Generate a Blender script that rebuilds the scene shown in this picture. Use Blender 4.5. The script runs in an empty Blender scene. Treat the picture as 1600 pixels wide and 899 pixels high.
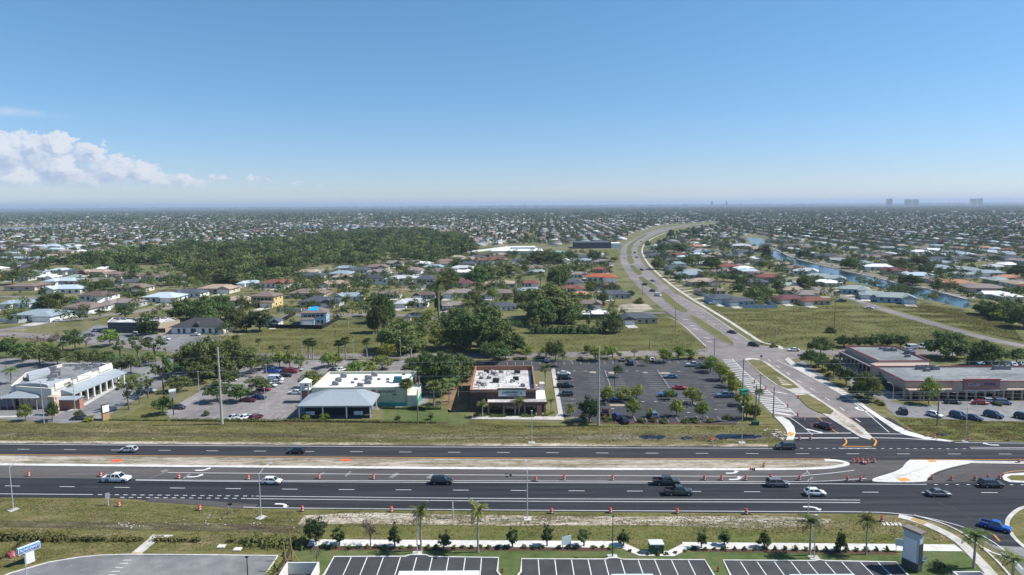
import bpy, math, random
import numpy as np
from mathutils import Vector, Matrix, Euler, noise as mnoise
random.seed(7); rng = np.random.default_rng(7)
R = math.radians
S = bpy.context.scene
COL = S.collection
# ---------------------------------------------------------------- camera
CAMZ, PITCH, ROLL, FOC = 60.8, 6.87, -0.36, 1067.0
cam = bpy.data.objects.new("camera", bpy.data.cameras.new("camera")); COL.objects.link(cam)
cam.location = (0, 0, CAMZ)
MCAM = Matrix.Rotation(R(90 - PITCH), 3, 'X') @ Matrix.Rotation(R(ROLL), 3, 'Z')
cam.rotation_euler = MCAM.to_euler()
cam.data.sensor_width = 36; cam.data.lens = FOC * 36 / 1600
cam.data.clip_start = 1; cam.data.clip_end = 200000
S.camera = cam
# ---------------------------------------------------------------- exposure, sky, sun
S.view_settings.view_transform = 'Standard'; S.view_settings.look = 'None'
S.view_settings.gamma = 1; S.view_settings.exposure = 0.33
S.cycles.use_denoising = True
S.cycles.max_bounces = 5; S.cycles.diffuse_bounces = 2; S.cycles.volume_bounces = 0
S.cycles.transparent_max_bounces = 6
SUN_EL, SUN_AZ = 49.0, 87.0      # azimuth measured clockwise from +Y (view direction): almost due right
W = bpy.data.worlds.new("World"); S.world = W; W.use_nodes = True
nt = W.node_tree; N = nt.nodes; L = nt.links; N.clear()
def wn(t, **k):
    n = N.new(t)
    for a, b in k.items():
        if a.startswith('i'): n.inputs[int(a[1:])].default_value = b
        else: setattr(n, a, b)
    return n
def wm(op, a, b=None, c=None):
    n = N.new('ShaderNodeMath'); n.operation = op
    for i, v in enumerate((a, b, c)):
        if v is None: continue
        if isinstance(v, (int, float)): n.inputs[i].default_value = v
        else: L.new(v, n.inputs[i])
    return n.outputs[0]
sky = wn('ShaderNodeTexSky', sky_type='NISHITA', sun_disc=False, sun_elevation=R(SUN_EL), sun_rotation=R(SUN_AZ),
         altitude=60, air_density=1.0, dust_density=0.05, ozone_density=3.5)
tc = wn('ShaderNodeTexCoord')
sep = wn('ShaderNodeSeparateXYZ'); L.new(tc.outputs['Generated'], sep.inputs[0])
az = wm('MULTIPLY', wm('ARCTAN2', sep.outputs[0], sep.outputs[1]), 57.2958)      # degrees right of +Y
el = wm('MULTIPLY', wm('ARCSINE', sep.outputs[2]), 57.2958)
nz = wn('ShaderNodeTexNoise', i2=11.0, i3=6.0, i4=0.6); nz.noise_dimensions = '3D'
vec = wn('ShaderNodeCombineXYZ'); L.new(wm('MULTIPLY', az, .1), vec.inputs[0]); L.new(wm('MULTIPLY', el, .13), vec.inputs[1])
L.new(vec.outputs[0], nz.inputs['Vector'])
# cumulus bank: heaps of round puffs low in the sky on the left
puffs = [(-38,5.0,1.9),(-36.2,4.3,1.7),(-34.6,4.6,1.3),(-33.2,4.9,1.1),(-33,3.2,1.6),(-31.2,4.4,1.0),(-30.0,3.1,1.3),(-29.2,3.9,.6),
         (-28,3.0,1.1),(-26.6,2.4,.9),(-25.2,2.4,.85),(-24.1,2.1,.7),(-22.9,2.3,.5),(-39,2.6,1.9),(-35.5,2.5,1.4),(-31,2.2,1.3),
         (-20.3,2.0,.36),(-19.5,2.1,.3),(-17.3,1.95,.28),(-15.4,1.7,.22)]
def nze(scale, off, det=8.0):
    n = wn('ShaderNodeTexNoise', i2=scale, i3=det, i4=.62); v_ = wn('ShaderNodeCombineXYZ', i2=off); L.new(wm('MULTIPLY', az, .1), v_.inputs[0]); L.new(wm('MULTIPLY', el, .13), v_.inputs[1]); L.new(v_.outputs[0], n.inputs['Vector']); return wm('SUBTRACT', n.outputs[0], .5)
def field_at(da, de):
    """cloud density at the direction (az + da, el + de)"""
    w1, w2, w3 = nze(9.0, 1.0 + da * 0), nze(9.0, 5.0), nze(30.0, 9.0)
    wa = wm('ADD', wm('ADD', az, da), wm('ADD', wm('MULTIPLY', w1, 3.4), wm('MULTIPLY', w3, .9))); we = wm('ADD', wm('ADD', el, de), wm('ADD', wm('MULTIPLY', w2, 2.6), wm('MULTIPLY', w3, .7)))
    f = None
    for (a, e, r) in puffs:
        e = e - .55 * (r > .5); r *= .93
        dx = wm('SUBTRACT', wa, a); dy = wm('SUBTRACT', we, e); d = wm('SQRT', wm('ADD', wm('MULTIPLY', dx, dx), wm('MULTIPLY', wm('MULTIPLY', dy, dy), 1.5)))
        m_ = wm('SUBTRACT', r * 1.12, d); f = m_ if f is None else wm('SMOOTH_MAX', f, m_, .25)
    return f
def smooth(v, lo, hi):
    n = N.new('ShaderNodeMapRange'); n.interpolation_type = 'SMOOTHSTEP'; n.inputs[1].default_value = lo; n.inputs[2].default_value = hi
    L.new(v, n.inputs[0]); return n.outputs[0]
fb = field_at(0, 0); fs_ = field_at(.45, .45)
cover = wm('MULTIPLY', smooth(fb, -.05, .30), smooth(el, 1.1, 2.1))
lit = wm('SUBTRACT', fb, fs_)
# thin wisp high on the left
wx = wm('SUBTRACT', az, -38.0); wy = wm('SUBTRACT', el, wm('ADD', 6.4, wm('MULTIPLY', wx, -.02)))
wisp = wm('SUBTRACT', 1.0, wm('SQRT', wm('ADD', wm('POWER', wm('DIVIDE', wx, 6.5), 2.0), wm('POWER', wm('DIVIDE', wy, .5), 2.0))))
wisp = wm('MULTIPLY', smooth(wm('ADD', wisp, wm('MULTIPLY', wm('SUBTRACT', nz.outputs[0], .5), .8)), 0, .9), .6)
shade = smooth(wm('ADD', lit, wm('MULTIPLY', nze(22.0, 3.0), 1.4)), -.75, .75)
cc = wn('ShaderNodeMix', data_type='RGBA'); L.new(shade, cc.inputs[0])
cc.inputs[6].default_value = (4.2, 5.1, 6.8, 1); cc.inputs[7].default_value = (7.6, 7.8, 8.3, 1)
m1 = wn('ShaderNodeMix', data_type='RGBA'); L.new(wm('MULTIPLY', cover, .85), m1.inputs[0])
tint = wn('ShaderNodeMix', data_type='RGBA', blend_type='MULTIPLY'); tint.inputs[0].default_value = 1; tint.inputs[7].default_value = (1, 1, 1, 1)
tr = wn('ShaderNodeValToRGB'); L.new(wm('DIVIDE', el, 90.0), tr.inputs[0]); E_ = tr.color_ramp.elements
for p_, c_ in ((0.0, (.88, .96, 1.22)), (.03, (.80, .92, 1.19)), (.10, (.74, 1.0, 1.17)), (.20, (.76, 1.12, 1.22)), (.5, (.85, 1.08, 1.16))):
    e_ = E_.new(p_) if p_ not in (0.0,) else E_[0]; e_.color = (*c_, 1)
E_[-1].color = (1, 1.05, 1.05, 1)
L.new(tr.outputs[0], tint.inputs[7]); L.new(sky.outputs[0], tint.inputs[6]); L.new(tint.outputs[2], m1.inputs[6]); L.new(cc.outputs[2], m1.inputs[7])
m2n = wn('ShaderNodeMix', data_type='RGBA'); L.new(wisp, m2n.inputs[0]); L.new(m1.outputs[2], m2n.inputs[6]); m2n.inputs[7].default_value = (5.8, 6.7, 8.2, 1)
bg = wn('ShaderNodeBackground'); L.new(m2n.outputs[2], bg.inputs[0]); bg.inputs[1].default_value = 0.088
L.new(bg.outputs[0], wn('ShaderNodeOutputWorld').inputs[0])
SKYN, TINT, CLOUD = sky, tint, cc
sl = bpy.data.lights.new("sun", 'SUN'); sl.energy = 5.0; sl.angle = R(.53); sl.color = (1, .96, .9)
so = bpy.data.objects.new("sun", sl); COL.objects.link(so)
sd = Vector((math.sin(R(SUN_AZ)) * math.cos(R(SUN_EL)), math.cos(R(SUN_AZ)) * math.cos(R(SUN_EL)), math.sin(R(SUN_EL))))
so.rotation_euler = sd.to_track_quat('Z', 'Y').to_euler()
# ---------------------------------------------------------------- photo pixel -> point on the ground (or on height z), and back
MC = np.array(MCAM)
def P(px, py, z=0.0):
    d = MC @ np.array([px - 800.0, -(py - 449.5), -FOC])
    t = (z - CAMZ) / d[2]
    return (d[0] * t, d[1] * t, z)
def PX(x, y, z=0.0):
    c = MC.T @ np.array([x, y, z - CAMZ]); return (800 + FOC * c[0] / -c[2], 449.5 - FOC * c[1] / -c[2])
def PXa(p):
    c = (p - np.array([0, 0, CAMZ])) @ MC
    return 800 + FOC * c[:, 0] / -c[:, 2], 449.5 - FOC * c[:, 1] / -c[:, 2]
def scale_at(py, px=800): return (py - (326 - px / 160)) * .993 / CAMZ          # pixels per metre for a thing standing at py
def height(px, ybase, ytop):
    h = 326 - px / 160; return CAMZ * (1 - (ytop - h) / (ybase - h))
# ---------------------------------------------------------------- materials
MATS = {}
def rgb(c):
    if isinstance(c, str):
        c = c.lstrip('#'); return tuple((lambda v: v / 12.92 if v <= .04045 else ((v + .055) / 1.055) ** 2.4)(int(c[i:i+2], 16) / 255) for i in (0, 2, 4))
    return c
def mat(name, col=(.5, .5, .5), rough=.8, metal=0.0, var=.12, sc=2.0, col2=None, bump=0.0, bsc=20, spec=.3, objvar=0.0, emit=None):
    if name in MATS: return MATS[name]
    m = bpy.data.materials.new(name); m.use_nodes = True; MATS[name] = m
    t = m.node_tree; n = t.nodes; l = t.links; b = n['Principled BSDF']
    c1 = rgb(col); c2 = rgb(col2) if col2 is not None else tuple(x * (1 - var) for x in c1); 
    if col2 is None: c1 = tuple(min(1, x * (1 + var)) for x in c1)
    g = n.new('ShaderNodeNewGeometry'); nz = n.new('ShaderNodeTexNoise'); nz.inputs['Scale'].default_value = sc; nz.inputs['Detail'].default_value = 6
    nz.inputs['Roughness'].default_value = .65
    l.new(g.outputs['Position'], nz.inputs['Vector'])
    r = n.new('ShaderNodeMapRange'); r.inputs[1].default_value = .3; r.inputs[2].default_value = .7; l.new(nz.outputs[0], r.inputs[0])
    mx = n.new('ShaderNodeMix'); mx.data_type = 'RGBA'; l.new(r.outputs[0], mx.inputs[0])
    mx.inputs[6].default_value = (*c2, 1); mx.inputs[7].default_value = (*c1, 1)
    out = mx.outputs[2]
    if objvar:
        oi = n.new('ShaderNodeObjectInfo'); hs = n.new('ShaderNodeHueSaturation')
        a = n.new('ShaderNodeMapRange'); a.inputs[3].default_value = 1 - objvar; a.inputs[4].default_value = 1 + objvar; l.new(oi.outputs['Random'], a.inputs[0])
        l.new(a.outputs[0], hs.inputs['Value']); l.new(out, hs.inputs['Color']); out = hs.outputs[0]
    l.new(out, b.inputs['Base Color']); b.inputs['Roughness'].default_value = rough; b.inputs['Metallic'].default_value = metal
    b.inputs['Specular IOR Level'].default_value = spec
    if bump:
        n2 = n.new('ShaderNodeTexNoise'); n2.inputs['Scale'].default_value = bsc; l.new(g.outputs['Position'], n2.inputs['Vector'])
        bp = n.new('ShaderNodeBump'); bp.inputs['Strength'].default_value = bump; bp.inputs['Distance'].default_value = .1; l.new(n2.outputs[0], bp.inputs['Height'])
        l.new(bp.outputs[0], b.inputs['Normal'])
    return m
def multi(name, stops, scales=((.02, .5), (.15, .3), (1.5, .2)), rough=.95, stretch=(1, 1, 1), contrast=1.0, bump=.3, attr=None):
    """ground-like material: a colour ramp over several octaves of world-space noise"""
    if name in MATS: return MATS[name]
    m = bpy.data.materials.new(name); m.use_nodes = True; MATS[name] = m
    t = m.node_tree; n = t.nodes; l = t.links; b = n['Principled BSDF']
    g = n.new('ShaderNodeNewGeometry'); mp = n.new('ShaderNodeVectorMath'); mp.operation = 'MULTIPLY'; mp.inputs[1].default_value = stretch
    l.new(g.outputs['Position'], mp.inputs[0]); acc = None
    for s, w in scales:
        z = n.new('ShaderNodeTexNoise'); z.inputs['Scale'].default_value = s; z.inputs['Detail'].default_value = 5; l.new(mp.outputs[0], z.inputs['Vector'])
        q = n.new('ShaderNodeMath'); q.operation = 'MULTIPLY_ADD'; q.inputs[1].default_value = w; l.new(z.outputs[0], q.inputs[0])
        if acc is None: q.inputs[2].default_value = 0
        else: l.new(acc, q.inputs[2])
        acc = q.outputs[0]
    tot = sum(w for _, w in scales)
    r = n.new('ShaderNodeMapRange'); r.inputs[1].default_value = tot * (.5 - .115 / contrast); r.inputs[2].default_value = tot * (.5 + .115 / contrast); l.new(acc, r.inputs[0])
    cr = n.new('ShaderNodeValToRGB'); l.new(r.outputs[0], cr.inputs[0]); e = cr.color_ramp.elements
    while len(e) < len(stops): e.new(.5)
    for i, (p, c) in enumerate(stops): e[i].position = p; e[i].color = (*rgb(c), 1)
    l.new(cr.outputs[0], b.inputs['Base Color']); b.inputs['Roughness'].default_value = rough; b.inputs['Specular IOR Level'].default_value = .15
    if bump:
        n2 = n.new('ShaderNodeTexNoise'); n2.inputs['Scale'].default_value = 3; l.new(g.outputs['Position'], n2.inputs['Vector'])
        bp = n.new('ShaderNodeBump'); bp.inputs['Strength'].default_value = bump; bp.inputs['Distance'].default_value = .25; l.new(n2.outputs[0], bp.inputs['Height'])
        l.new(bp.outputs[0], b.inputs['Normal'])
    return m
def leafmat(name, c1, c2, sc=.6, objvar=.25, attr=False):
    if name in MATS: return MATS[name]
    m = bpy.data.materials.new(name); m.use_nodes = True; MATS[name] = m
    t = m.node_tree; n = t.nodes; l = t.links; n.remove(n['Principled BSDF'])
    g = n.new('ShaderNodeNewGeometry'); nz = n.new('ShaderNodeTexNoise'); nz.inputs['Scale'].default_value = sc; nz.inputs['Detail'].default_value = 4
    l.new(g.outputs['Position'], nz.inputs['Vector'])
    r = n.new('ShaderNodeMapRange'); r.inputs[1].default_value = .3; r.inputs[2].default_value = .7; l.new(nz.outputs[0], r.inputs[0])
    mx = n.new('ShaderNodeMix'); mx.data_type = 'RGBA'; l.new(r.outputs[0], mx.inputs[0]); mx.inputs[6].default_value = (*c1, 1); mx.inputs[7].default_value = (*c2, 1)
    hs = n.new('ShaderNodeHueSaturation'); l.new(mx.outputs[2], hs.inputs['Color'])
    if attr:
        oi = n.new('ShaderNodeAttribute'); oi.attribute_name = 'tint'; src = oi.outputs['Fac']
    else:
        oi = n.new('ShaderNodeObjectInfo'); src = oi.outputs['Random']
    a = n.new('ShaderNodeMapRange'); a.inputs[3].default_value = 1 - objvar; a.inputs[4].default_value = 1 + objvar * 1.3; l.new(src, a.inputs[0]); l.new(a.outputs[0], hs.inputs['Value'])
    w = n.new('ShaderNodeTexWhiteNoise'); w.noise_dimensions = '1D'; l.new(src, w.inputs['W'])
    a2 = n.new('ShaderNodeMapRange'); a2.inputs[3].default_value = .455; a2.inputs[4].default_value = .518; l.new(w.outputs[0], a2.inputs[0]); l.new(a2.outputs[0], hs.inputs['Hue'])
    d = n.new('ShaderNodeBsdfDiffuse'); tr = n.new('ShaderNodeBsdfTranslucent'); ms = n.new('ShaderNodeMixShader'); ms.inputs[0].default_value = .22
    l.new(hs.outputs[0], d.inputs[0]); l.new(hs.outputs[0], tr.inputs[0]); l.new(d.outputs[0], ms.inputs[1]); l.new(tr.outputs[0], ms.inputs[2])
    l.new(ms.outputs[0], n['Material Output'].inputs[0]); return m
# ---------------------------------------------------------------- object helpers
def link(o, parent=None):
    COL.objects.link(o)
    if parent: o.parent = parent
    return o
class MB:
    def __init__(s): s.v = []; s.f = []; s.m = []
    def add(s, vs, fs, mi=0):
        b = len(s.v); s.v += [tuple(q) for q in vs]; s.f += [tuple(b + i for i in f) for f in fs]; s.m += [mi] * len(fs); return s
    def box(s, c, d, rz=0.0, mi=0):
        x, y, z = (q / 2 for q in d); ca, sa = math.cos(rz), math.sin(rz)
        vs = [(c[0] + a * x * ca - b * y * sa, c[1] + a * x * sa + b * y * ca, c[2] + k * z) for k in (-1, 1) for a, b in ((-1, -1), (1, -1), (1, 1), (-1, 1))]
        return s.add(vs, [(0, 3, 2, 1), (4, 5, 6, 7), (0, 1, 5, 4), (1, 2, 6, 5), (2, 3, 7, 6), (3, 0, 4, 7)], mi)
    def bar(s, a, b, w, h=None, mi=0):
        a, b = Vector(a), Vector(b); h = h or w; d = (b - a).normalized(); u = d.cross((0, 0, 1)) if abs(d.z) < .99 else Vector((1, 0, 0)); u.normalize(); v = u.cross(d)
        vs = [p + u * (w / 2 * i) + v * (h / 2 * j) for p in (a, b) for i, j in ((-1, -1), (1, -1), (1, 1), (-1, 1))]
        return s.add(vs, [(0, 1, 2, 3), (7, 6, 5, 4), (0, 4, 5, 1), (1, 5, 6, 2), (2, 6, 7, 3), (3, 7, 4, 0)], mi)
    def tube(s, a, b, r0, r1=None, n=8, mi=0, cap=True):
        a, b = Vector(a), Vector(b); r1 = r0 if r1 is None else r1; d = (b - a).normalized(); u = d.orthogonal().normalized(); v = d.cross(u)
        vs = [a + (u * math.cos(t) + v * math.sin(t)) * r0 for t in (2 * math.pi * i / n for i in range(n))] + [b + (u * math.cos(t) + v * math.sin(t)) * r1 for t in (2 * math.pi * i / n for i in range(n))]
        fs = [(i, (i + 1) % n, n + (i + 1) % n, n + i) for i in range(n)]
        if cap: fs += [tuple(range(n))[::-1], tuple(range(n, 2 * n))]
        return s.add(vs, fs, mi)
    def path(s, pts, rad, n=6, mi=0):
        for i in range(len(pts) - 1): s.tube(pts[i], pts[i + 1], rad[i], rad[i + 1], n, mi)
        return s
    def prism(s, poly, z0, z1, mi=0, top=None):
        n = len(poly); vs = [(x, y, z0) for x, y in poly] + [(x, y, z1) for x, y in poly]
        a = sum(poly[i][0] * poly[(i + 1) % n][1] - poly[(i + 1) % n][0] * poly[i][1] for i in range(n))
        fs = [(i, (i + 1) % n, n + (i + 1) % n, n + i) for i in range(n)] + [tuple(range(n))[::-1]]
        ms = [mi] * len(fs) + [mi if top is None else top]; fs.append(tuple(range(n, 2 * n)))
        if a < 0: fs = [f[::-1] for f in fs]
        b = len(s.v); s.v += vs; s.f += [tuple(b + i for i in f) for f in fs]; s.m += ms; return s
    def loft(s, rings, mi=0, caps=True):
        n = len(rings[0]); vs = [p for r in rings for p in r]; fs = []
        for k in range(len(rings) - 1):
            fs += [(k * n + i, k * n + (i + 1) % n, (k + 1) * n + (i + 1) % n, (k + 1) * n + i) for i in range(n)]
        if caps: fs += [tuple(range(n))[::-1], tuple((len(rings) - 1) * n + i for i in range(n))]
        return s.add(vs, fs, mi)
    def mesh(s, name, mats, smooth=False):
        me = bpy.data.meshes.new(name); me.from_pydata(s.v, [], s.f)
        for m in (mats if isinstance(mats, (list, tuple)) else [mats]): me.materials.append(m)
        if s.m: me.polygons.foreach_set('material_index', s.m)
        if smooth: me.polygons.foreach_set('use_smooth', [True] * len(me.polygons))
        me.update(); return me
    def build(s, name, mats, parent=None, smooth=False, loc=None):
        if loc is not None: s.v = [(x - loc[0], y - loc[1], z - loc[2]) for x, y, z in s.v]
        o = bpy.data.objects.new(name, s.mesh(name, mats, smooth))
        if loc is not None: o.location = loc
        return link(o, parent)
THINGS = []
ORD = ['first', 'second', 'third', 'fourth', 'fifth', 'sixth', 'seventh', 'eighth', 'ninth', 'tenth', 'eleventh', 'twelfth', 'thirteenth', 'fourteenth', 'fifteenth', 'sixteenth', 'seventeenth', 'eighteenth', 'nineteenth', 'twentieth']
def ordinal(i):
    if i < 20: return ORD[i]
    n = i + 1; return f"{n}{'th' if 10 <= n % 100 <= 20 else {1: 'st', 2: 'nd', 3: 'rd'}.get(n % 10, 'th')}"
def tag(o, label, cat, group=None, auto=False):
    o['label'] = label; o['category'] = cat
    if group: o['group'] = group
    if auto: THINGS.append(o)
    return o
def finish_labels():
    d = {}
    for o in THINGS: d.setdefault(o['label'], []).append(o)
    for lab, os_ in d.items():
        if len(os_) == 1: continue
        os_.sort(key=lambda o: PX(*o.location)[0])
        n = len(os_)
        for i, o in enumerate(os_):
            o['label'] = f"{lab}, " + ('leftmost' if i == 0 else 'rightmost' if i == n - 1 else f"{ordinal(i)} from left")
def struct(o): o['kind'] = 'structure'; return o
def empty(name, loc, rz=0.0):
    o = bpy.data.objects.new(name, None); o.location = loc; o.rotation_euler = (0, 0, rz); o.empty_display_size = .5; return link(o)
def copy_tree(o, parent=None):
    c = o.copy(); COL.objects.link(c); c.parent = parent
    for ch in o.children: copy_tree(ch, c)
    return c
def recolor(o, names, m):
    """give the copy (and the parts named in names) the material m without touching the shared mesh"""
    for ch in [o] + list(o.children) + [g for q in o.children for g in q.children]:
        if ch.type == 'MESH' and ch.name.split('.')[0] in names:
            ch.material_slots[0].link = 'OBJECT'; ch.material_slots[0].material = m
def delete_tree(o):
    for ch in list(o.children): delete_tree(ch)
    bpy.data.objects.remove(o)
# ---------------------------------------------------------------- flat sheets
def smoothpx(pts, n=8):
    pts = [np.array(p, float) for p in pts]
    if len(pts) < 3: return [tuple(p) for p in pts]
    q = [2 * pts[0] - pts[1]] + pts + [2 * pts[-1] - pts[-2]]; out = []
    for i in range(1, len(q) - 2):
        for k in range(n):
            t = k / n; a, b, c, d = q[i-1:i+3]
            out.append(tuple(.5 * ((2 * b) + (-a + c) * t + (2 * a - 5 * b + 4 * c - d) * t * t + (-a + 3 * b - 3 * c + d) * t ** 3)))
    out.append(tuple(pts[-1])); return out
def poly(px, z=0.0, mi=0, mb=None):
    mb = mb or MB(); v = [P(x, y)[:2] + (z,) for x, y in px]
    a = sum(v[i][0] * v[(i + 1) % len(v)][1] - v[(i + 1) % len(v)][0] * v[i][1] for i in range(len(v)))
    if a < 0: v = v[::-1]
    return mb.add(v, [tuple(range(len(v)))], mi)
def slab(px, z0, z1, mb=None, mi=0, top=None):
    mb = mb or MB(); return mb.prism([P(x, y)[:2] for x, y in px], z0, z1, mi, top)
def strip(a, b, z, mb=None, n=24):
    """sheet between two pixel polylines, resampled to n stations each"""
    mb = mb or MB()
    def res(p):
        p = np.array([P(*q)[:2] for q in p]); s = np.r_[0, np.cumsum(np.linalg.norm(np.diff(p, axis=0), axis=1))]; t = np.linspace(0, s[-1], n)
        return np.c_[np.interp(t, s, p[:, 0]), np.interp(t, s, p[:, 1])]
    A, B = res(a), res(b); vs = [(x, y, z) for x, y in A] + [(x, y, z) for x, y in B]
    return mb.add(vs, [(i, i + n, i + n + 1, i + 1) if True else 0 for i in range(n - 1)])
def wpath(pw, w, z, mb=None, zt=None, mi=0):
    """ribbon of width w along world points; zt makes it a raised kerb"""
    mb = mb or MB(); p = np.array([q[:2] for q in pw]); d = np.gradient(p, axis=0); d /= np.linalg.norm(d, axis=1)[:, None] + 1e-9
    nrm = np.c_[-d[:, 1], d[:, 0]] * w / 2; A = p + nrm; B = p - nrm; n = len(p)
    if zt is None:
        return mb.add([(x, y, z) for x, y in A] + [(x, y, z) for x, y in B], [(i + n, i + n + 1, i + 1, i) for i in range(n - 1)], mi)
    rings = [[(*A[i], z), (*B[i], z), (*B[i], zt), (*A[i], zt)] for i in range(n)]
    return mb.loft(rings, mi)
def road(px, w, z, mb=None, zt=None, sm=True):
    px = smoothpx(px) if sm else px
    return wpath([P(*q) for q in px], w, z, mb, zt)
def offset_world(pw, off):
    p = np.array([q[:2] for q in pw]); d = np.gradient(p, axis=0); d /= np.linalg.norm(d, axis=1)[:, None] + 1e-9
    return p + np.c_[-d[:, 1], d[:, 0]] * off
def dashes(px, w, on, gap, z, mb=None, start=0.0, sm=False):
    mb = mb or MB(); px = smoothpx(px) if sm else px
    p = np.array([P(*q)[:2] for q in px]); s = np.r_[0, np.cumsum(np.linalg.norm(np.diff(p, axis=0), axis=1))]; t = start
    while t + on < s[-1]:
        tt = np.array([t, t + on / 2, t + on]); wpath(np.c_[np.interp(tt, s, p[:, 0]), np.interp(tt, s, p[:, 1])], w, z, mb); t += on + gap
    return mb
def inpoly(x, y, pl):
    x = np.asarray(x, float); y = np.asarray(y, float); c = np.zeros(x.shape, bool); n = len(pl); j = n - 1
    for i in range(n):
        xi, yi = pl[i]; xj, yj = pl[j]
        k = ((yi > y) != (yj > y)) & (x < (xj - xi) * (y - yi) / ((yj - yi) or 1e-9) + xi); c ^= k; j = i
    return c
# ---------------------------------------------------------------- ground materials
G_FIELD = multi('dry_field_grass', [(0, (0.0681, 0.082, 0.0238)), (0.35, (0.1119, 0.1181, 0.0395)), (0.6, (0.1459, 0.14, 0.0514)), (0.8, (0.1021, 0.1225, 0.0355)), (1, (0.1849, 0.175, 0.084))], ((.012, .5), (.08, .5), (.6, .4), (3.5, .3)))
G_SUB = multi('suburb_ground', [(0, (0.0607, 0.0792, 0.0286)), (0.3, (0.1148, 0.1214, 0.0468)), (0.55, (0.1823, 0.165, 0.0845)), (0.75, (0.135, 0.1386, 0.0585)), (1, (0.297, 0.2508, 0.182))], ((.02, .7), (.07, .5), (.6, .3)))
G_VERGE = multi('verge_grass', [(0, (0.048, 0.0506, 0.02)), (0.25, (0.09, 0.0966, 0.03)), (0.5, (0.138, 0.1357, 0.045)), (0.75, (0.186, 0.1552, 0.075)), (1, (0.288, 0.23, 0.15))], ((.03, .4), (.25, .5), (1.4, .45), (5, .4)), stretch=(.45, 1.5, 1), contrast=1.0)
G_LUSH = multi('lush_grass', [(0, (0.0605, 0.0788, 0.0216)), (0.4, (0.1155, 0.1313, 0.036)), (0.75, (0.154, 0.147, 0.0504)), (1, (0.187, 0.1575, 0.084))], ((.05, .4), (.4, .5), (3, .35)), stretch=(.4, 1.2, 1))
G_LAWN = multi('mown_lawn', [(0, (0.054, 0.085, 0.0252)), (0.5, (0.09, 0.125, 0.0392)), (1, (0.144, 0.14, 0.063))], ((.1, .4), (.6, .4), (4, .3)))
G_MUD = multi('ditch_mud', [(0, (.045, .036, .024)), (.4, (.10, .082, .055)), (.65, (.11, .105, .05)), (1, (.22, .19, .14))], ((.06, .5), (.5, .5), (3, .4)), stretch=(.3, 1.5, 1), contrast=1.3)
G_SAND = multi('bare_sand', [(0, (.12, .105, .055)), (.35, (.20, .175, .11)), (.6, (.36, .31, .24)), (1, (.56, .50, .42))], ((.08, .5), (.7, .5), (3.5, .5)), stretch=(.35, 1.3, 1), contrast=1.35)
G_MED = multi('median_soil', [(0, (.13, .12, .065)), (.35, (.24, .21, .15)), (.6, (.36, .31, .25)), (1, (.50, .44, .37))], ((.06, .5), (.5, .5), (3.5, .5)), stretch=(.25, 1.6, 1), contrast=1.3)
ASPH = multi('new_asphalt', [(0, (.021, .023, .029)), (.4, (.031, .033, .040)), (.75, (.043, .044, .050)), (1, (.072, .070, .072))], ((.03, .35), (.55, .6), (8, .3)), stretch=(.04, 1.3, 1), rough=.85, bump=.05)
ASPH2 = multi('worn_asphalt', [(0, (.070, .066, .066)), (.5, (.095, .088, .086)), (1, (.135, .125, .12))], ((.04, .5), (.5, .4), (7, .3)), stretch=(.15, 1.5, 1), rough=.9, bump=.05)
LOTA = multi('lot_asphalt', [(0, (.048, .048, .053)), (.5, (.066, .066, .071)), (1, (.092, .090, .092))], ((.04, .5), (.3, .4), (5, .3)), rough=.9, bump=.05)
LOTB = multi('pale_lot_asphalt', [(0, (.17, .155, .15)), (.5, (.23, .215, .21)), (1, (.31, .29, .28))], ((.05, .5), (.4, .4), (4, .3)), rough=.95, bump=.05)
LOTC = multi('grey_lot_asphalt', [(0, (.15, .15, .155)), (.5, (.20, .20, .205)), (1, (.27, .265, .26))], ((.05, .5), (.4, .4), (4, .3)), rough=.95, bump=.05)
OLDR = multi('old_road_asphalt', [(0, (.15, .135, .132)), (.5, (.21, .19, .183)), (1, (.28, .255, .243))], ((.02, .5), (.2, .4), (3, .3)), rough=.95, bump=.05)
CONC = multi('pale_concrete', [(0, (.36, .34, .31)), (.5, (.48, .455, .42)), (1, (.60, .575, .54))], ((.1, .4), (.8, .4), (5, .3)), rough=.9, bump=.05)
CONCW = multi('new_white_concrete', [(0, (.48, .46, .43)), (.5, (.62, .60, .56)), (1, (.74, .72, .68))], ((.1, .4), (.8, .4), (5, .3)), rough=.9, bump=.05)
PAINT = mat('white_road_paint', (.72, .72, .72), .6, var=.12, sc=1.2)
PAINTD = mat('faded_road_paint', (.42, .41, .41), .7, var=.3, sc=1.5)
YEL = mat('yellow_road_paint', (.62, .30, .05), .6, var=.12)
YELD = mat('faded_yellow_paint', (.42, .27, .10), .7, var=.2)
WATER = mat('canal_water', (.014, .028, .040), .14, var=.3, sc=.1, spec=.36, bump=.25, bsc=.9)
PUD = mat('ditch_water', (.010, .014, .028), .25, var=.3, sc=.4, spec=.12, bump=.2, bsc=3)
MULCH = mat('brown_mulch', (.085, .050, .032), .95, var=.3, sc=4)
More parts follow.
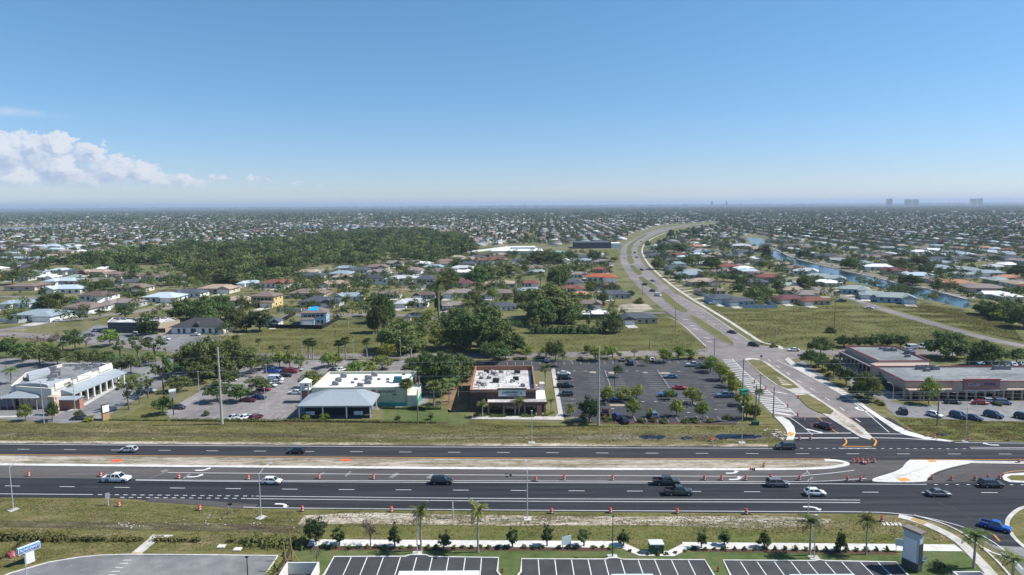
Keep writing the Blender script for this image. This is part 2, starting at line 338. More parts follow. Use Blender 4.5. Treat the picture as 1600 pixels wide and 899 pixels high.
# ---------------------------------------------------------------- ground
g = MB(); E = 55000; g.add([(-E, -3000, 0), (E, -3000, 0), (E, E, 0), (-E, E, 0)], [(0, 1, 2, 3)])
struct(g.build('ground', G_SUB))
Z = .02
def sheet(name, px, m, z=Z): return struct(poly(px, z).build(name, m))
sheet('field', [(300, 548), (372, 524), (440, 512), (530, 508), (600, 500), (640, 492), (720, 506), (760, 510), (960, 505), (1040, 494), (1056, 500), (1105, 545), (1110, 552), (300, 556)], G_FIELD)
sheet('field', [(1092, 476), (1200, 479), (1305, 473), (1340, 476), (1480, 512), (1560, 538), (1640, 552), (1310, 547), (1185, 541)], G_FIELD)
sheet('field', [(1366, 476), (1440, 474), (1500, 481), (1580, 505), (1700, 530), (1700, 556), (1580, 540), (1490, 513)], G_FIELD)
sheet('field', [(700, 402), (770, 396), (860, 397), (965, 388), (968, 410), (930, 405), (800, 403), (720, 410)], G_FIELD)
sheet('field', [(1004, 382), (1020, 371), (1050, 360), (1085, 358), (1075, 372), (1040, 388), (1035, 394), (1002, 400)], G_FIELD)
sheet('dirt_lot', [(965, 478), (985, 474), (1012, 476), (1022, 484), (1000, 488), (966, 487)], G_SAND, .03)
sheet('verge', [(-80, 666), (0, 658), (160, 660), (200, 648), (262, 612), (280, 640), (270, 656), (440, 657), (640, 655), (700, 600), (735, 575), (728, 655), (930, 664), (1160, 664), (1152, 630), (1185, 632), (1212, 655), (1230, 672), (1240, 690), (1236, 699), (-80, 692)], G_VERGE)
sheet('verge', [(1385, 648), (1400, 652), (1520, 658), (1700, 662), (1700, 693), (1490, 691), (1440, 682), (1412, 668)], G_LUSH)
sheet('lawn', [(598, 657), (600, 640), (660, 632), (700, 640), (735, 655), (729, 662), (640, 664)], G_LAWN, .03)
sheet('dirt_strip', [(700, 645), (694, 620), (715, 590), (735, 578), (736, 600), (730, 640)], multi('orange_brown_soil', [(0, (.13, .085, .045)), (.5, (.24, .15, .085)), (1, (.30, .21, .13))], ((.1, .5), (.8, .4), (4, .3))), .03)
struct(strip([(-80, 674), (0, 675), (400, 677), (800, 678), (1050, 677), (1225, 677)], [(-80, 680), (0, 682), (400, 684), (800, 687), (1050, 689), (1236, 690)], .03).build('ditch', G_MUD))
struct(strip([(-80, 687.8), (0, 689), (400, 691), (800, 693), (1200, 694)], [(-80, 691.5), (0, 692.8), (400, 695.3), (800, 697.3), (1200, 698.4)], .035).build('road_shoulder', G_SAND))
for pl in ([(990, 682), (1002, 679.5), (1035, 679), (1046, 683), (1038, 687.5), (1002, 687)], [(1060, 684), (1072, 681), (1085, 683), (1080, 688), (1064, 688)],
           [(1105, 682), (1125, 677), (1160, 678), (1190, 678.5), (1200, 683), (1180, 687), (1130, 688), (1112, 687)], [(1455, 677.5), (1468, 674.5), (1484, 676), (1488, 680), (1475, 682.5), (1460, 681.5)]):
    q_ = smoothpx(pl + [pl[0]], 6)[:-1]; c_ = np.mean(q_, axis=0); sheet('puddle_water', [(c_[0] + (x - c_[0]) * (.78 + .3 * mnoise.noise((x * .13, y * .5, 2))), c_[1] + (y - c_[1]) * (.72 + .5 * mnoise.noise((x * .2, y, 5)))) for x, y in q_], PUD, .045)
# south verge
sheet('verge', [(-80, 770), (1360, 795), (1460, 808), (1520, 840), (1590, 890), (1700, 980), (-200, 980), (-200, 770)], G_VERGE, .012)
struct(strip([(-80, 813), (0, 814), (200, 816), (400, 819), (480, 822)], [(-80, 823), (0, 824), (200, 828), (400, 832), (480, 834)], .03).build('ditch', G_MUD))
struct(strip([(475, 806), (560, 801), (800, 806), (1000, 808), (1200, 806), (1300, 812)], [(465, 820), (560, 819), (800, 822), (1000, 821), (1200, 826), (1290, 820)], .03).build('sand_strip', G_SAND))
struct(strip([(470, 826), (620, 822), (800, 823), (1000, 822), (1200, 829), (1420, 836)], [(470, 845), (620, 845), (800, 846), (1000, 864), (1200, 850), (1420, 851)], .034).build('grass_swale', G_LUSH))
sheet('lawn', [(462, 862), (480, 855), (800, 856), (960, 857), (1000, 870), (1050, 870), (1080, 858), (1300, 860), (1500, 861), (1530, 880), (1570, 930), (1420, 960), (440, 960), (455, 880)], G_LAWN, .036)
sheet('lawn', [(1325, 838), (1420, 838), (1490, 851), (1478, 853), (1325, 852)], G_LUSH, .037)
# ---------------------------------------------------------------- highway
asph = [(-80, 691.3), (0, 692.8), (400, 695.3), (800, 697.3), (1200, 698.3), (1228, 697), (1242, 688), (1241, 672), (1222, 652.5), (1392, 653), (1412, 668), (1440, 682), (1490, 690), (1700, 692),
        (1700, 788), (1640, 789), (1600, 794), (1582, 805), (1574, 820), (1583, 838), (1602, 856), (1556, 854), (1530, 840.5), (1500, 827), (1455, 814), (1405, 806), (1350, 803), (1200, 802.5), (800, 799.5), (450, 796), (370, 794), (300, 789), (230, 782), (180, 779), (0, 777.5), (-80, 776.5)]
sheet('highway', asph, ASPH, .05)
struct(strip([(-80, 727.5), (0, 728.5), (400, 732), (800, 735), (1200, 736), (1290, 734), (1352, 722)], [(-80, 744.5), (0, 745.8), (200, 749.5), (400, 752), (800, 753.5), (1200, 755), (1360, 749)], .056).build('turn_lane', ASPH2))
sheet('turn_lane', [(1300, 719.5), (1420, 720), (1407, 734), (1362, 751), (1330, 752), (1322, 730)], ASPH2, .055)
sheet('turn_lane', [(1520, 725), (1600, 727), (1700, 727), (1700, 737), (1566, 741), (1562, 752), (1442, 756), (1462, 741), (1480, 735)], ASPH2, .055)
sheet('driveway_road', [(1524, 838), (1556, 853.5), (1602, 855.5), (1700, 862), (1700, 990), (1640, 960), (1596, 899), (1566, 866)], LOTC, .056)
sheet('verge', [(1700, 788), (1640, 789), (1600, 794), (1582, 805), (1574, 820), (1583, 838), (1602, 856), (1700, 860)], G_VERGE, .06)
md = [(-80, 711.6), (0, 712.8), (400, 716.2), (800, 718.3), (1200, 719.6), (1290, 720), (1316, 722.5), (1320, 725.5), (1312, 728.5), (1285, 731), (1200, 732.8), (800, 731.6), (400, 728.7), (0, 725.2), (-80, 724.2)]
struct(slab(md, .01, .16).build('median', G_MED))
kb = MB()
road([(-80, 726), (0, 726.9), (400, 730.3), (800, 733.3), (1100, 734.4), (1200, 734.3), (1280, 732.9), (1312, 729.2), (1323, 725.5), (1312, 721.6), (1288, 719.8)], 1.25, .02, kb, .19)
struct(kb.build('kerb', CONCW))
kb = MB(); road([(-80, 711.3), (0, 712.5), (400, 715.8), (800, 718), (1200, 719.3), (1290, 719.7)], .5, .02, kb, .185); struct(kb.build('kerb', mat('dark_kerb', (.16, .13, .11), .9)))
isl = [(1421, 720), (1514, 720.8), (1519, 724), (1497, 729), (1477.5, 733.8), (1460, 740), (1450, 747.5), (1440, 754.3), (1372.5, 754.3), (1363, 750.8), (1370, 747), (1390, 741), (1407.5, 733.8), (1414, 726)]
struct(slab(smoothpx(isl + [isl[0]], 4)[:-1], .02, .19).build('traffic_island', CONCW))
il = MB(); road([(1400, 748), (1428, 738), (1460, 727)], .35, .194, il); road([(1392, 749), (1370, 751)], .3, .194, il); struct(il.build('island_joint', CONC))
il = MB(); road([(1404, 751.2), (1420, 750.2)], 1.6, .196, il); road([(1450, 721.8), (1463, 722.2)], 1.2, .196, il); struct(il.build('tactile_paving', YEL))
struct(slab([(1514, 721), (1600, 722), (1700, 722.5), (1700, 727), (1600, 726.3), (1519, 725)], .02, .18).build('median', CONC))
ri = [(1566, 746), (1570, 742), (1600, 740), (1700, 739.5), (1700, 757), (1600, 755.6), (1577, 754.6), (1568, 751)]
struct(slab(ri, .02, .19).build('traffic_island', CONCW))
sheet('median_grass', [(1573, 747), (1580, 744), (1700, 743.5), (1700, 753.5), (1600, 752.8), (1580, 752)], G_VERGE, .196)
# lines
wl = MB(); ZL = .066
def ln(pts, w=.16, mb=None, sm=True): road(pts, w, ZL, mb if mb is not None else wl, sm=sm)
ln([(262, 739), (400, 740.2), (800, 743), (1200, 744.8), (1270, 742.5), (1335, 735.5)], .18)
ln([(212, 750.3), (400, 751.4), (800, 752), (1200, 753.3), (1290, 752.2), (1354, 748)], .16)
ln([(212, 750.9), (400, 753.2), (800, 754.7), (1200, 756.1), (1443, 757.5)], .18)
ln([(-80, 771.3), (0, 772.2), (145, 773.3)], .18)
ln([(396, 775.8), (800, 779.7), (1200, 781.2), (1344, 782)], .18); ln([(385, 779.8), (800, 783.7), (1200, 785.2), (1344, 786)], .18)
ln([(380, 793), (450, 794.3), (800, 797.6), (1200, 799.8), (1350, 800.6), (1400, 803), (1450, 810), (1500, 822.5), (1530, 835), (1565, 857), (1598, 890)], .18)
ln([(-80, 693.3), (0, 694.5), (400, 697.3), (800, 699.5), (1215, 701.2)], .2); ln([(1492, 691.8), (1600, 693), (1700, 693.3)], .2)
ln([(1515, 699.4), (1600, 700), (1700, 700)], .18); ln([(1517, 701.7), (1600, 702.2), (1700, 702)], .18); ln([(1310, 701), (1365, 701)], .22)
ln([(1241, 677.6), (1330, 677.2)], .35, sm=False); ln([(1240, 685), (1342, 684.8)], .5, sm=False); ln([(1352, 677.5), (1415, 679)], .3, sm=False); ln([(1362, 684.5), (1410, 685.5), (1450, 688), (1490, 690.6)], .3)
dashes([(-80, 758.4), (0, 759.7), (400, 764.5), (800, 766.9), (1200, 769), (1600, 770.6), (1700, 771)], .17, 3.4, 9.0, ZL, wl, start=.6, sm=True)
dashes([(-80, 701), (0, 702.2), (400, 705.4), (800, 707.7), (1200, 709.3), (1700, 710.2)], .17, 3.1, 9.1, ZL, wl, start=6.1, sm=True)
dashes([(153, 773.4), (400, 775.8)], .2, .9, .95, ZL, wl); dashes([(188, 777.8), (400, 779.6)], .2, .9, .95, ZL, wl)
dashes([(1443, 757.5), (1600, 758.2)], .2, .7, 1.6, ZL, wl); dashes([(1250, 701.2), (1510, 701.8)], .2, .8, 1.2, ZL, wl)
# side road lines
dashes([(1081, 484), (1118, 508.5), (1160, 535)], .2, 3, 9, ZL, wl); dashes([(1200, 562), (1245, 594), (1295, 625), (1322, 644), (1350, 664)], .25, 3.2, 7.5, ZL, wl)
ln([(1214, 563), (1255, 583), (1300, 606), (1345, 638), (1389, 676)], .22); ln([(1230, 650), (1252, 665), (1270, 680)], .2); ln([(1040, 494), (1056, 501), (1075, 515), (1103, 541)], .22)
ln([(1060, 462), (1100, 485), (1165, 529), (1180, 537)], .2)
hl = [(1129, 561), (1142, 580), (1165, 603), (1190, 630), (1209, 650)]; hr = [(1144, 561), (1166, 583), (1200, 611), (1230, 636), (1246, 651)]
ln(hr, .25); HL, HR = np.array(smoothpx(hl)), np.array(smoothpx(hr))
for k in range(27):
    t = (k + .3) / 28 * (len(HL) - 1); i = int(t); a = HL[i] + (HL[min(i + 1, len(HL) - 1)] - HL[i]) * (t - i)
    j = np.argmin(abs(HR[:, 1] - (a[1] + 1 + (a[1] - 561) * .045))); b = HR[j] if k < 25 else HR[-1]
    wpath([P(*a), P(*b)], .55, ZL, wl)
for p in ((1066, 499), (1078, 509), (1083, 514), (1100, 528), (1104, 534)): wpath([P(*p), P(p[0] + 9, p[1] + 1)], .7, ZL, wl)
struct(wl.build('road_marking', PAINT))
yl = MB()
ln([(-80, 709.4), (0, 710.6), (400, 713.9), (800, 716.1), (1200, 717.4), (1297, 717.7)], .22, yl); ln([(1422, 718.3), (1600, 719), (1700, 719.3)], .22, yl); ln([(1567, 740.2), (1580, 737.5), (1600, 735.6), (1640, 734)], .2, yl)
ln([(1317, 684.5), (1322, 688), (1322, 693), (1317, 697.5)], .35, yl); ln([(1318, 697.8), (1362, 698.2)], .3, yl); ln([(1364, 685), (1369, 690), (1366, 697.5)], .4, yl)
ln([(1275, 650), (1300, 671), (1310, 677)], .25, yl); ln([(1352, 672), (1325, 652), (1300, 637), (1262, 613), (1215, 580), (1194, 565)], .2, yl)
ln([(1553, 836), (1562, 846)], .3, yl)
struct(yl.build('road_marking', YEL))
def arrow(px, py, rz, s=1.0, turn=1, m=None, z=ZL):
    x, y, _ = P(px, py); mb = MB(); pts = [(-1.9, 0), (-.6, 0), (.2, .15 * turn), (.8, .55 * turn), (1.1, 1.1 * turn)]; w = .2 * s
    ca, sa = math.cos(rz), math.sin(rz); T = lambda q: (x + (q[0] * ca - q[1] * sa) * s, y + (q[0] * sa + q[1] * ca) * s)
    if turn == 0: pts = [(-1.9, 0), (1, 0)]
    wpath([T(q) for q in pts], .6 * s, z, mb)
    h = [(1.85, 1.0 * turn), (.35, 1.1 * turn), (1.15, 2.0 * turn)] if turn else [(1, -.5), (1, .5), (2.0, 0)]
    v = [T(q) + (z + .003,) for q in h]; 
    a = (v[1][0] - v[0][0]) * (v[2][1] - v[0][1]) - (v[1][1] - v[0][1]) * (v[2][0] - v[0][0])
    mb.add(v if a > 0 else v[::-1], [(0, 1, 2)]); struct(mb.build('turn_arrow', m or PAINT))
arrow(316, 735.5, -.03, .88, 1); arrow(304, 745.8, -.03, .88, 1); arrow(442, 788, -.03, .88, -1); arrow(1146, 740, -.03, .88, 1); arrow(1151, 749.8, -.03, .88, 1)
arrow(1268, 792.5, -.03, .88, -1); arrow(1550, 696, 3.1, .9, -1); arrow(1343, 641, 2.3, 1.3, -1); arrow(1219, 614, -.75, 1.2, 0); arrow(1273, 674, -.85, 1.3, 0)
# scuffs and patches of sand blasted paint in the turn lane
sc_ = MB()
for a, b, w in (((497, 745), (507, 738), .4), ((540, 745), (548, 737), .5), ((610, 747), (622, 740), 1.1), ((669, 748), (678, 742), 1.2), ((252, 738), (262, 735), 1.3), ((287, 748), (297, 741), .6), ((1253, 744), (1262, 738), .4), ((1262, 752), (1270, 746), .4), ((232, 748), (262, 738), .2)):
    wpath([P(*a), P(*b)], w, ZL - .003, sc_)
struct(sc_.build('scuffed_marking', mat('scuffed_paint', (.22, .21, .215), .9, var=.35, sc=3)))
dk = MB()
wpath([P(789, 741.5), P(793.5, 741.5)], .8, ZL + .006, dk); wpath([P(797, 741), P(798.5, 745)], .5, ZL + .006, dk); wpath([P(790, 745.5), P(794, 745)], .8, ZL + .006, dk)
struct(dk.build('tar_patch', mat('fresh_tar', (.008, .008, .01), .6)))
ws = MB()
for a_, b_ in ((((232, 781), (300, 785), (372, 791), (400, 792)), 2.2), (((0, 746.5), (120, 747.5), (205, 749)), .5)): road(list(a_), b_, ZL - .006, ws)
struct(ws.build('worn_shoulder', ASPH2))
tm = MB(); TM = multi('tyre_marks', [(0, (.045, .044, .046)), (1, (.085, .082, .082))], ((.3, .5), (2, .5)), bump=0)
for a_ in (((1330, 700), (1360, 712), (1400, 716)), ((1240, 694), (1300, 690), (1322, 680)), ((1380, 760), (1440, 776), (1500, 800)), ((1420, 790), (1490, 800), (1545, 822)), ((1250, 771), (1330, 774)), ((860, 771.5), (925, 772)), ((500, 759), (560, 760)), ((130, 762), (210, 763)), ((1330, 726), (1350, 740), (1345, 752)), ((1400, 704), (1440, 704.5)), ((690, 772), (790, 773)), ((1470, 757), (1490, 748), (1520, 738))): road(list(a_), .18, ZL - .005, tm)
struct(tm.build('tyre_mark', TM))
# ---------------------------------------------------------------- side road and residential roads
RL = [(1212, 653), (1180, 621), (1160, 600), (1142, 580), (1128, 560), (1105, 546), (1088, 530), (1057, 499), (1040, 487), (1018, 468), (1000, 452), (982, 431), (972, 414), (969.5, 403), (970, 392), (975, 384), (990, 374), (1017, 362), (1042, 356), (1068, 352.5), (1100, 350)]
RR = [(1393, 653), (1322, 620), (1283, 600), (1247, 580), (1222, 562), (1182, 541), (1160, 525), (1137, 509), (1110, 491), (1078, 472), (1057, 459.5), (1035, 441.5), (1016, 424), (1005, 412), (997, 397), (996.5, 387), (1002, 379.5), (1017, 370), (1037, 362), (1066, 354.5), (1100, 351)]
struct(strip(smoothpx(RL, 4), smoothpx(RR, 4)[:], .048, n=70).build('side_road', OLDR))
sheet('road_junction', [(1090, 546), (1190, 540), (1235, 546), (1262, 547), (1262, 556), (1236, 562), (1250, 575), (1128, 562), (1100, 557)], OLDR, .044)
med = [[(1079, 496), (1086, 495.5), (1095, 500), (1115, 513), (1138, 529), (1144, 536), (1138, 537), (1112, 522), (1090, 506)], [(1033, 460), (1040, 458.5), (1056, 472), (1071, 483), (1073, 486), (1063, 486), (1049, 478), (1038, 468)],
       [(999, 434.5), (1005, 434), (1018, 443), (1027, 451), (1022, 452), (1011, 446.5), (1003, 440)], [(985, 416), (990, 415.5), (998, 422), (1003, 428), (996, 429), (988, 422)],
       [(980, 400.5), (986, 400), (989, 406), (990.5, 411), (984, 411.8), (980, 406)], [(979, 391), (986, 391), (987, 397), (980, 397)], [(981, 388), (984, 382), (1000, 371), (1012, 366), (1006, 371), (993, 379), (988, 388)]]
mk, mg = MB(), MB()
for pl in med:
    q = smoothpx(pl + [pl[0]], 3)[:-1]; c = np.mean(q, axis=0); q = [tuple(c + (np.array(a) - c) * np.array([1.12, 1.1])) for a in q]; wpath([P(*a)[:2] for a in q + [q[0]]], .5, .03, mk, .2)
    slab(q, .05, .19, mg)
struct(mk.build('median_kerb', LOTB)); struct(mg.build('median_grass', G_FIELD))
nm = [(1163, 562), (1170, 560), (1184, 561), (1200, 568), (1222, 584), (1250, 603), (1262, 612), (1302, 639), (1345, 667), (1363, 684), (1359, 688), (1345, 684.5), (1318, 668), (1288, 649), (1254, 624), (1232, 611.5), (1212, 602), (1190, 586)]
struct(slab(nm, .02, .18).build('median', CONC))
mm = MB(); slab([(1167, 564), (1175, 562.5), (1190, 564), (1217, 583.6), (1239, 598.4), (1249, 607), (1231, 608.5), (1217, 604), (1195, 588), (1177, 574)], .05, .2, mm); slab([(1244, 619), (1262, 617), (1285, 630), (1303, 643), (1298, 649), (1280, 646), (1262, 637)], .05, .2, mm)
struct(mm.build('median_grass', G_VERGE))
mm = MB(); slab([(1305, 646), (1318, 655), (1342, 672), (1352, 681), (1345, 681), (1322, 666), (1303, 652)], .05, .2, mm); slab([(1212, 588), (1226, 595), (1238, 603), (1222, 603)], .1, .206, mm); struct(mm.build('median_soil', G_SAND))
sw = MB(); zs = .14
road([(1172, 524), (1140, 503), (1112, 486), (1085, 470), (1062, 455), (1042, 440), (1024, 424), (1012, 411), (1004, 397), (1004, 388), (1009, 380), (1022, 371.5), (1040, 364)], 2.0, .02, sw, zs)
road([(1172, 524), (1190, 535), (1215, 541), (1222, 546)], 1.8, .02, sw, zs)
struct(sw.build('sidewalk', CONC))
sw = MB(); slab([(1210, 652), (1222, 652), (1233, 658), (1241, 668), (1243, 678), (1239, 688), (1228, 688.5), (1231, 682), (1229, 673), (1222, 664)], .02, .17, sw)
slab([(1350, 634), (1377, 652), (1398, 664), (1420, 675), (1450, 684), (1490, 690), (1484, 691.5), (1445, 687.5), (1412, 680), (1398, 673), (1372, 655), (1346, 636)], .02, .17, sw)
struct(sw.build('sidewalk', CONCW))
sw = MB(); slab([(1232, 559), (1245, 570), (1285, 592), (1320, 612), (1352, 634), (1347, 637), (1312, 616), (1280, 598), (1240, 576), (1226, 562)], .02, .15, sw); struct(sw.build('sidewalk', CONC))
tp = MB(); wpath([P(1233, 682), P(1237, 677)], 1.5, .176, tp); struct(tp.build('tactile_paving', YEL))
rm = MB()
road([(1108, 551), (1000, 552.5), (800, 556), (600, 556.5), (400, 556.5), (290, 548), (200, 540), (110, 531), (40, 524), (-60, 520)], 9.5, .046, rm)
road([(1225, 551), (1320, 551), (1420, 552), (1520, 556), (1700, 566)], 9.5, .046, rm)
struct(rm.build('frontage_road', OLDR))
rm = MB()
road([(-60, 522), (10, 515), (82, 504), (182, 491), (240, 484), (285, 479), (330, 476), (380, 476)], 7, .048, rm)
road([(393, 449.5), (430, 453), (470, 452), (520, 459), (560, 456)], 7, .048, rm); road([(440, 493), (512, 491.8), (640, 493.8), (720, 504), (760, 510)], 7, .048, rm)
road([(1700, 555), (1600, 541), (1522, 524), (1475, 511), (1375, 482), (1340, 470), (1305, 460), (1272, 450), (1225, 436), (1185, 424), (1150, 412)], 7, .048, rm)
road([(1222, 358), (1232, 368), (1250, 377), (1282, 387), (1310, 396), (1345, 402)], 9, .05, rm); road([(1137, 353), (1122, 360), (1111, 367), (1110, 377), (1117, 386), (1130, 393), (1170, 403)], 9, .05, rm)
road([(1040, 489), (1000, 490), (960, 494)], 6, .046, rm); road([(560, 424), (600, 435), (625, 428), (690, 430)], 5, .048, rm); road([(990, 461), (960, 455), (930, 470)], 6, .046, rm); road([(800, 386), (960, 389), (972, 389)], 8, .046, rm)
road([(960, 411), (880, 411), (840, 415), (740, 416)], 7, .046, rm); road([(1035, 425), (1060, 418), (1110, 412), (1180, 410)], 7, .046, rm)
road([(0, 463), (60, 466), (90, 468)], 7, .046, rm)
struct(rm.build('residential_road', OLDR))
dwv = MB()
for a_, b_, w_ in (((1040, 434), (1053, 433), 2.2), ((1044, 438), (1062, 436), 2.2), ((1048, 442), (1066, 440), 2.2), ((1054, 447), (1074, 446), 2.4), ((1060, 451), (1080, 450), 2.4), ((1066, 456), (1086, 453), 2.4), ((1072, 461), (1092, 458), 2.4), ((1084, 468), (1104, 465), 2.6), ((1094, 474), (1112, 471), 2.6), ((1034, 428), (1046, 427), 2), ((1010, 405), (1024, 405), 2),
    ((1296, 451), (1318, 449), 3), ((1303, 455), (1325, 453), 3), ((1311, 459), (1333, 456), 3), ((1320, 463), (1346, 460), 3), ((1330, 467), (1356, 464), 3), ((1340, 471), (1372, 468), 3.4), ((1222, 431), (1240, 430), 2.6), ((1230, 435), (1250, 434), 2.6), ((1240, 440), (1262, 438), 2.6), ((1254, 444), (1274, 442), 2.6)): wpath([P(*a_), P(*b_)], w_, .055, dwv)
struct(dwv.build('driveway', CONC))
# canal and far water
cn = [(1200, 388), (1210, 390), (1245, 406), (1285, 416), (1320, 424.5), (1375, 437), (1407, 446), (1440, 451), (1475, 460), (1512, 470), (1517, 478), (1508, 482), (1475, 474), (1430, 464), (1380, 451), (1335, 441), (1290, 431), (1245, 417), (1215, 405), (1198, 399)]
sheet('canal_water', cn, WATER, .03)
cb = MB(); road([(1208, 388.5), (1245, 405), (1320, 423.5), (1375, 436), (1407, 445), (1440, 450), (1512, 469)], 1.2, .0, cb, .5); struct(cb.build('canal_bank', CONC))
for w_ in ([(-80, 360), (0, 361), (60, 359), (118, 355), (118, 352.5), (60, 354), (0, 357), (-80, 357)], [(448, 353), (520, 352.2), (600, 355), (700, 356), (712, 358.5), (620, 360), (520, 358), (450, 357)], [(1168, 371), (1190, 372), (1196, 381), (1186, 386), (1172, 380)], [(960, 346), (1010, 346), (1008, 348), (962, 348)]):
    sheet('lake_water', w_, WATER, .06)
# ---------------------------------------------------------------- parking lots
def stalls(mb, a, b, n, length, z=.066, w=.12, dirv=None):
    A, B = np.array(P(*a)[:2]), np.array(P(*b)[:2]); d = (B - A) / np.linalg.norm(B - A); q = np.array(dirv if dirv is not None else (-d[1], d[0]))
    for i in range(n + 1):
        s = A + (B - A) * i / n; wpath([s, s + q * length], w, z, mb)
sheet('parking_lot', [(738, 564), (1104, 561), (1116, 570), (1130, 592), (1160, 632), (1163, 652), (1150, 662), (930, 662), (922, 656), (872, 650), (868, 580), (738, 578)], LOTA, .04)
pm = MB()
stalls(pm, (875, 590), (872, 652), 10, 5.4, dirv=(1, 0)); stalls(pm, (940, 581), (948, 606), 9, 5.2, dirv=(-1, 0)); stalls(pm, (944, 581), (955, 606), 9, 5.2, dirv=(1, 0)); wpath([P(945, 579), P(955, 608)], .15, .066, pm)
stalls(pm, (1022, 580), (1040, 606), 9, 5.2, dirv=(-1, 0)); stalls(pm, (1026, 580), (1043, 606), 9, 5.2, dirv=(1, 0)); wpath([P(1027, 578), P(1046, 606)], .15, .066, pm)
stalls(pm, (955, 612), (962, 632), 6, 5.2, dirv=(-1, 0)); stalls(pm, (1048, 610), (1060, 630), 6, 5.2, dirv=(-1, 0)); stalls(pm, (1052, 610), (1064, 630), 6, 5.2, dirv=(1, 0))
stalls(pm, (945, 660), (1145, 659), 12, 5.0, dirv=(0, 1)); stalls(pm, (780, 566.5), (1095, 564), 25, 4.5, dirv=(0, -1)); stalls(pm, (1112, 585), (1150, 640), 10, 5.2, dirv=(-1, 0))
for x, y, r in ((898, 580, 0), (915, 580, 0), (980, 580, 0), (996, 580, 0), (1061, 581, 0), (893, 564.5, 0), (1005, 628, 0), (1025, 628, 0), (1068, 639, 1), (1076, 645, 1), (1119, 640, 1), (958, 639, 1), (895, 624, 0)): wpath([P(x - 3, y), P(x + 2, y)], .5, .066, pm)
struct(pm.build('parking_marking', PAINTD))
im = MB(); ik = MB()
for x, y, w_, h_ in ((958, 583.5, 16, 3.4), (926, 582.5, 10, 2.6), (1038, 584, 18, 3), (1008, 583, 8, 2), (881, 582, 15, 4), (964, 634, 24, 3.2), (1062, 636, 16, 2.6), (1082, 632, 12, 3), (900, 655, 20, 3), (985, 633, 14, 2)):
    e_ = [(x + w_ / 2 * math.cos(t), y + h_ / 2 * math.sin(t)) for t in np.linspace(0, 6.283, 13)[:-1]]; slab(e_, .03, .18, ik); slab([(x + (a - x) * .86, y + (c - y) * .8) for a, c in e_], .1, .2, im)
struct(ik.build('kerb', CONC)); struct(im.build('planting_island', mat('pale_mulch_sand', (.36, .27, .20), .95, var=.3, sc=3)))
sheet('parking_lot', [(268, 655), (256, 645), (332, 600), (378, 563), (735, 563), (700, 600), (664, 632), (600, 640), (462, 648), (444, 656)], LOTB, .04)
pm = MB(); stalls(pm, (372, 655), (440, 655), 6, 5, dirv=(0, 1)); stalls(pm, (470, 565), (640, 565), 16, 5, dirv=(0, -1)); stalls(pm, (411, 612), (440, 583), 8, 5, dirv=(1, 0)); struct(pm.build('parking_marking', PAINTD))
sheet('parking_lot', [(-80, 666), (-80, 562), (20, 560), (100, 566), (240, 566), (330, 545), (352, 556), (300, 585), (250, 606), (190, 636), (160, 656), (100, 662), (0, 655)], LOTC, .04)
sheet('parking_lot', [(112, 530), (150, 508), (210, 512), (290, 521), (345, 528), (348, 540), (300, 545), (200, 540)], LOTC, .041)
sheet('grass_strip', [(-80, 545), (60, 548), (180, 553), (260, 549), (262, 556), (180, 562), (0, 556), (-80, 556)], G_LAWN, .05)
sheet('grass_strip', [(182, 594), (200, 586), (216, 583), (222, 588), (190, 602)], G_LAWN, .05)
sheet('parking_lot', [(1236, 572), (1262, 560), (1345, 560), (1380, 590), (1425, 622), (1700, 630), (1700, 661), (1520, 657.5), (1395, 651), (1370, 640), (1310, 600)], LOTC, .04)
pm = MB(); stalls(pm, (1450, 627), (1640, 630), 14, 5, dirv=(-.25, -1)); stalls(pm, (1400, 650), (1640, 658), 16, 5, dirv=(-.2, 1)); struct(pm.build('parking_marking', PAINTD))
sheet('parking_lot', [(1400, 545), (1500, 550), (1500, 556), (1460, 562), (1395, 552)], OLDR, .052)
sheet('play_court', [(1502, 564), (1530, 561), (1700, 563), (1700, 574), (1520, 573)], mat('blue_court', (.16, .24, .33), .9), .055)
sheet('grass_strip', [(1248, 559), (1262, 557), (1275, 560), (1325, 592), (1330, 604), (1318, 604), (1290, 590)], G_VERGE, .05)
sheet('grass_strip', [(1340, 612), (1350, 612), (1378, 626), (1388, 640), (1402, 652), (1395, 656), (1370, 645)], G_VERGE, .06)
sheet('grass_strip', [(1390, 627), (1430, 622), (1462, 626), (1468, 634), (1420, 634)], G_VERGE, .06)
sheet('grass_strip', [(1425, 556), (1540, 556), (1700, 560), (1700, 564), (1500, 565), (1460, 570)], G_LUSH, .056)
# foreground lots
def curbed(name, px, m, inset=True):
    sheet(name, px, m, .05); w_ = [P(*q)[:2] for q in px]; mb = MB(); wpath(w_, .28, .03, mb, .17); struct(mb.build('kerb', CONCW))
curbed('parking_lot', [(470, 945), (507, 898), (522, 871), (632, 870.6), (640, 868), (665, 868), (672, 871), (779, 872.6), (777, 894), (781, 899), (790, 945)], LOTA)
curbed('parking_lot', [(800, 945), (810, 899), (814, 894), (815, 874.5), (945, 875), (951, 873), (963, 872.8), (975, 875.4), (1101, 876), (1115, 899), (1140, 945)], LOTA)
curbed('parking_lot', [(1160, 945), (1141, 899), (1130, 876.5), (1200, 877), (1270, 877.5), (1280, 876), (1290, 877.5), (1400, 879.5), (1417, 898), (1455, 945)], LOTA)
pm = MB()
for xs, y in (((548.7, 573.7, 599, 625.7, 651, 675.5, 701, 727, 752.5), 871.5), ((841, 867, 893, 919, 945, 970, 997, 1023, 1049, 1075), 875.5), ((1157, 1183, 1210, 1236, 1262, 1289, 1315, 1344, 1371), 878.5)):
    for x in xs: a = P(x, y); wpath([a, (a[0], a[1] - 6.2)], .15, .062, pm)
struct(pm.build('parking_marking', PAINT))
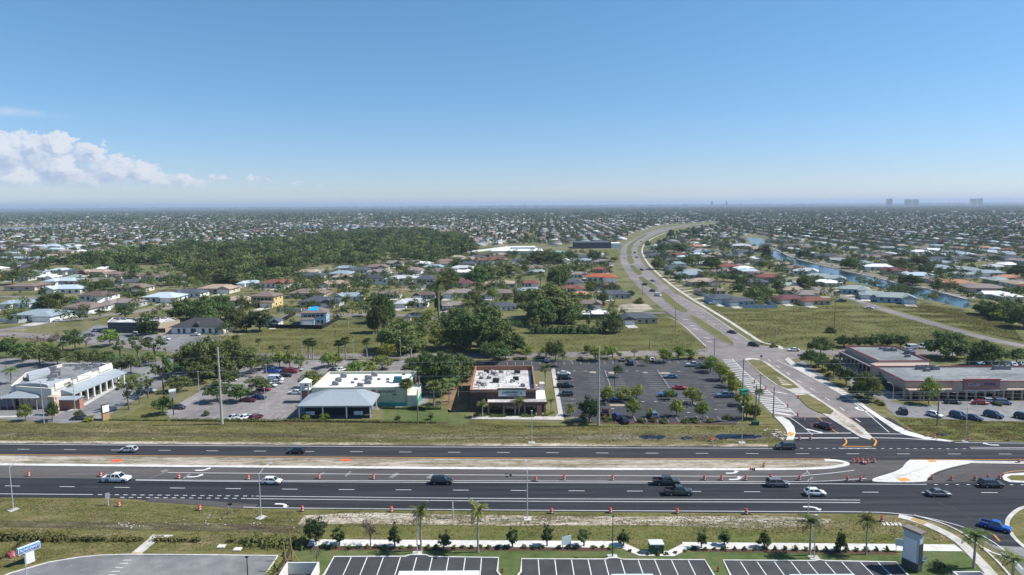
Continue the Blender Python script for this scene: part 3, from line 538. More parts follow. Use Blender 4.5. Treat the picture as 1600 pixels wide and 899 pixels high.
curbed('parking_lot', [(-80, 940), (15, 897), (75, 880), (120, 872.5), (155, 869), (200, 867.5), (300, 868.2), (434, 869.6), (416, 897), (395, 945)], LOTC)
pm = MB()
for x, y in ((199, 876), (194, 881), (187, 887.5), (181, 893.5), (176, 899)): wpath([P(x - 7, y), P(x + 6, y)], .42, .062, pm)
struct(pm.build('crosswalk', PAINTD))
sw = MB(); road([(212, 866.5), (245, 838.5)], 1.9, .02, sw, .09, sm=False); road([(236, 838.6), (268, 839)], 1.2, .02, sw, .085, sm=False); struct(sw.build('sidewalk', CONC))
sw = MB(); wpath([P(204, 866.3), P(219, 866.3)], .9, .1, sw); struct(sw.build('tactile_paving', YELD))
sw = MB(); road([(482, 848.7), (640, 849.6), (800, 850.6), (968, 851.6)], 2.4, .02, sw, .1); road([(966, 850), (1000, 865), (1048, 866), (1076, 852)], 1.9, .02, sw, .094, sm=False); road([(1068, 853), (1300, 855.2), (1498, 857)], 2.4, .02, sw, .1)
struct(sw.build('sidewalk', CONCW))
sw = MB(); road([(1404, 807), (1425, 812), (1450, 821), (1478, 834), (1500, 848), (1520, 867), (1548, 897), (1580, 935)], 1.9, .02, sw, .106); struct(sw.build('sidewalk', CONC))
sw = MB(); wpath([P(1425, 811), P(1446, 819.5)], 1.5, .112, sw); struct(sw.build('tactile_paving', YELD))
sw = MB(); road([(1428, 806), (1470, 818), (1500, 832), (1530, 853), (1560, 880), (1590, 915)], .4, .02, sw, .16); road([(1700, 787), (1640, 788), (1600, 793.5), (1581, 805), (1573.5, 820), (1583, 839), (1602, 857), (1640, 885)], .7, .02, sw, .16); struct(sw.build('kerb', CONC))
wl2 = MB(); 
for a, b in (((1530, 853), (1548, 862)), ((1540, 860), (1566, 869)), ((1562, 870), (1578, 876))): wpath([P(*a), P(*b)], .3, .068, wl2)
struct(wl2.build('road_marking', PAINT))
wb = MB()
for k in range(5): wpath([P(1379 + k * 6.2, 816.5), P(1383 + k * 6.2, 821.5)], .5, .05, wb)
struct(wb.build('sandbag_row', CONCW))
# slabs beside buildings
sw = MB(); slab([(737, 650), (868, 652), (872, 647), (861, 577), (867, 577), (881, 655), (880, 657), (737, 655.5)], .02, .14, sw); struct(sw.build('sidewalk', CONC))
sw = MB(); road([(-80, 656), (0, 652), (60, 650), (118, 640), (130, 634), (186, 601)], 1.6, .02, sw, .12, sm=False); struct(sw.build('sidewalk', CONC))
mu = MB(); road([(482, 857), (650, 858.3), (960, 859.5)], 1.2, .04, mu); road([(1080, 860), (1300, 863), (1400, 865)], 1.2, .04, mu); road([(270, 657.5), (440, 659), (700, 661.5)], 1.6, .045, mu); road([(880, 660), (1150, 663)], 1.5, .045, mu)
struct(mu.build('mulch_bed', MULCH))
so_ = MB()
for x, y, r in ((182, 721, 1.5), (541, 720, 1.2)): wpath([P(x - 7, y), P(x + 7, y)], r, .165, so_)
struct(so_.build('orange_spray_mark', mat('orange_spray', (.75, .10, .03), .8, var=.3, sc=6)))
# ---------------------------------------------------------------- vegetation library
BARK = mat('grey_brown_bark', (.17, .14, .11), .95, var=.25, sc=3)
PBARK = mat('pale_palm_bark', (.34, .31, .27), .95, var=.15, sc=3)
L_OAK = leafmat('oak_leaves', (0.053, 0.087, 0.031), (0.149, 0.205, 0.076))
L_YEL = leafmat('light_green_leaves', (0.092, 0.144, 0.028), (0.241, 0.299, 0.075))
L_DRK = leafmat('dark_green_leaves', (0.037, 0.063, 0.028), (0.090, 0.129, 0.055))
L_BARE = leafmat('greyish_leaves', (0.138, 0.115, 0.086), (0.230, 0.196, 0.149))
L_PALM = leafmat('palm_fronds', (0.081, 0.121, 0.040), (0.184, 0.224, 0.086), sc=2)
L_HEDGE = leafmat('hedge_leaves', (0.081, 0.098, 0.030), (0.184, 0.196, 0.069), sc=1.5)
L_RED = leafmat('reddish_leaves', (0.103, 0.040, 0.029), (0.161, 0.069, 0.046))
def quads(cen, nrm, size, r):
    """numpy leaf quads: centre, normal, size -> verts"""
    n = len(cen); nrm = nrm / (np.linalg.norm(nrm, axis=1)[:, None] + 1e-9)
    t = r.normal(size=(n, 3)); u = np.cross(nrm, t); u /= np.linalg.norm(u, axis=1)[:, None] + 1e-9; v = np.cross(nrm, u)
    s = (size * r.uniform(.6, 1.3, n))[:, None]; k = r.uniform(.5, 1, n)[:, None]
    V = np.stack([cen - u * s - v * s * k * .3, cen + v * s * k * -.9 + u * s * .2, cen + u * s + v * s * k * .3, cen + v * s * k - u * s * .2], 1)
    return V.reshape(-1, 3)
def qmesh(name, V, m, tint=None, k=4):
    n = len(V) // k; me = bpy.data.meshes.new(name); me.vertices.add(len(V)); me.vertices.foreach_set('co', V.astype(np.float32).ravel())
    me.loops.add(len(V)); me.loops.foreach_set('vertex_index', np.arange(len(V), dtype=np.int32)); me.polygons.add(n)
    me.polygons.foreach_set('loop_start', np.arange(n, dtype=np.int32) * k)
    try: me.polygons.foreach_set('loop_total', np.full(n, k, np.int32))
    except Exception: pass
    me.materials.append(m)
    if tint is not None:
        a = me.attributes.new('tint', 'FLOAT', 'FACE'); a.data.foreach_set('value', tint.astype(np.float32))
    me.update(); return me
def crown_pts(r, shape, nl, per, lobes_r=.3):
    """unit crown: base z=0, top z=1, radius .5 -> leaf centres and outward normals"""
    C, Nn = [], []
    for i in range(nl):
        for _ in range(50):
            p = r.uniform(-1, 1, 3)
            if shape == 'dome': ok = p[0]**2 + p[1]**2 + (max(0, p[2]) ** 2) <= 1 and p[2] > -.35
            elif shape == 'oval': ok = p[0]**2 + p[1]**2 + p[2]**2 <= 1
            elif shape == 'cone': ok = math.hypot(p[0], p[1]) < (1 - p[2]) / 2 * .9 + .1
            else: ok = np.dot(p, p) <= 1
            if ok and r.random() < .25 + .75 * np.linalg.norm(p): break
        lr = lobes_r * r.uniform(.45, 1.4); m = int(per * (lr / lobes_r) ** 1.5 * r.uniform(.6, 1.4)) + 4; d = r.normal(size=(m, 3)); d /= np.linalg.norm(d, axis=1)[:, None]
        d[:, 2] = d[:, 2] * .8 + .1
        cc = p * (1 - lr * .9) + d * lr * r.uniform(.55, 1.05, m)[:, None] * np.array([1, 1, .75])
        C.append(cc); Nn.append(d + np.array([0, 0, .5]) + r.normal(size=(m, 3)) * .45)
    C = np.concatenate(C); C += r.normal(size=C.shape) * .035; Nn = np.concatenate(Nn); lo, hi = (-.35, 1) if shape == 'dome' else (-1, 1)
    C[:, 0] *= .5; C[:, 1] *= .5; C[:, 2] = (C[:, 2] - lo) / (hi - lo)
    return C, Nn
def tree_proto(name, w, h, shape, nl, per, leaf, m, clear=.28, lr=.3, seed=0, lean=0, parts=('crown', 'trunk')):
    r = np.random.default_rng(seed); rt = empty(name, (0, 0, 0))
    C, Nn = crown_pts(r, shape, nl, per, lr); C = C * np.array([w, w, h * (1 - clear)]) + np.array([0, 0, h * clear])
    o = bpy.data.objects.new(parts[0], qmesh('crown', quads(C, Nn, leaf, r), m)); link(o, rt)
    mb = MB(); tr = .018 * h + .05
    top = h * (clear + (1 - clear) * .35); mb.path([(0, 0, 0), (lean * .3, .05, h * clear * .6), (lean, 0, top)], [tr * 1.25, tr, tr * .55], 7)
    for k in range(6):
        a = k * 1.05 + r.uniform(0, .5); z0 = h * clear * r.uniform(.75, 1.15); rr = w * r.uniform(.26, .4)
        mb.path([(lean * .6, 0, z0), (math.cos(a) * rr * .5, math.sin(a) * rr * .5, z0 + (h - z0) * .3), (math.cos(a) * rr, math.sin(a) * rr, z0 + (h - z0) * .62)], [tr * .5, tr * .33, tr * .12], 5)
    mb.build(parts[1], BARK, rt); rt['w'] = w; rt['h'] = h; return rt
def palm_proto(name, h, nf, fl, kind, seed):
    r = random.Random(seed); rt = empty(name, (0, 0, 0)); mb = MB(); tr = .17 if kind != 'royal' else .24
    if kind == 'royal': mb.path([(0, 0, 0), (0, 0, .6), (0, 0, h * .45), (.05, 0, h * .8)], [tr * 1.5, tr * 1.15, tr * 1.1, tr * .75], 10)
    else: mb.path([(0, 0, 0), (r.uniform(-.2, .2), 0, h * .5), (0, 0, h)], [tr * 1.2, tr, tr], 8)
    mb.build('trunk', PBARK, rt)
    if kind == 'royal':
        s = MB(); s.path([(.05, 0, h * .8), (.05, 0, h * .9), (.05, 0, h)], [tr * .85, tr * .7, .07], 10); s.build('crownshaft', mat('palm_crownshaft', (.12, .19, .05), .5), rt)
    f = MB()
    for k in range(nf):
        a = k * 2.4 + r.uniform(-.2, .2)
        if kind == 'cabbage':
            e0 = r.uniform(-.7, 1.35); d = Vector((math.cos(a) * math.cos(e0), math.sin(a) * math.cos(e0), math.sin(e0))); u = d.cross((0, 0, 1)).normalized(); b = Vector((0, 0, h)) + d * .35; L_ = fl * r.uniform(.8, 1.1); n_ = 7
            for j in range(n_):
                t = (j - (n_ - 1) / 2) * .33; dd = (d * math.cos(t) + u * math.sin(t)); w_ = u * math.cos(t) - d * math.sin(t); e = b + dd * L_ + Vector((0, 0, -.25 * L_ * r.uniform(.5, 1.2))); mid = b + dd * L_ * .6
                f.add([b, mid - w_ * .09 * L_, e, mid + w_ * .09 * L_], [(0, 1, 2, 3)])
        else:
            e0 = r.uniform(.25, 1.35) if k < nf * .7 else r.uniform(-.3, .3); pts = []; p = Vector((0, 0, h)); e = e0; L_ = fl * r.uniform(.85, 1.1); seg = 7
            for j in range(seg + 1):
                pts.append(p.copy()); d = Vector((math.cos(a) * math.cos(e), math.sin(a) * math.cos(e), math.sin(e))); p = p + d * L_ / seg; e -= .22 if kind == 'royal' else .2
            side = Vector((-math.sin(a), math.cos(a), 0))
            for j in range(1, seg + 1):
                for q in (0, .5):
                    c = pts[j - 1].lerp(pts[j], q); d = (pts[j] - pts[j - 1]).normalized(); ll = fl * .27 * math.sin(math.pi * min(1, (j + q) / (seg + 1.2)) ** .8) + .12; wv_ = fl * .035
                    for sg in (-1, 1):
                        dr = (side * sg + d * .55 + Vector((0, 0, -.45 + r.uniform(-.25, .35)))).normalized(); f.add([c, c + dr * ll * .5 + d * wv_, c + dr * ll, c + dr * ll * .5 - d * wv_], [(0, 1, 2, 3)])
            for j in range(seg): f.bar(pts[j], pts[j + 1], .05 * (1 - j / seg) + .02)
    f.build('fronds', L_PALM, rt); rt['w'] = fl * 2; rt['h'] = h + fl * .5; return rt
PROTO = {}
def proto(kind, n, fn): PROTO[kind] = [fn(i) for i in range(n)]
proto('oak', 6, lambda i: tree_proto('oak_tree', 9, 7, 'dome', 32, 72, .25, L_OAK, .30, .30, 10 + i, random.uniform(-.3, .3)))
proto('bigoak', 4, lambda i: tree_proto('large_oak_tree', 16, 11, 'dome', 70, 110, .34, L_OAK, .14, .22, 20 + i))
proto('yellow', 4, lambda i: tree_proto('broadleaf_tree', 8, 7, 'dome', 24, 58, .24, L_YEL, .24, .30, 30 + i))
proto('dark', 4, lambda i: tree_proto('dense_tree', 9, 8, 'oval', 36, 80, .28, L_DRK, .10, .28, 40 + i))
proto('sparse', 5, lambda i: tree_proto('thin_tree', 7, 10, 'oval', 20, 42, .25, L_OAK, .32, .22, 50 + i, random.uniform(-.5, .5)))
proto('young', 5, lambda i: tree_proto('young_tree', 2.6, 5.2, ('oval', 'cone', 'oval')[i % 3], 30, 55, .12, (L_DRK, L_OAK)[i % 2], .14, .24, 60 + i, random.uniform(-.15, .15)))
proto('bare', 3, lambda i: tree_proto('nearly_bare_tree', 6, 6, 'oval', 14, 22, .18, L_BARE, .30, .3, 70 + i))
proto('redtree', 1, lambda i: tree_proto('reddish_tree', 8, 7, 'dome', 26, 70, .26, L_RED, .1, .30, 75))
proto('pine', 2, lambda i: tree_proto('columnar_pine', 5, 20, 'cone', 46, 40, .32, L_DRK, .08, .2, 80 + i))
proto('bush', 4, lambda i: tree_proto('bush', 2.5, 1.8, 'dome', 12, 60, .13, L_HEDGE, .02, .35, 85 + i, parts=('foliage', 'stem')))
proto('shrub', 3, lambda i: tree_proto('leafy_shrub', 4, 3.6, 'dome', 18, 70, .17, L_YEL, .05, .35, 90 + i, parts=('foliage', 'stem')))
proto('royal', 3, lambda i: palm_proto('royal_palm', 9, 19, 3.9, 'royal', i))
proto('cabbage', 4, lambda i: palm_proto('cabbage_palm', 7, 44, 1.6, 'cabbage', i))
proto('palm', 3, lambda i: palm_proto('feather_palm', 6, 18, 2.6, 'feather', i + 9))
KIND_WORDS = {'oak': ('round-crowned green oak tree', 'tree'), 'bigoak': ('large dense dark green oak tree', 'tree'), 'yellow': ('light green leafy tree', 'tree'), 'dark': ('dense dark green tree', 'tree'), 'sparse': ('thin tall see-through tree', 'tree'),
              'young': ('slim young staked tree', 'tree'), 'bare': ('nearly bare brownish tree', 'tree'), 'redtree': ('reddish-leaved round tree', 'tree'), 'pine': ('tall narrow dark pine', 'tree'), 'bush': ('low rounded green bush', 'bush'), 'shrub': ('bright green leafy shrub', 'shrub'),
              'royal': ('royal palm with pale smooth trunk', 'palm tree'), 'cabbage': ('cabbage palm with ball-shaped crown', 'palm tree'), 'palm': ('feathery palm', 'palm tree')}
TREES = []
USED = set()
def inst(kind, loc, rz=None, sc=(1, 1, 1), i=None):
    pr = random.choice(PROTO[kind]) if i is None else PROTO[kind][i % len(PROTO[kind])]
    if pr.name not in USED: USED.add(pr.name); o = pr
    else: o = copy_tree(pr)
    o.location = loc; o.rotation_euler = (0, 0, random.uniform(0, 6.28) if rz is None else rz); o.scale = sc; return o
def tree(kind, px, py, ytop, wpx, where, words=None, group=None):
    x, y, _ = P(px, py); h = max(.5, height(px, py, ytop)); w = wpx / scale_at(py, px)
    pr = random.choice(PROTO[kind]); 
    sx = w / pr['w'] * (1.4 if kind == 'young' else 1.12); sz = h / pr['h']
    if kind in ('royal', 'cabbage', 'palm'): sx = min(max(sx, sz * .7), sz * 1.6)
    o = pr if pr.name not in USED else copy_tree(pr); USED.add(pr.name)
    o.location = (x, y, 0.02); o.rotation_euler = (0, 0, random.uniform(0, 6.28)); o.scale = (sx, sx * random.uniform(.9, 1.1), sz)
    kw, cat = KIND_WORDS[kind]
    tag(o, f"{words or kw} {where}", cat, group or f"{cat}s {where}", auto=True); TREES.append((px, py, wpx)); return o
# ---------------------------------------------------------------- vehicles
TYRE = mat('black_tyre', (.015, .015, .016), .9); RIM = mat('alloy_rim', (.45, .45, .46), .35, .8); GLS = mat('dark_car_glass', (.012, .015, .02), .08, spec=.8)
HEAD = mat('clear_headlight', (.75, .76, .78), .15); TAIL = mat('red_taillight', (.35, .02, .02), .25); TRIM = mat('black_plastic_trim', (.02, .02, .022), .6)
def paint(name, c, metal=.0):
    if name in MATS: return MATS[name]
    m = mat(name, c, .32, metal, var=.03, sc=.5, spec=.5); m.node_tree.nodes['Principled BSDF'].inputs['Coat Weight'].default_value = .35; m.node_tree.nodes['Principled BSDF'].inputs['Coat Roughness'].default_value = .08; return m
PAINTS = {'white': (.72, .73, .74), 'silver': (.42, .43, .45), 'grey': (.15, .155, .165), 'dark grey': (.05, .053, .06), 'black': (.012, .012, .015), 'red': (.32, .012, .018), 'dark red': (.10, .012, .018), 'blue': (.012, .09, .35), 'dark blue': (.012, .03, .10), 'bright blue': (.01, .10, .42), 'green': (.04, .055, .05), 'tan': (.33, .29, .23), 'steel blue': (.10, .16, .25)}
CARDEF = {  # L, W, H, belt, hood z, cabin: base front, top front, top rear, base rear (x forward)
 'sedan': (4.8, 1.84, 1.45, .92, .80, 1.15, .35, -.95, -1.75), 'hatch': (4.3, 1.8, 1.5, .95, .85, 1.15, .45, -1.45, -2.0), 'suv': (4.8, 1.95, 1.75, 1.08, .98, 1.25, .6, -1.95, -2.3),
 'pickup': (5.8, 2.02, 1.92, 1.2, 1.12, 1.35, .75, -.7, -.95), 'van': (5.4, 2.0, 2.15, 1.2, 1.1, 2.1, 1.3, -2.45, -2.65), 'coupe': (4.6, 1.85, 1.3, .88, .78, .9, .1, -.9, -1.8)}
def ring(x, w, z0, z1, n=0):
    c = .18 * (z1 - z0); i = w * .12
    return [(x, -w + i, z0), (x, -w, z0 + c), (x, -w, z0 + (z1 - z0) * .6), (x, -w + .05, z1 - c * .7), (x, -w + .14, z1), (x, w - .14, z1), (x, w - .05, z1 - c * .7), (x, w, z0 + (z1 - z0) * .6), (x, w, z0 + c), (x, w - i, z0)]
def car_proto(kind):
    L_, W_, H_, belt, hood, a0, a1, a2, a3 = CARDEF[kind]; h = L_ / 2; w = W_ / 2; rt = empty(kind if kind != 'van' else 'cargo_van', (0, 0, 0))
    rt.name = {'sedan': 'sedan_car', 'hatch': 'hatchback_car', 'suv': 'suv_car', 'pickup': 'pickup_truck', 'van': 'cargo_van', 'coupe': 'coupe_car'}[kind]
    b = MB(); rear = belt if kind != 'sedan' and kind != 'coupe' else belt - .02
    st = [(h, w * .78, .42, .62), (h - .08, w * .9, .30, hood - .12), (h - .45, w * .97, .25, hood - .03), (a0 + .15, w, .24, hood + .03), (a0 - .15, w, .24, belt)]
    if kind == 'pickup':
        st += [(a3 - .05, w, .26, belt + .02)]; b.loft([ring(*q) for q in st[::-1]])
        bx0, bx1 = a3 - .08, -h; bz = .8
        b.box(((bx0 + bx1) / 2, 0, (.3 + bz) / 2), (bx0 - bx1, 2 * w - .02, bz - .3))
        for s in (-1, 1): b.box(((bx0 + bx1) / 2, s * (w - .06), (bz + belt) / 2), (bx0 - bx1, .11, belt - bz))
        b.box((bx1 + .05, 0, (bz + belt) / 2), (.09, 2 * w - .24, belt - bz))
    else:
        st += [(-h + .55, w, .26, rear), (-h + .1, w * .95, .3, rear - .03), (-h, w * .82, .45, rear - .2)]
        b.loft([ring(*q) for q in st[::-1]])
    wb_, wt = w - .1, w - .28
    if kind == 'van': wt = w - .14
    R_ = lambda x, ww, z: [(x, -ww, z), (x, ww, z)]
    # roof and pillars in body colour
    th = .07; zt = H_
    b.loft([[(a1 + .02, -wt, zt - th), (a1 + .02, wt, zt - th), (a1 - .05, wt - .06, zt), (a1 - .05, -wt + .06, zt)], [(a2, -wt, zt - th), (a2, wt, zt - th), (a2 + .08, wt - .06, zt), (a2 + .08, -wt + .06, zt)]])
    for s in (-1, 1):
        b.bar((a0 - .02, s * wb_, belt - .03), (a1, s * (wt - .01), zt - th), .09, .07); b.bar((a3 + .02, s * wb_, belt - .03), (a2 + .05, s * (wt - .01), zt - th), .16, .09)
        xm = (a0 + a3) / 2 - .1
        if kind != 'coupe': b.bar((xm, s * (wb_ + .005), belt - .03), (xm - .03, s * (wt + .01), zt - th), .09, .05)
        if kind in ('suv', 'hatch'): xm = a3 + .75; b.bar((xm, s * (wb_ + .005), belt - .03), (xm + .05, s * (wt + .01), zt - th), .1, .05)
        if kind == 'van': b.add([(.55, s * (wb_ + .02), belt - .05), (a3, s * (wb_ + .02), belt - .05), (a2, s * (wt + .02), zt - th + .01), (.55, s * (wt + .02), zt - th + .01)], [(0, 1, 2, 3) if s < 0 else (3, 2, 1, 0)])
    b.build('body', paint('white_paint', PAINTS['white']), rt)
    g = MB(); g.loft([[(a0, -wb_, belt - .05), (a0, wb_, belt - .05), (a3, wb_, belt - .05), (a3, -wb_, belt - .05)], [(a1, -wt, zt - th - .005), (a1, wt, zt - th - .005), (a2, wt, zt - th - .005), (a2, -wt, zt - th - .005)]]); g.build('windows', GLS, rt)
    wr = .34 if kind not in ('suv', 'pickup') else .39; fx, rx = h - .95, -h + (1.0 if kind != 'pickup' else 1.2)
    for x in (fx, rx):
        for s in (-1, 1):
            t = MB(); t.tube((x, s * (w - .2), wr), (x, s * (w + .02), wr), wr, wr, 14); o = t.build('wheel', TYRE, rt)
            t = MB(); t.tube((x, s * (w - .02), wr), (x, s * (w + .03), wr), wr * .62, wr * .55, 10); t.build('rim', RIM, o)
    for x in (fx, rx):
        for s in (-1, 1):
            t = MB(); n_ = 8; an = [math.pi * k / n_ for k in range(n_ + 1)]; yo = s * (w + .012)
            t.add([(x + math.cos(a) * (wr + .02), yo, wr + math.sin(a) * (wr + .02)) for a in an] + [(x + math.cos(a) * (wr + .09), yo, wr + math.sin(a) * (wr + .09)) for a in an], [(k, k + 1, n_ + 2 + k, n_ + 1 + k) for k in range(n_)]); t.build('wheel_arch', TRIM, rt)
    t = MB(); t.box((h - .02, 0, .42), (.1, W_ * .7, .16)); t.build('front_bumper', TRIM, rt)
    t = MB(); t.box((-h + .02, 0, .42), (.1, W_ * .7, .16)); t.build('rear_bumper', TRIM, rt)
    for s in (-1, 1):
        t = MB(); t.box((h - .1, s * w * .68, hood - .24), (.16, w * .36, .14)); t.build('headlight', HEAD, rt)
        t = MB(); t.box((-h + .05, s * w * .78, rear - .3), (.14, w * .26, .22)); t.build('taillight', TAIL, rt)
        t = MB(); t.box((a0 - .25, s * (w + .08), belt + .05), (.14, .18, .13)); t.build('wing_mirror', TRIM, rt)
    if kind == 'pickup':
        t = MB(); t.box(((a3 - h) / 2 - .02, 0, .83), (h + a3 - .3, 2 * w - .3, .04)); t.build('bed_floor', TRIM, rt)
    return rt
CARS = {k: car_proto(k) for k in CARDEF}
WORDS = {'sedan': 'sedan', 'hatch': 'hatchback', 'suv': 'SUV', 'pickup': 'pickup truck', 'van': 'van', 'coupe': 'coupe'}
def car(kind, px, py, col, deg, where, group=None, words=None, s=1.0):
    x, y, _ = P(px, py); pr = CARS[kind]; o = pr if kind not in USED else copy_tree(pr); USED.add(kind)
    z = .07; o.location = (x, y, z); o.rotation_euler = (0, 0, R(deg)); o.scale = (s,) * 3
    recolor(o, ('body',), paint(col.replace(' ', '_') + '_paint', PAINTS[col]))
    cat = {'pickup': 'pickup truck', 'van': 'van'}.get(kind, 'car')
    tag(o, words or f"{col} {WORDS[kind]} {where}", cat, group, auto=True); return o
# ---------------------------------------------------------------- houses
WALLS = {'cream': (.62, .56, .45), 'white': (.74, .74, .72), 'tan': (.50, .42, .31), 'yellow': (.62, .48, .22), 'blue': (.33, .47, .60), 'pink': (.58, .44, .38), 'grey': (.42, .43, .43)}
ROOFS = {'slate': (.085, .095, .115), 'dark': (.06, .06, .065), 'brown': (.20, .155, .135), 'darkbrown': (.13, .10, .09), 'greybrown': (.24, .205, .19), 'tan': (.36, .28, .22), 'bluegrey': (.26, .32, .36), 'lightblue': (.44, .52, .58), 'lightgrey': (.46, .47, .48), 'greygreen': (.28, .33, .32), 'redbrown': (.20, .085, .065), 'maroon': (.15, .07, .075), 'redorange': (.36, .11, .055), 'orange': (.42, .22, .14), 'white': (.74, .75, .76)}
ROOFW = {'slate': 'slate grey', 'dark': 'charcoal', 'brown': 'brown', 'darkbrown': 'dark brown', 'greybrown': 'grey-brown', 'tan': 'tan', 'bluegrey': 'blue-grey', 'lightblue': 'pale blue', 'lightgrey': 'light grey', 'greygreen': 'grey-green', 'redbrown': 'red-brown', 'maroon': 'maroon', 'redorange': 'orange-red', 'orange': 'orange', 'white': 'white'}
def wallm(k): return mat(k + '_stucco_wall', WALLS[k], .9, var=.08, sc=.8)
def roofm(k): return mat(k + '_roof_shingles', ROOFS[k], .9, var=.16, sc=1.3, spec=.15)
WIN = mat('house_window_glass', (.035, .045, .06), .1, spec=.8); FRM = mat('white_window_frame', (.7, .7, .68), .6); DOOR = mat('white_garage_door', (.66, .66, .63), .6); DOOR2 = mat('dark_front_door', (.10, .055, .04), .5)
def hip(mb, x0, x1, y0, y1, z, rise, ov=.6, gable=False, mi=0):
    x0 -= ov; x1 += ov; y0 -= ov; y1 += ov; lx, ly = x1 - x0, y1 - y0; s = min(lx, ly) / 2; g = 0 if gable else s; t = .16
    if lx >= ly: r0, r1 = (x0 + g, (y0 + y1) / 2), (x1 - g, (y0 + y1) / 2)
    else: r0, r1 = ((x0 + x1) / 2, y0 + g), ((x0 + x1) / 2, y1 - g)
    v = [(x0, y0, z), (x1, y0, z), (x1, y1, z), (x0, y1, z), (x0, y0, z + t), (x1, y0, z + t), (x1, y1, z + t), (x0, y1, z + t), (*r0, z + rise), (*r1, z + rise)]
    f = [(3, 2, 1, 0), (0, 1, 5, 4), (1, 2, 6, 5), (2, 3, 7, 6), (3, 0, 4, 7)]
    f += [(4, 5, 9, 8), (5, 6, 9), (6, 7, 8, 9), (7, 4, 8)] if lx >= ly else [(4, 5, 8), (5, 6, 9, 8), (6, 7, 9), (7, 4, 8, 9)]
    mb.add(v, f, mi)
def house_proto(i, two=False, gable=False):
    r = random.Random(100 + i); rt = empty('two_storey_house' if two else 'house', (0, 0, 0)); Wd = r.uniform(15, 19) if not two else 12; D = r.uniform(10, 13) if not two else 10; hw = 2.75 if not two else 5.7; rise = r.uniform(1.7, 2.3); rt['rise'] = rise + (.5 if two else 0)
    gx = r.choice((-1, 1)); gw, gd = 6.4, r.uniform(3.0, 5.0)
    wl_ = MB(); wl_.box((0, 0, hw / 2), (Wd, D, hw))
    g0, g1 = (Wd / 2 - gw, Wd / 2) if gx > 0 else (-Wd / 2, -Wd / 2 + gw)
    if not two: wl_.box(((g0 + g1) / 2, -D / 2 - gd / 2 + .01, hw / 2), (gw, gd, hw - .01))
    else: wl_.box(((g0 + g1) / 2, -D / 2 - 1.2, 1.4), (gw, 2.4, 2.8))
    if gable and not two:
        zg = hw + .1; wl_.add([(g0 - .02, -D / 2 - gd + .02, zg), (g1 + .02, -D / 2 - gd + .02, zg), ((g0 + g1) / 2, -D / 2 - gd + .02, zg + rise * .82)], [(0, 1, 2)])
    wl_.build('wall', wallm('cream'), rt)
    rf = MB(); hip(rf, -Wd / 2, Wd / 2, -D / 2, D / 2, hw, rise + (.5 if two else 0))
    if not two: hip(rf, g0, g1, -D / 2 - gd, 1.0, hw + .02, rise * .9, gable=gable)
    else: hip(rf, g0, g1, -D / 2 - 2.4, -D / 2 + .3, 2.8, .9, .35)
    rfo = rf.build('roof', roofm('brown'), rt)
    v = MB(); v.tube((Wd * .2, 1.2, hw + rise * .5), (Wd * .2, 1.2, hw + rise * .9 + .3), .09); v.tube((-Wd * .15, 1.6, hw + rise * .4), (-Wd * .15, 1.6, hw + rise * .8 + .2), .07); v.build('vent_pipe', FRM, rfo)
    gy = -D / 2 - gd if not two else -D / 2 - 2.4
    g = MB(); g.box(((g0 + g1) / 2, gy - .02, 1.15), (4.9, .06, 2.25)); g.build('garage_door', DOOR, rt)
    def win(x, y, z, w_, h_, side):
        f = MB(); d = (w_ + .16, .08, h_ + .16) if side in 'fb' else (.08, w_ + .16, h_ + .16); f.box((x, y, z), d); fo = f.build('window', FRM, rt)
        p = MB(); off = {'f': (0, -.035, 0), 'b': (0, .035, 0), 'l': (-.035, 0, 0), 'r': (.035, 0, 0)}[side]; d = (w_, .05, h_) if side in 'fb' else (.05, w_, h_); p.box((x + off[0], y + off[1], z + off[2]), d); p.build('pane', WIN, fo)
    for lv in ((1.5,) if not two else (1.5, 4.4)):
        xs = [q for q in np.linspace(-Wd / 2 + 2, Wd / 2 - 2, 5) if not (g0 - .8 < q < g1 + .8) or lv > 3]
        for k, x in enumerate(xs):
            if k == 1 and lv < 3: dd = MB(); dd.box((x, -D / 2 - .02, 1.05), (1.1, .08, 2.1)); dd.build('front_door', DOOR2, rt)
            else: win(x, -D / 2, lv, 1.6, 1.25, 'f')
        for s, nm in ((-1, 'l'), (1, 'r')):
            for y in (-D / 4, D / 4): win(s * Wd / 2, y, lv, 1.2, 1.1, nm)
        for x in (-Wd / 4, Wd / 4): win(x, D / 2, lv, 1.8, 1.2, 'b')
    dw = MB(); dw.box(((g0 + g1) / 2, gy - 4.5, .06), (5.2, 8.9, .06)); dw.build('driveway', CONC, rt)
    rt['w'] = Wd + 1.2; return rt
HP = [house_proto(i, gable=i in (1, 4)) for i in range(6)]; HP2 = [house_proto(20, True), house_proto(21, True)]
HOUSES = []
def house(px, py, wpx, roof, where, wall='cream', deg=None, two=False, back=False, i=None, words=None):
    """px, py: middle of the foot of the wall nearest the camera"""
    pr = (HP2 if two else HP)[(i if i is not None else random.randrange(9)) % (2 if two else 6)]
    o = pr if pr.name not in USED else copy_tree(pr); USED.add(pr.name)
    s = wpx / scale_at(py, px) / pr['w']; s = min(max(s, .6), 1.7); x, y, _ = P(px, py); a = (random.uniform(-6, 6) - 2 if deg is None else deg) + (180 if back else 0)
    o.location = (x, y + 6 * s, .03); o.rotation_euler = (0, 0, R(a)); o.scale = (s, min(s, 1.15), min(max(s, .9), 1.15))
    recolor(o, ('roof',), roofm(roof)); recolor(o, ('wall',), wallm(wall))
    tag(o, words or f"{'two-storey ' if two else ''}house with {ROOFW[roof]} roof {where}", 'house', f"houses {where}", auto=True); HOUSES.append((x, y + 6 * s, 11 * s)); return o
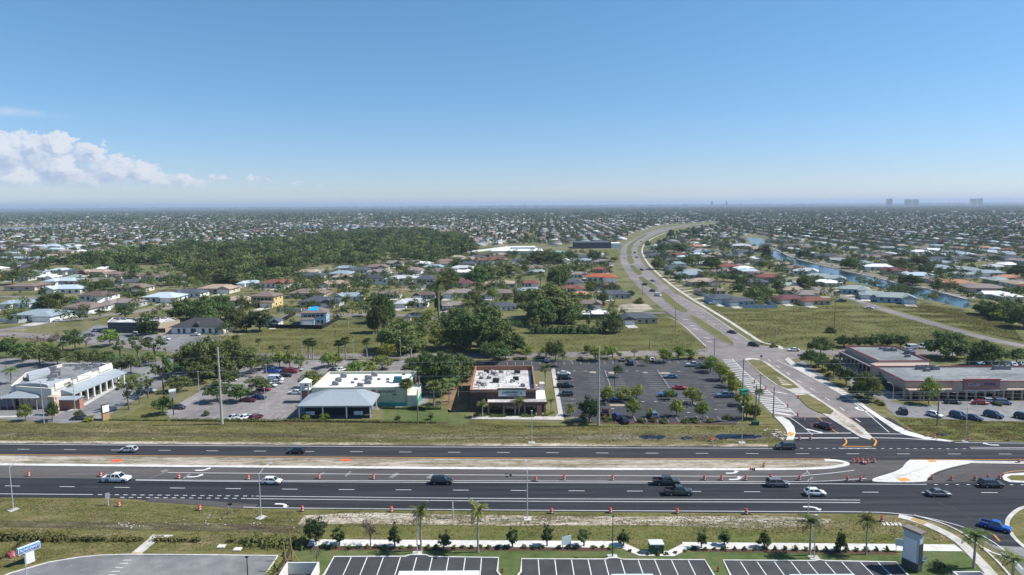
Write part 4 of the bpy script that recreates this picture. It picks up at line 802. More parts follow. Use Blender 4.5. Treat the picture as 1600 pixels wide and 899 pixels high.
# ---------------------------------------------------------------- street furniture
GALV = mat('galvanised_steel', (.50, .51, .52), .5, .3); CPOLE = mat('concrete_pole', (.40, .38, .34), .9); WOODP = mat('weathered_wood_pole', (.19, .15, .12), .95, var=.2); DGR = mat('dark_green_metal', (.02, .10, .07), .5); DKM = mat('dark_metal', (.03, .03, .034), .5)
def stripes(name, base, other, h, n=5):
    m = mat(name, base, .5); t = m.node_tree; nn = t.nodes; l = t.links; b = nn['Principled BSDF']; tc_ = nn.new('ShaderNodeTexCoord'); sp = nn.new('ShaderNodeSeparateXYZ'); l.new(tc_.outputs['Object'], sp.inputs[0])
    q = nn.new('ShaderNodeMath'); q.operation = 'MULTIPLY'; q.inputs[1].default_value = n / h; l.new(sp.outputs[2], q.inputs[0]); f = nn.new('ShaderNodeMath'); f.operation = 'PINGPONG'; f.inputs[1].default_value = 1; l.new(q.outputs[0], f.inputs[0])
    g_ = nn.new('ShaderNodeMath'); g_.operation = 'GREATER_THAN'; g_.inputs[1].default_value = .62; l.new(f.outputs[0], g_.inputs[0]); mx = nn.new('ShaderNodeMix'); mx.data_type = 'RGBA'; l.new(g_.outputs[0], mx.inputs[0]); mx.inputs[6].default_value = (*base, 1); mx.inputs[7].default_value = (*other, 1); l.new(mx.outputs[2], b.inputs['Base Color']); return m
ORG = stripes('striped_orange_plastic', (.62, .075, .03), (.70, .60, .55), 1.0, 4.2)
def barrel_proto():
    rt = empty('traffic_barrel', (0, 0, 0)); b = MB(); prof = [(.30, .06), (.30, .30), (.285, .33), (.285, .56), (.265, .59), (.265, .82), (.245, .85), (.245, 1.0), (.12, 1.04)]
    b.loft([[(math.cos(t) * r_, math.sin(t) * r_, z) for t in (2 * math.pi * k / 14 for k in range(14))] for r_, z in prof]); b.build('drum', ORG, rt)
    b = MB(); b.tube((0, 0, 0), (0, 0, .09), .42, .38, 12); b.build('base', TRIM, rt); b = MB(); b.bar((-.1, 0, 1.06), (.1, 0, 1.06), .05, .09); b.build('handle', TRIM, rt); return rt
BAR = barrel_proto()
def barrel(px, py, where, tip=False):
    o = BAR if 'bar' not in USED else copy_tree(BAR); USED.add('bar'); x, y, _ = P(px, py); o.location = (x, y, .06 if not tip else .38); o.rotation_euler = (R(86) if tip else 0, 0, random.uniform(0, 6)); o.scale = (1.05, 1.05, 1.05)
    tag(o, f"orange and white striped traffic barrel {where}", 'traffic barrel', 'traffic barrels along the road works', auto=True)
def lamp(name, px, py, h, arm, deg, where, m=GALV, base=True, heads=1, cat='street lamp', label=None):
    rt = empty(name, P(px, py, .02), R(deg)); b = MB(); b.path([(0, 0, 0), (0, 0, h * .5), (0, 0, h)], [.11, .095, .07], 8); b.build('pole', m, rt)
    if arm:
        for k in range(heads):
            s = 1 if k == 0 else -1; b = MB(); b.path([(0, 0, h - .1), (s * arm * .5, 0, h + .55 + arm * .12), (s * arm, 0, h + .8 + arm * .15)], [.06, .05, .04], 6); b.build('arm', m, rt)
            b = MB(); b.box((s * (arm + .35), 0, h + .82 + arm * .15), (.85, .32, .13)); b.build('lamp_head', m, rt)
    else:
        b = MB(); b.box((0, 0, h + .06), (.5, .5, .12)); b.build('lamp_head', m, rt)
    if base: b = MB(); b.box((0, 0, .03), (1.7, 1.4, .12)); b.build('base', CONC, rt)
    tag(rt, label or f"{'tall ' if h > 8 else ''}street lamp {where}", cat, 'street lamps', auto=True); return rt
def pole(px, py, ytop, where, r=.16, m=WOODP, cross=True, label=None, cat='utility pole'):
    h = height(px, py, ytop); rt = empty('utility_pole', P(px, py, .02)); b = MB(); b.path([(0, 0, 0), (0, 0, h)], [r * 1.25, r * .8], 9); b.build('pole', m, rt)
    if cross:
        b = MB(); b.box((0, 0, h - .6), (2.0, .1, .12)); b.build('crossarm', m, rt)
        for s in (-.85, 0, .85): b = MB(); b.tube((s, 0, h - .54), (s, 0, h - .3), .06, .04, 6); b.build('insulator', mat('grey_ceramic', (.4, .4, .42), .3), rt)
    tag(rt, label or f"wooden utility pole {where}", cat, 'utility poles', auto=True); return h
# ---------------------------------------------------------------- hand-placed houses
for r_ in [
 (50,503,74,'bluegrey','white','at the street corner on the far left',0), (123,490,60,'brown','white','behind two parked cars on the left street',0), (190,481,52,'greybrown','grey','beside the round street tree',0), (27,482,46,'bluegrey','white','behind the corner house',0),
 (28,455,52,'brown','pink','at the left edge',1), (98,459,58,'lightblue','white','in the left rows',0), (95,446,50,'lightblue','white','in the left rows',0), (148,447,58,'greybrown','cream','in the left rows',0), (198,448,38,'slate','grey','in the left rows',0),
 (145,470,50,'darkbrown','white','in the left rows',0), (203,457,50,'brown','cream','in the left rows',0), (248,473,60,'lightblue','white','in the left rows',0), (40,424,44,'slate','cream','in the left rows near the wood',0), (90,427,28,'lightblue','white','in the left rows near the wood',0), (110,429,28,'slate','white','in the left rows near the wood',0),
 (147,431,42,'tan','cream','in the left rows near the wood',0), (173,433,30,'brown','cream','in the left rows near the wood',0), (196,436,32,'darkbrown','cream','in the left rows near the wood',0), (226,437,34,'darkbrown','cream','in the left rows near the wood',0), (258,439,36,'greybrown','white','in the left rows near the wood',0), (286,438,30,'brown','cream','in the left rows near the wood',0),
 (292,465,48,'slate','white','in the left rows',0), (335,459,58,'tan','cream','among bushes in the left rows',0), (368,477,46,'tan','cream','among bushes in the left rows',0), (368,437,26,'redbrown','cream','at the foot of the wood',0), (390,448,36,'lightblue','white','at the foot of the wood',0), (428,450,48,'redbrown','white','with white gables near the cul-de-sac',0),
 (420,511,24,'slate','white','tucked behind a tree by the black fence',0), (478,467,62,'brown','tan','in the central rows',0), (497,481,66,'slate','grey','in the central rows',0), (522,450,44,'tan','cream','in the central rows',0), (489,436,34,'slate','grey','in the central rows near the wood',0), (531,434,38,'bluegrey','grey','in the central rows near the wood',0),
 (560,427,34,'slate','cream','in the central rows near the wood',0), (588,423,36,'brown','cream','in the central rows near the wood',0), (612,417,34,'greybrown','cream','in the central rows near the wood',0), (574,442,52,'dark','white','next to the white walled house',0), (626,442,50,'lightgrey','white','inside a white wall in the middle',0), (645,428,32,'greybrown','white','in the central rows near the wood',0),
 (645,414,26,'brown','cream','in the central rows near the wood',0), (676,423,34,'bluegrey','white','in the central rows near the wood',0), (545,470,46,'bluegrey','white','in the central rows',0), (607,466,38,'brown','white','in the central rows',0), (663,467,36,'darkbrown','grey','in the central rows',0), (643,481,52,'lightgrey','white','with pale metal carport roofs',0),
 (718,449,40,'maroon','white','in the middle',0), (720,466,52,'greybrown','cream','in the middle',0), (710,484,40,'greybrown','grey','in the middle',0), (650,503,30,'slate','yellow','beside the huge round tree',0), (697,413,28,'brown','cream','in the middle near the wood',0), (734,410,30,'tan','cream','in the middle near the wood',0),
 (780,466,46,'brown','cream','left of the broad oak',0), (786,486,44,'slate','white','left of the broad oak',0), (782,451,50,'tan','cream','left of the broad oak',0), (828,448,30,'redbrown','white','behind the palms',0), (827,460,36,'bluegrey','grey','behind the palms',0), (895,447,34,'slate','white','behind the broad oak',0), (905,434,30,'greybrown','white','behind the broad oak',0),
 (896,457,36,'redbrown','cream','behind the broad oak',0), (908,467,30,'orange','cream','right of the broad oak',0), (921,482,42,'brown','cream','right of the broad oak',0), (941,440,50,'redorange','white','near the curving avenue',0), (946,453,44,'darkbrown','tan','near the curving avenue',0), (964,467,48,'slate','grey','near the curving avenue',0), (943,414,30,'greybrown','pink','near the curving avenue',0),
 (940,426,28,'redbrown','tan','near the curving avenue',0), (998,506,60,'slate','tan','alone on the dry field by the avenue',0), (810,411,22,'slate','grey','in the middle near the wood',0), (765,412,46,'redbrown','white','in the middle near the wood',0),
 (1030,404,36,'slate','grey','right of the curving avenue',0), (1063,403,30,'redbrown','tan','right of the curving avenue',0), (1100,398,34,'bluegrey','grey','right of the curving avenue',0), (1090,389,28,'orange','cream','right of the curving avenue',0), (1088,384,24,'lightgrey','white','right of the curving avenue',0), (1084,379,20,'redbrown','cream','right of the curving avenue',0), (1077,375,22,'slate','cream','right of the curving avenue',0), (1096,371,20,'lightgrey','white','right of the curving avenue',0),
 (1058,424,34,'slate','grey','along the avenue sidewalk',0), (1080,436,44,'bluegrey','grey','along the avenue sidewalk',0), (1101,448,48,'tan','tan','along the avenue sidewalk',0), (1113,461,44,'brown','tan','along the avenue sidewalk',0), (1131,474,46,'slate','blue','along the avenue sidewalk',0), (1158,478,46,'slate','blue','along the avenue sidewalk',0), (1142,422,36,'redbrown','tan','between avenue and canal',0), (1165,424,30,'white','grey','between avenue and canal',0), (1140,405,32,'slate','grey','between avenue and canal',0), (1165,398,30,'slate','grey','between avenue and canal',0), (1172,411,30,'darkbrown','white','between avenue and canal',0), (1160,388,32,'lightgrey','white','between avenue and canal',0), (1183,447,42,'slate','grey','between avenue and canal',0), (1204,440,40,'redbrown','tan','between avenue and canal',0), (1235,452,30,'greygreen','grey','between avenue and canal',0), (1190,433,34,'brown','tan','between avenue and canal',0),
 (1238,474,48,'maroon','tan','at the edge of the right field',0), (1276,477,48,'redbrown','tan','at the edge of the right field',0),
 (1226,418,32,'tan','tan','on the near canal bank',0), (1246,424,34,'brown','grey','on the near canal bank',0), (1264,430,38,'lightgrey','white','on the near canal bank',0), (1284,437,36,'greygreen','grey','on the near canal bank',0), (1306,442,40,'greygreen','blue','on the near canal bank',0), (1343,460,44,'greygreen','blue','on the near canal bank',0), (1374,468,46,'greygreen','blue','on the near canal bank',0), (1408,474,56,'greygreen','blue','on the near canal bank',0),
 (1216,380,34,'slate','grey','on the far canal bank',1), (1242,388,36,'darkbrown','grey','on the far canal bank',1), (1262,391,30,'brown','tan','on the far canal bank',1), (1293,405,36,'slate','grey','on the far canal bank',1), (1320,409,38,'darkbrown','grey','on the far canal bank',1), (1352,417,34,'bluegrey','white','on the far canal bank',1), (1378,423,42,'white','white','on the far canal bank',1), (1411,430,46,'maroon','tan','on the far canal bank',1), (1446,438,50,'lightblue','blue','on the far canal bank',1), (1503,451,56,'orange','tan','on the far canal bank',1), (1553,459,60,'greybrown','pink','on the far canal bank',1),
 (1388,405,42,'darkbrown','tan','beyond the canal',0), (1412,410,34,'brown','tan','beyond the canal',0), (1442,398,34,'white','white','beyond the canal',0), (1473,424,46,'bluegrey','grey','beyond the canal',0), (1512,428,50,'greygreen','grey','beyond the canal',0), (1553,433,42,'bluegrey','grey','beyond the canal',0), (1582,440,36,'orange','tan','beyond the canal',0), (1562,422,30,'lightgrey','white','beyond the canal',0), (1470,411,36,'slate','grey','beyond the canal',0), (1510,410,40,'slate','grey','beyond the canal',0), (1550,405,36,'brown','tan','beyond the canal',0), (1590,408,36,'slate','grey','beyond the canal',0)]:
    if 'canal bank' in r_[5] and r_[6] == 0: house(*r_[:4], r_[5], wall=r_[4], deg=-24 + random.uniform(-3, 3), back=False)
    else: house(*r_[:4], r_[5], wall=r_[4], back=bool(r_[6]), deg=(-14 if 'beyond the canal' in r_[5] or 'far canal' in r_[5] else 2 if 'sidewalk' in r_[5] else None))
hb = house(488, 508, 42, 'brown', '', wall='blue', deg=6, two=True, i=0, words='two-storey pale blue house with a bright blue tarp on its roof, inside a black fence')
house(411, 481, 42, 'brown', '', wall='yellow', deg=-8, two=True, i=1, words='two-storey yellow house with brown roof in the left rows')
house(664, 451, 34, 'slate', '', wall='white', two=True, i=0, words='two-storey white house with slate roof behind the white wall')
tz = lambda y: 5.97 + (y + 5.6) / 5.6 * (hb['rise'] - .16)
tp_ = MB(); tp_.add([(-3.6, -3.4, tz(-3.4)), (2.2, -3.6, tz(-3.6)), (1.4, -.1, tz(-.1)), (-.9, -.1, tz(-.1))], [(0, 1, 2, 3)]); tp_.add([(1.4, -.1, tz(-.1)), (2.0, 2.2, tz(-2.2)), (-1.2, 2.2, tz(-2.2)), (-.9, -.1, tz(-.1))], [(0, 1, 2, 3)])
tp_.build('roof_tarp', mat('blue_tarp', (.015, .34, .85), .6, var=.1, sc=2), hb)
# ---------------------------------------------------------------- walls and fences
def wall_line(name, pts, h, t, m, label, cat='wall', posts=0):
    w_ = [P(*q)[:2] for q in pts]; c = w_[0]; rt = empty(name, (c[0], c[1], 0)); mb = MB()
    for a, b in zip(w_[:-1], w_[1:]): mb.bar((a[0] - c[0], a[1] - c[1], h / 2 + .03), (b[0] - c[0], b[1] - c[1], h / 2 + .03), t, h)
    mb.build('panel', m, rt); pm_ = MB()
    for a, b in zip(w_[:-1], w_[1:]):
        n = max(1, int(math.hypot(b[0] - a[0], b[1] - a[1]) / 3))
        for k in range(n + 1): q = (a[0] + (b[0] - a[0]) * k / n - c[0], a[1] + (b[1] - a[1]) * k / n - c[1]); pm_.box((q[0], q[1], h / 2 + .08), (t + .06, t + .06, h + .1))
    o = pm_.build('posts', m, rt); o['kind'] = 'stuff'; tag(rt, label, cat)
wall_line('fence', [(462, 492), (423, 513), (503, 514.5), (530, 500), (526, 497)], 2.0, .1, mat('black_fence_fabric', (.02, .02, .022), .8), 'black construction fence around the two-storey blue house', 'fence')
wall_line('fence', [(580, 445), (640, 446), (652, 437)], 1.9, .12, mat('white_vinyl', (.68, .68, .68), .6), 'long white vinyl fence beside the white-walled house', 'fence')
wall_line('fence', [(1160, 482), (1214, 482), (1196, 472)], 2.0, .12, mat('blue_grey_vinyl', (.34, .46, .55), .6), 'pale blue-grey fence at the edge of the right field', 'fence')
wall_line('fence', [(0, 503), (28, 505), (42, 504)], 1.9, .1, mat('white_vinyl'), 'white fence beside the corner house on the left', 'fence')
wall_line('fence', [(110, 474), (152, 476), (165, 470)], 1.9, .1, mat('white_vinyl'), 'white fence behind the house with two parked cars', 'fence')
wall_line('wall', [(730, 396), (790, 388), (792, 387)], 2.5, .3, mat('white_painted_wall', (.72, .72, .70), .8), 'long white wall of the pale retention yard beyond the houses')
wall_line('fence', [(440, 486), (470, 487), (490, 484)], 1.8, .1, mat('white_vinyl'), 'white fence to the right of the yellow house', 'fence')
# ---------------------------------------------------------------- trees
for k, x, y, t, w, wh in [
 # foreground young trees
 ('dark',494,852,804,36,'at the left end of the young tree row'), ('young',530,853,818,20,'in the row along the white sidewalk'), ('bare',579,854,800,30,'in the row along the white sidewalk'), ('young',617,854,811,18,'in the row along the white sidewalk'), ('young',694,860,814,18,'in the row along the white sidewalk'), ('young',801,855,820,16,'in the row along the white sidewalk'),
 ('young',855,854,815,17,'in the row along the white sidewalk'), ('young',912,854,818,17,'in the row along the white sidewalk'), ('young',974,853,818,17,'in the row along the white sidewalk'), ('young',1096,857,814,15,'in the row along the white sidewalk'), ('young',1132,852,817,16,'in the row along the white sidewalk'), ('young',1194,856,825,18,'in the row along the white sidewalk'),
 ('young',1313,862,822,17,'in the row along the white sidewalk'), ('bare',495,881,850,20,'on the lawn beside the dumpster enclosure'), ('young',1467,893,868,16,'beside the tall plank sign'),
 ('royal',658,861,783,40,'on the front lawn'), ('royal',747,863,780,36,'on the front lawn'), ('royal',1265,868,800,42,'on the front lawn'), ('royal',1353,867,797,34,'on the front lawn'), ('royal',1521,888,822,52,'beside the right driveway'), ('royal',1581,914,860,54,'beside the right driveway'),
 # left retail plaza
 ('oak',10,560,524,34,'on the far left near the plaza'), ('oak',36,566,530,36,'behind the plaza'), ('oak',62,570,534,40,'behind the plaza'), ('oak',90,572,540,42,'behind the plaza'), ('oak',125,573,542,36,'behind the plaza'), ('oak',118,548,507,34,'left of the frontage road'), ('yellow',172,541,509,32,'by the small car park'), ('dark',196,497,474,26,'on the left street'), ('dark',229,524,491,36,'in front of the flat office'), ('bare',80,548,515,34,'by the left street'), ('bare',55,545,520,26,'by the left street'), ('bare',135,545,520,24,'by the left street'),
 ('sparse',188,562,524,24,'along the frontage verge'), ('sparse',216,562,520,32,'along the frontage verge'), ('sparse',244,566,515,36,'along the frontage verge'), ('oak',190,584,552,32,'beside the plaza driveway'), ('oak',205,585,548,30,'beside the plaza driveway'), ('sparse',202,640,582,34,'beside the plaza driveway'), ('sparse',218,632,588,24,'beside the plaza driveway'), ('sparse',232,622,580,26,'beside the plaza driveway'), ('sparse',256,615,540,38,'beside the plaza driveway'),
 ('oak',278,612,584,40,'between the two car parks'), ('oak',255,648,612,32,'between the two car parks'), ('oak',312,600,560,42,'between the two car parks'), ('yellow',40,658,626,22,'in front of the left plaza'), ('oak',82,658,624,24,'in front of the left plaza'), ('palm',18,600,573,32,'beside the left plaza'), ('palm',78,632,605,22,'beside the left plaza'), ('palm',107,628,598,22,'beside the left plaza'), ('sparse',283,575,545,30,'between the two car parks'),
 ('bigoak',330,590,524,66,'between the two car parks'), ('bigoak',302,580,530,50,'between the two car parks'), ('bigoak',360,585,528,56,'between the two car parks'), ('oak',352,560,527,44,'between the two car parks'), ('oak',392,585,545,42,'between the two car parks'), ('oak',340,628,590,40,'on the pale car park'), ('oak',376,628,594,36,'on the pale car park'), ('oak',402,615,584,40,'on the pale car park'), ('oak',358,604,574,36,'on the pale car park'),
 ('yellow',437,575,545,24,'on the pale car park'), ('yellow',453,575,546,24,'on the pale car park'), ('yellow',470,576,548,24,'on the pale car park'), ('yellow',487,606,572,46,'beside the small tower'), ('yellow',513,575,546,32,'on the pale car park'), ('yellow',524,572,548,26,'on the pale car park'), ('yellow',560,588,560,42,'behind the pale green restaurant'), ('yellow',597,578,551,38,'behind the pale green restaurant'), ('yellow',578,585,560,30,'behind the pale green restaurant'), ('oak',648,590,552,44,'behind the pale green restaurant'),
 ('bigoak',690,612,545,72,'between the two restaurants'), ('bigoak',672,590,548,54,'between the two restaurants'), ('bigoak',716,592,548,60,'between the two restaurants'), ('palm',702,632,590,28,'between the two restaurants'), ('palm',712,610,564,20,'between the two restaurants'), ('cabbage',635,635,594,20,'in front of the pale green restaurant'), ('cabbage',678,638,598,24,'beside the pale green restaurant'), ('shrub',508,655,640,16,'in front of the open porch'), ('shrub',478,655,642,14,'in front of the open porch'), ('young',322,650,640,10,'on the pale car park'), ('young',622,656,646,9,'on the lawn beside the porch'), ('young',673,656,644,9,'on the lawn beside the porch'),
 ('cabbage',483,560,530,20,'along the frontage road'), ('cabbage',489,562,533,16,'along the frontage road'), ('cabbage',530,561,533,15,'along the frontage road'), ('cabbage',540,562,528,16,'along the frontage road'), ('cabbage',574,562,530,14,'along the frontage road'), ('cabbage',426,560,540,12,'along the frontage road'), ('cabbage',450,560,540,12,'along the frontage road'), ('cabbage',642,563,527,15,'along the frontage road'), ('yellow',605,562,532,34,'along the frontage road'), ('cabbage',370,548,525,15,'on the edge of the left field'), ('cabbage',405,548,530,14,'on the edge of the left field'),
 ('sparse',20,548,522,26,'by the left street'), ('oak',150,572,545,34,'behind the plaza'), ('oak',165,566,545,26,'behind the plaza'), ('yellow',75,555,530,30,'by the left street'), ('dark',125,655,640,18,'beside the plaza sign'), ('shrub',140,657,646,20,'beside the plaza sign'), ('cabbage',100,560,535,16,'by the left street'), ('bare',95,540,515,26,'by the left street'), ('oak',232,572,548,24,'along the frontage verge'), ('yellow',160,600,582,14,'beside the plaza driveway'), ('oak',298,560,538,30,'between the two car parks'), ('oak',268,590,562,32,'between the two car parks'), ('palm',690,640,600,22,'between the two restaurants'), ('palm',716,628,590,18,'between the two restaurants'), ('cabbage',655,600,575,16,'behind the pale green restaurant'), ('oak',665,575,545,34,'behind the pale green restaurant'), ('oak',410,578,552,26,'on the pale car park'), ('yellow',425,572,550,20,'on the pale car park'), ('oak',388,560,540,28,'along the frontage road'),
 # big trees in the middle
 ('bigoak',624,549,494,78,'by the middle field'), ('bigoak',590,520,470,34,'by the middle field'), ('bigoak',600,505,452,36,'by the middle field'), ('cabbage',578,494,468,14,'by the middle field'), ('cabbage',540,487,466,12,'by the middle field'), ('palm',686,500,430,13,'in the middle'), ('pine',685,494,428,13,'in the middle'), ('yellow',688,545,508,54,'behind the big restaurants'), ('bigoak',735,545,480,74,'behind the big restaurants'), ('bigoak',775,552,492,70,'behind the big restaurants'), ('bigoak',715,520,476,54,'behind the big restaurants'), ('bigoak',800,552,515,46,'behind the big restaurants'), ('bigoak',760,515,470,56,'behind the big restaurants'), ('palm',730,510,468,30,'behind the big restaurants'), ('redtree',722,540,515,24,'behind the big restaurants'), ('yellow',667,508,480,26,'behind the big restaurants'),
 ('bigoak',858,500,442,96,'right of the gravel lane'), ('bigoak',845,508,462,50,'right of the gravel lane'), ('bigoak',890,505,470,40,'right of the gravel lane'), ('bigoak',958,520,486,34,'at the end of the dark hedge'),
 ('oak',772,567,527,46,'along the frontage road'), ('oak',790,562,535,30,'along the frontage road'), ('yellow',822,560,538,26,'along the frontage road'), ('yellow',853,559,535,28,'along the frontage road'), ('oak',868,563,529,32,'along the frontage road'), ('yellow',930,564,538,38,'along the frontage road'), ('yellow',957,560,536,30,'along the frontage road'), ('bare',991,559,540,18,'along the frontage road'), ('yellow',1011,572,552,12,'along the dark car park'), ('yellow',1037,567,541,28,'along the frontage road'), ('yellow',1060,561,536,30,'along the frontage road'), ('yellow',1079,561,541,22,'along the frontage road'), ('dark',918,552,538,14,'along the frontage road'),
 ('palm',879,573,552,20,'along the dark car park'), ('palm',852,604,568,28,'beside the brown restaurant'), ('palm',861,641,622,18,'beside the brown restaurant'), ('palm',811,648,621,26,'at the porch of the brown restaurant'), ('palm',754,652,626,22,'at the porch of the brown restaurant'), ('dark',921,660,614,40,'beside the tall concrete pole'), ('yellow',891,650,627,16,'on the dark car park'), ('yellow',951,630,599,30,'on the dark car park'), ('yellow',974,628,600,30,'on the dark car park'), ('yellow',995,624,598,28,'on the dark car park'), ('yellow',989,651,618,26,'on the dark car park'), ('yellow',1057,651,619,28,'on the dark car park'), ('yellow',1082,632,599,36,'on the dark car park'), ('yellow',1045,625,605,22,'on the dark car park'), ('yellow',1098,657,622,28,'on the dark car park'), ('yellow',1016,652,635,14,'on the dark car park'), ('oak',965,590,568,18,'on the dark car park'),
 ('yellow',1110,582,552,30,'left of the striped road area'), ('yellow',1125,594,563,32,'left of the striped road area'), ('yellow',1138,605,575,28,'left of the striped road area'), ('yellow',1150,618,588,30,'left of the striped road area'), ('yellow',1160,634,604,28,'left of the striped road area'), ('cabbage',1186,634,609,20,'left of the striped road area'), ('dark',1178,655,632,22,'left of the striped road area'), ('yellow',1166,655,622,28,'left of the striped road area'),
 # right of the side road
 ('oak',1282,556,522,40,'right of the side road'), ('oak',1267,572,543,32,'right of the side road'), ('oak',1284,580,550,28,'right of the side road'), ('oak',1302,591,556,32,'right of the side road'), ('oak',1322,602,567,34,'right of the side road'), ('bigoak',1354,624,577,50,'right of the side road'), ('oak',1386,604,578,30,'right of the side road'), ('yellow',1451,631,584,36,'in front of the strip mall'), ('oak',1598,622,598,24,'in front of the strip mall'),
 ('bigoak',1478,560,513,62,'behind the strip mall'), ('bigoak',1540,574,530,54,'behind the strip mall'), ('oak',1588,568,542,38,'behind the strip mall'), ('dark',1318,543,522,28,'in the dark row behind the strip mall'), ('dark',1341,543,522,28,'in the dark row behind the strip mall'), ('dark',1361,543,521,24,'in the dark row behind the strip mall'), ('dark',1386,542,519,34,'in the dark row behind the strip mall'), ('dark',1407,543,522,26,'in the dark row behind the strip mall'),
 ('bush',1298,520,508,18,'alone in the right field'), ('bush',1209,543,535,12,'beside the field lamp'), ('bigoak',1540,492,468,40,'at the right edge by the canal'), ('bigoak',1572,498,466,46,'at the right edge by the canal'), ('bigoak',1600,512,470,50,'at the right edge by the canal'), ('yellow',1562,500,482,34,'at the right edge by the canal'), ('shrub',1545,493,482,26,'at the right edge by the canal'),
 # among the houses
 ('bigoak',292,500,462,44,'behind the dark-roofed office'), ('bigoak',320,505,460,46,'behind the dark-roofed office'), ('bigoak',345,500,458,40,'behind the dark-roofed office'), ('bigoak',368,515,478,40,'behind the dark-roofed office'), ('dark',406,518,482,40,'left of the black fence'), ('dark',385,518,495,24,'left of the black fence'), ('oak',148,455,437,26,'in the left rows'), ('oak',165,455,434,30,'in the left rows'), ('bigoak',85,480,455,44,'in the left rows'), ('dark',66,462,448,14,'in the left rows'), ('yellow',195,463,455,14,'in the left rows'), ('dark',212,468,454,34,'in the left rows'), ('dark',230,450,436,30,'in the left rows'),
 ('oak',20,445,418,36,'in the left rows'), ('oak',45,438,418,32,'in the left rows'), ('pine',70,424,388,18,'at the left edge of the wood'), ('oak',60,428,408,24,'in the left rows'), ('redtree',130,432,420,20,'in the left rows'), ('bare',172,470,452,18,'in the left rows'), ('yellow',300,448,430,14,'in the left rows'), ('dark',270,446,428,34,'in the left rows'), ('dark',350,448,424,44,'at the foot of the wood'), ('dark',395,435,415,30,'at the foot of the wood'),
 ('bigoak',703,450,415,30,'in the middle'), ('oak',572,462,450,12,'in the central rows'), ('dark',580,482,462,20,'in the central rows'), ('bigoak',745,445,412,40,'in the middle'), ('bigoak',770,435,412,40,'in the middle'), ('bigoak',795,428,410,34,'in the middle'), ('bigoak',840,412,392,36,'in the middle'), ('bigoak',868,412,390,38,'in the middle'), ('oak',890,408,392,28,'in the middle'), ('oak',930,408,388,24,'in the middle'), ('cabbage',823,426,408,12,'in the middle'), ('palm',812,456,430,18,'in the middle'), ('palm',845,452,428,20,'in the middle'), ('bigoak',872,450,412,32,'in the middle'), ('bigoak',820,478,452,36,'left of the broad oak'), ('bigoak',880,435,412,28,'in the middle'), ('bare',856,418,405,14,'in the middle'), ('yellow',770,470,445,22,'in the middle'), ('bigoak',738,480,455,34,'in the middle'),
 ('oak',943,474,460,18,'near the curving avenue'), ('oak',985,466,452,14,'near the curving avenue'), ('bush',998,474,464,18,'near the curving avenue'), ('redtree',941,480,470,10,'near the curving avenue'), ('yellow',922,458,438,14,'near the curving avenue'), ('oak',960,410,400,14,'near the curving avenue'),
 ('bigoak',1028,421,400,24,'right of the curving avenue'), ('bigoak',1040,396,378,30,'right of the curving avenue'), ('bigoak',1060,396,378,30,'right of the curving avenue'), ('oak',1012,388,375,10,'right of the curving avenue'), ('oak',1048,434,420,22,'right of the curving avenue'), ('oak',1062,440,425,20,'right of the curving avenue'), ('bigoak',1075,415,399,28,'between avenue and canal'), ('bigoak',1112,420,400,30,'between avenue and canal'), ('oak',1090,412,400,18,'between avenue and canal'), ('oak',1130,440,425,26,'between avenue and canal'), ('oak',1150,441,426,24,'between avenue and canal'), ('bigoak',1155,456,442,20,'between avenue and canal'), ('oak',1178,472,446,34,'between avenue and canal'), ('oak',1213,457,434,26,'between avenue and canal'), ('bigoak',1256,452,427,26,'between avenue and canal'), ('oak',1270,452,438,16,'between avenue and canal'), ('pine',1197,408,376,20,'between avenue and canal'), ('oak',1202,462,450,16,'between avenue and canal'),
 ('bigoak',1258,404,389,28,'on the far canal bank'), ('bigoak',1328,420,401,28,'on the far canal bank'), ('bigoak',1425,446,428,38,'on the far canal bank'), ('bigoak',1437,414,398,30,'beyond the canal'), ('redtree',1470,384,374,12,'beyond the canal'), ('yellow',1588,378,367,24,'beyond the canal'), ('dark',1465,452,438,20,'on the far canal bank'), ('bigoak',1378,418,408,20,'beyond the canal'), ('pine',1600,432,410,28,'beyond the canal'), ('bigoak',1445,425,412,24,'beyond the canal'), ('bigoak',1590,432,412,30,'beyond the canal'), ('oak',1368,446,438,18,'on the far canal bank'), ('bigoak',1048,372,358,12,'right of the curving avenue'), ('bigoak',1088,370,356,12,'right of the curving avenue')]:
    tree(k, x, y, t, w, wh)
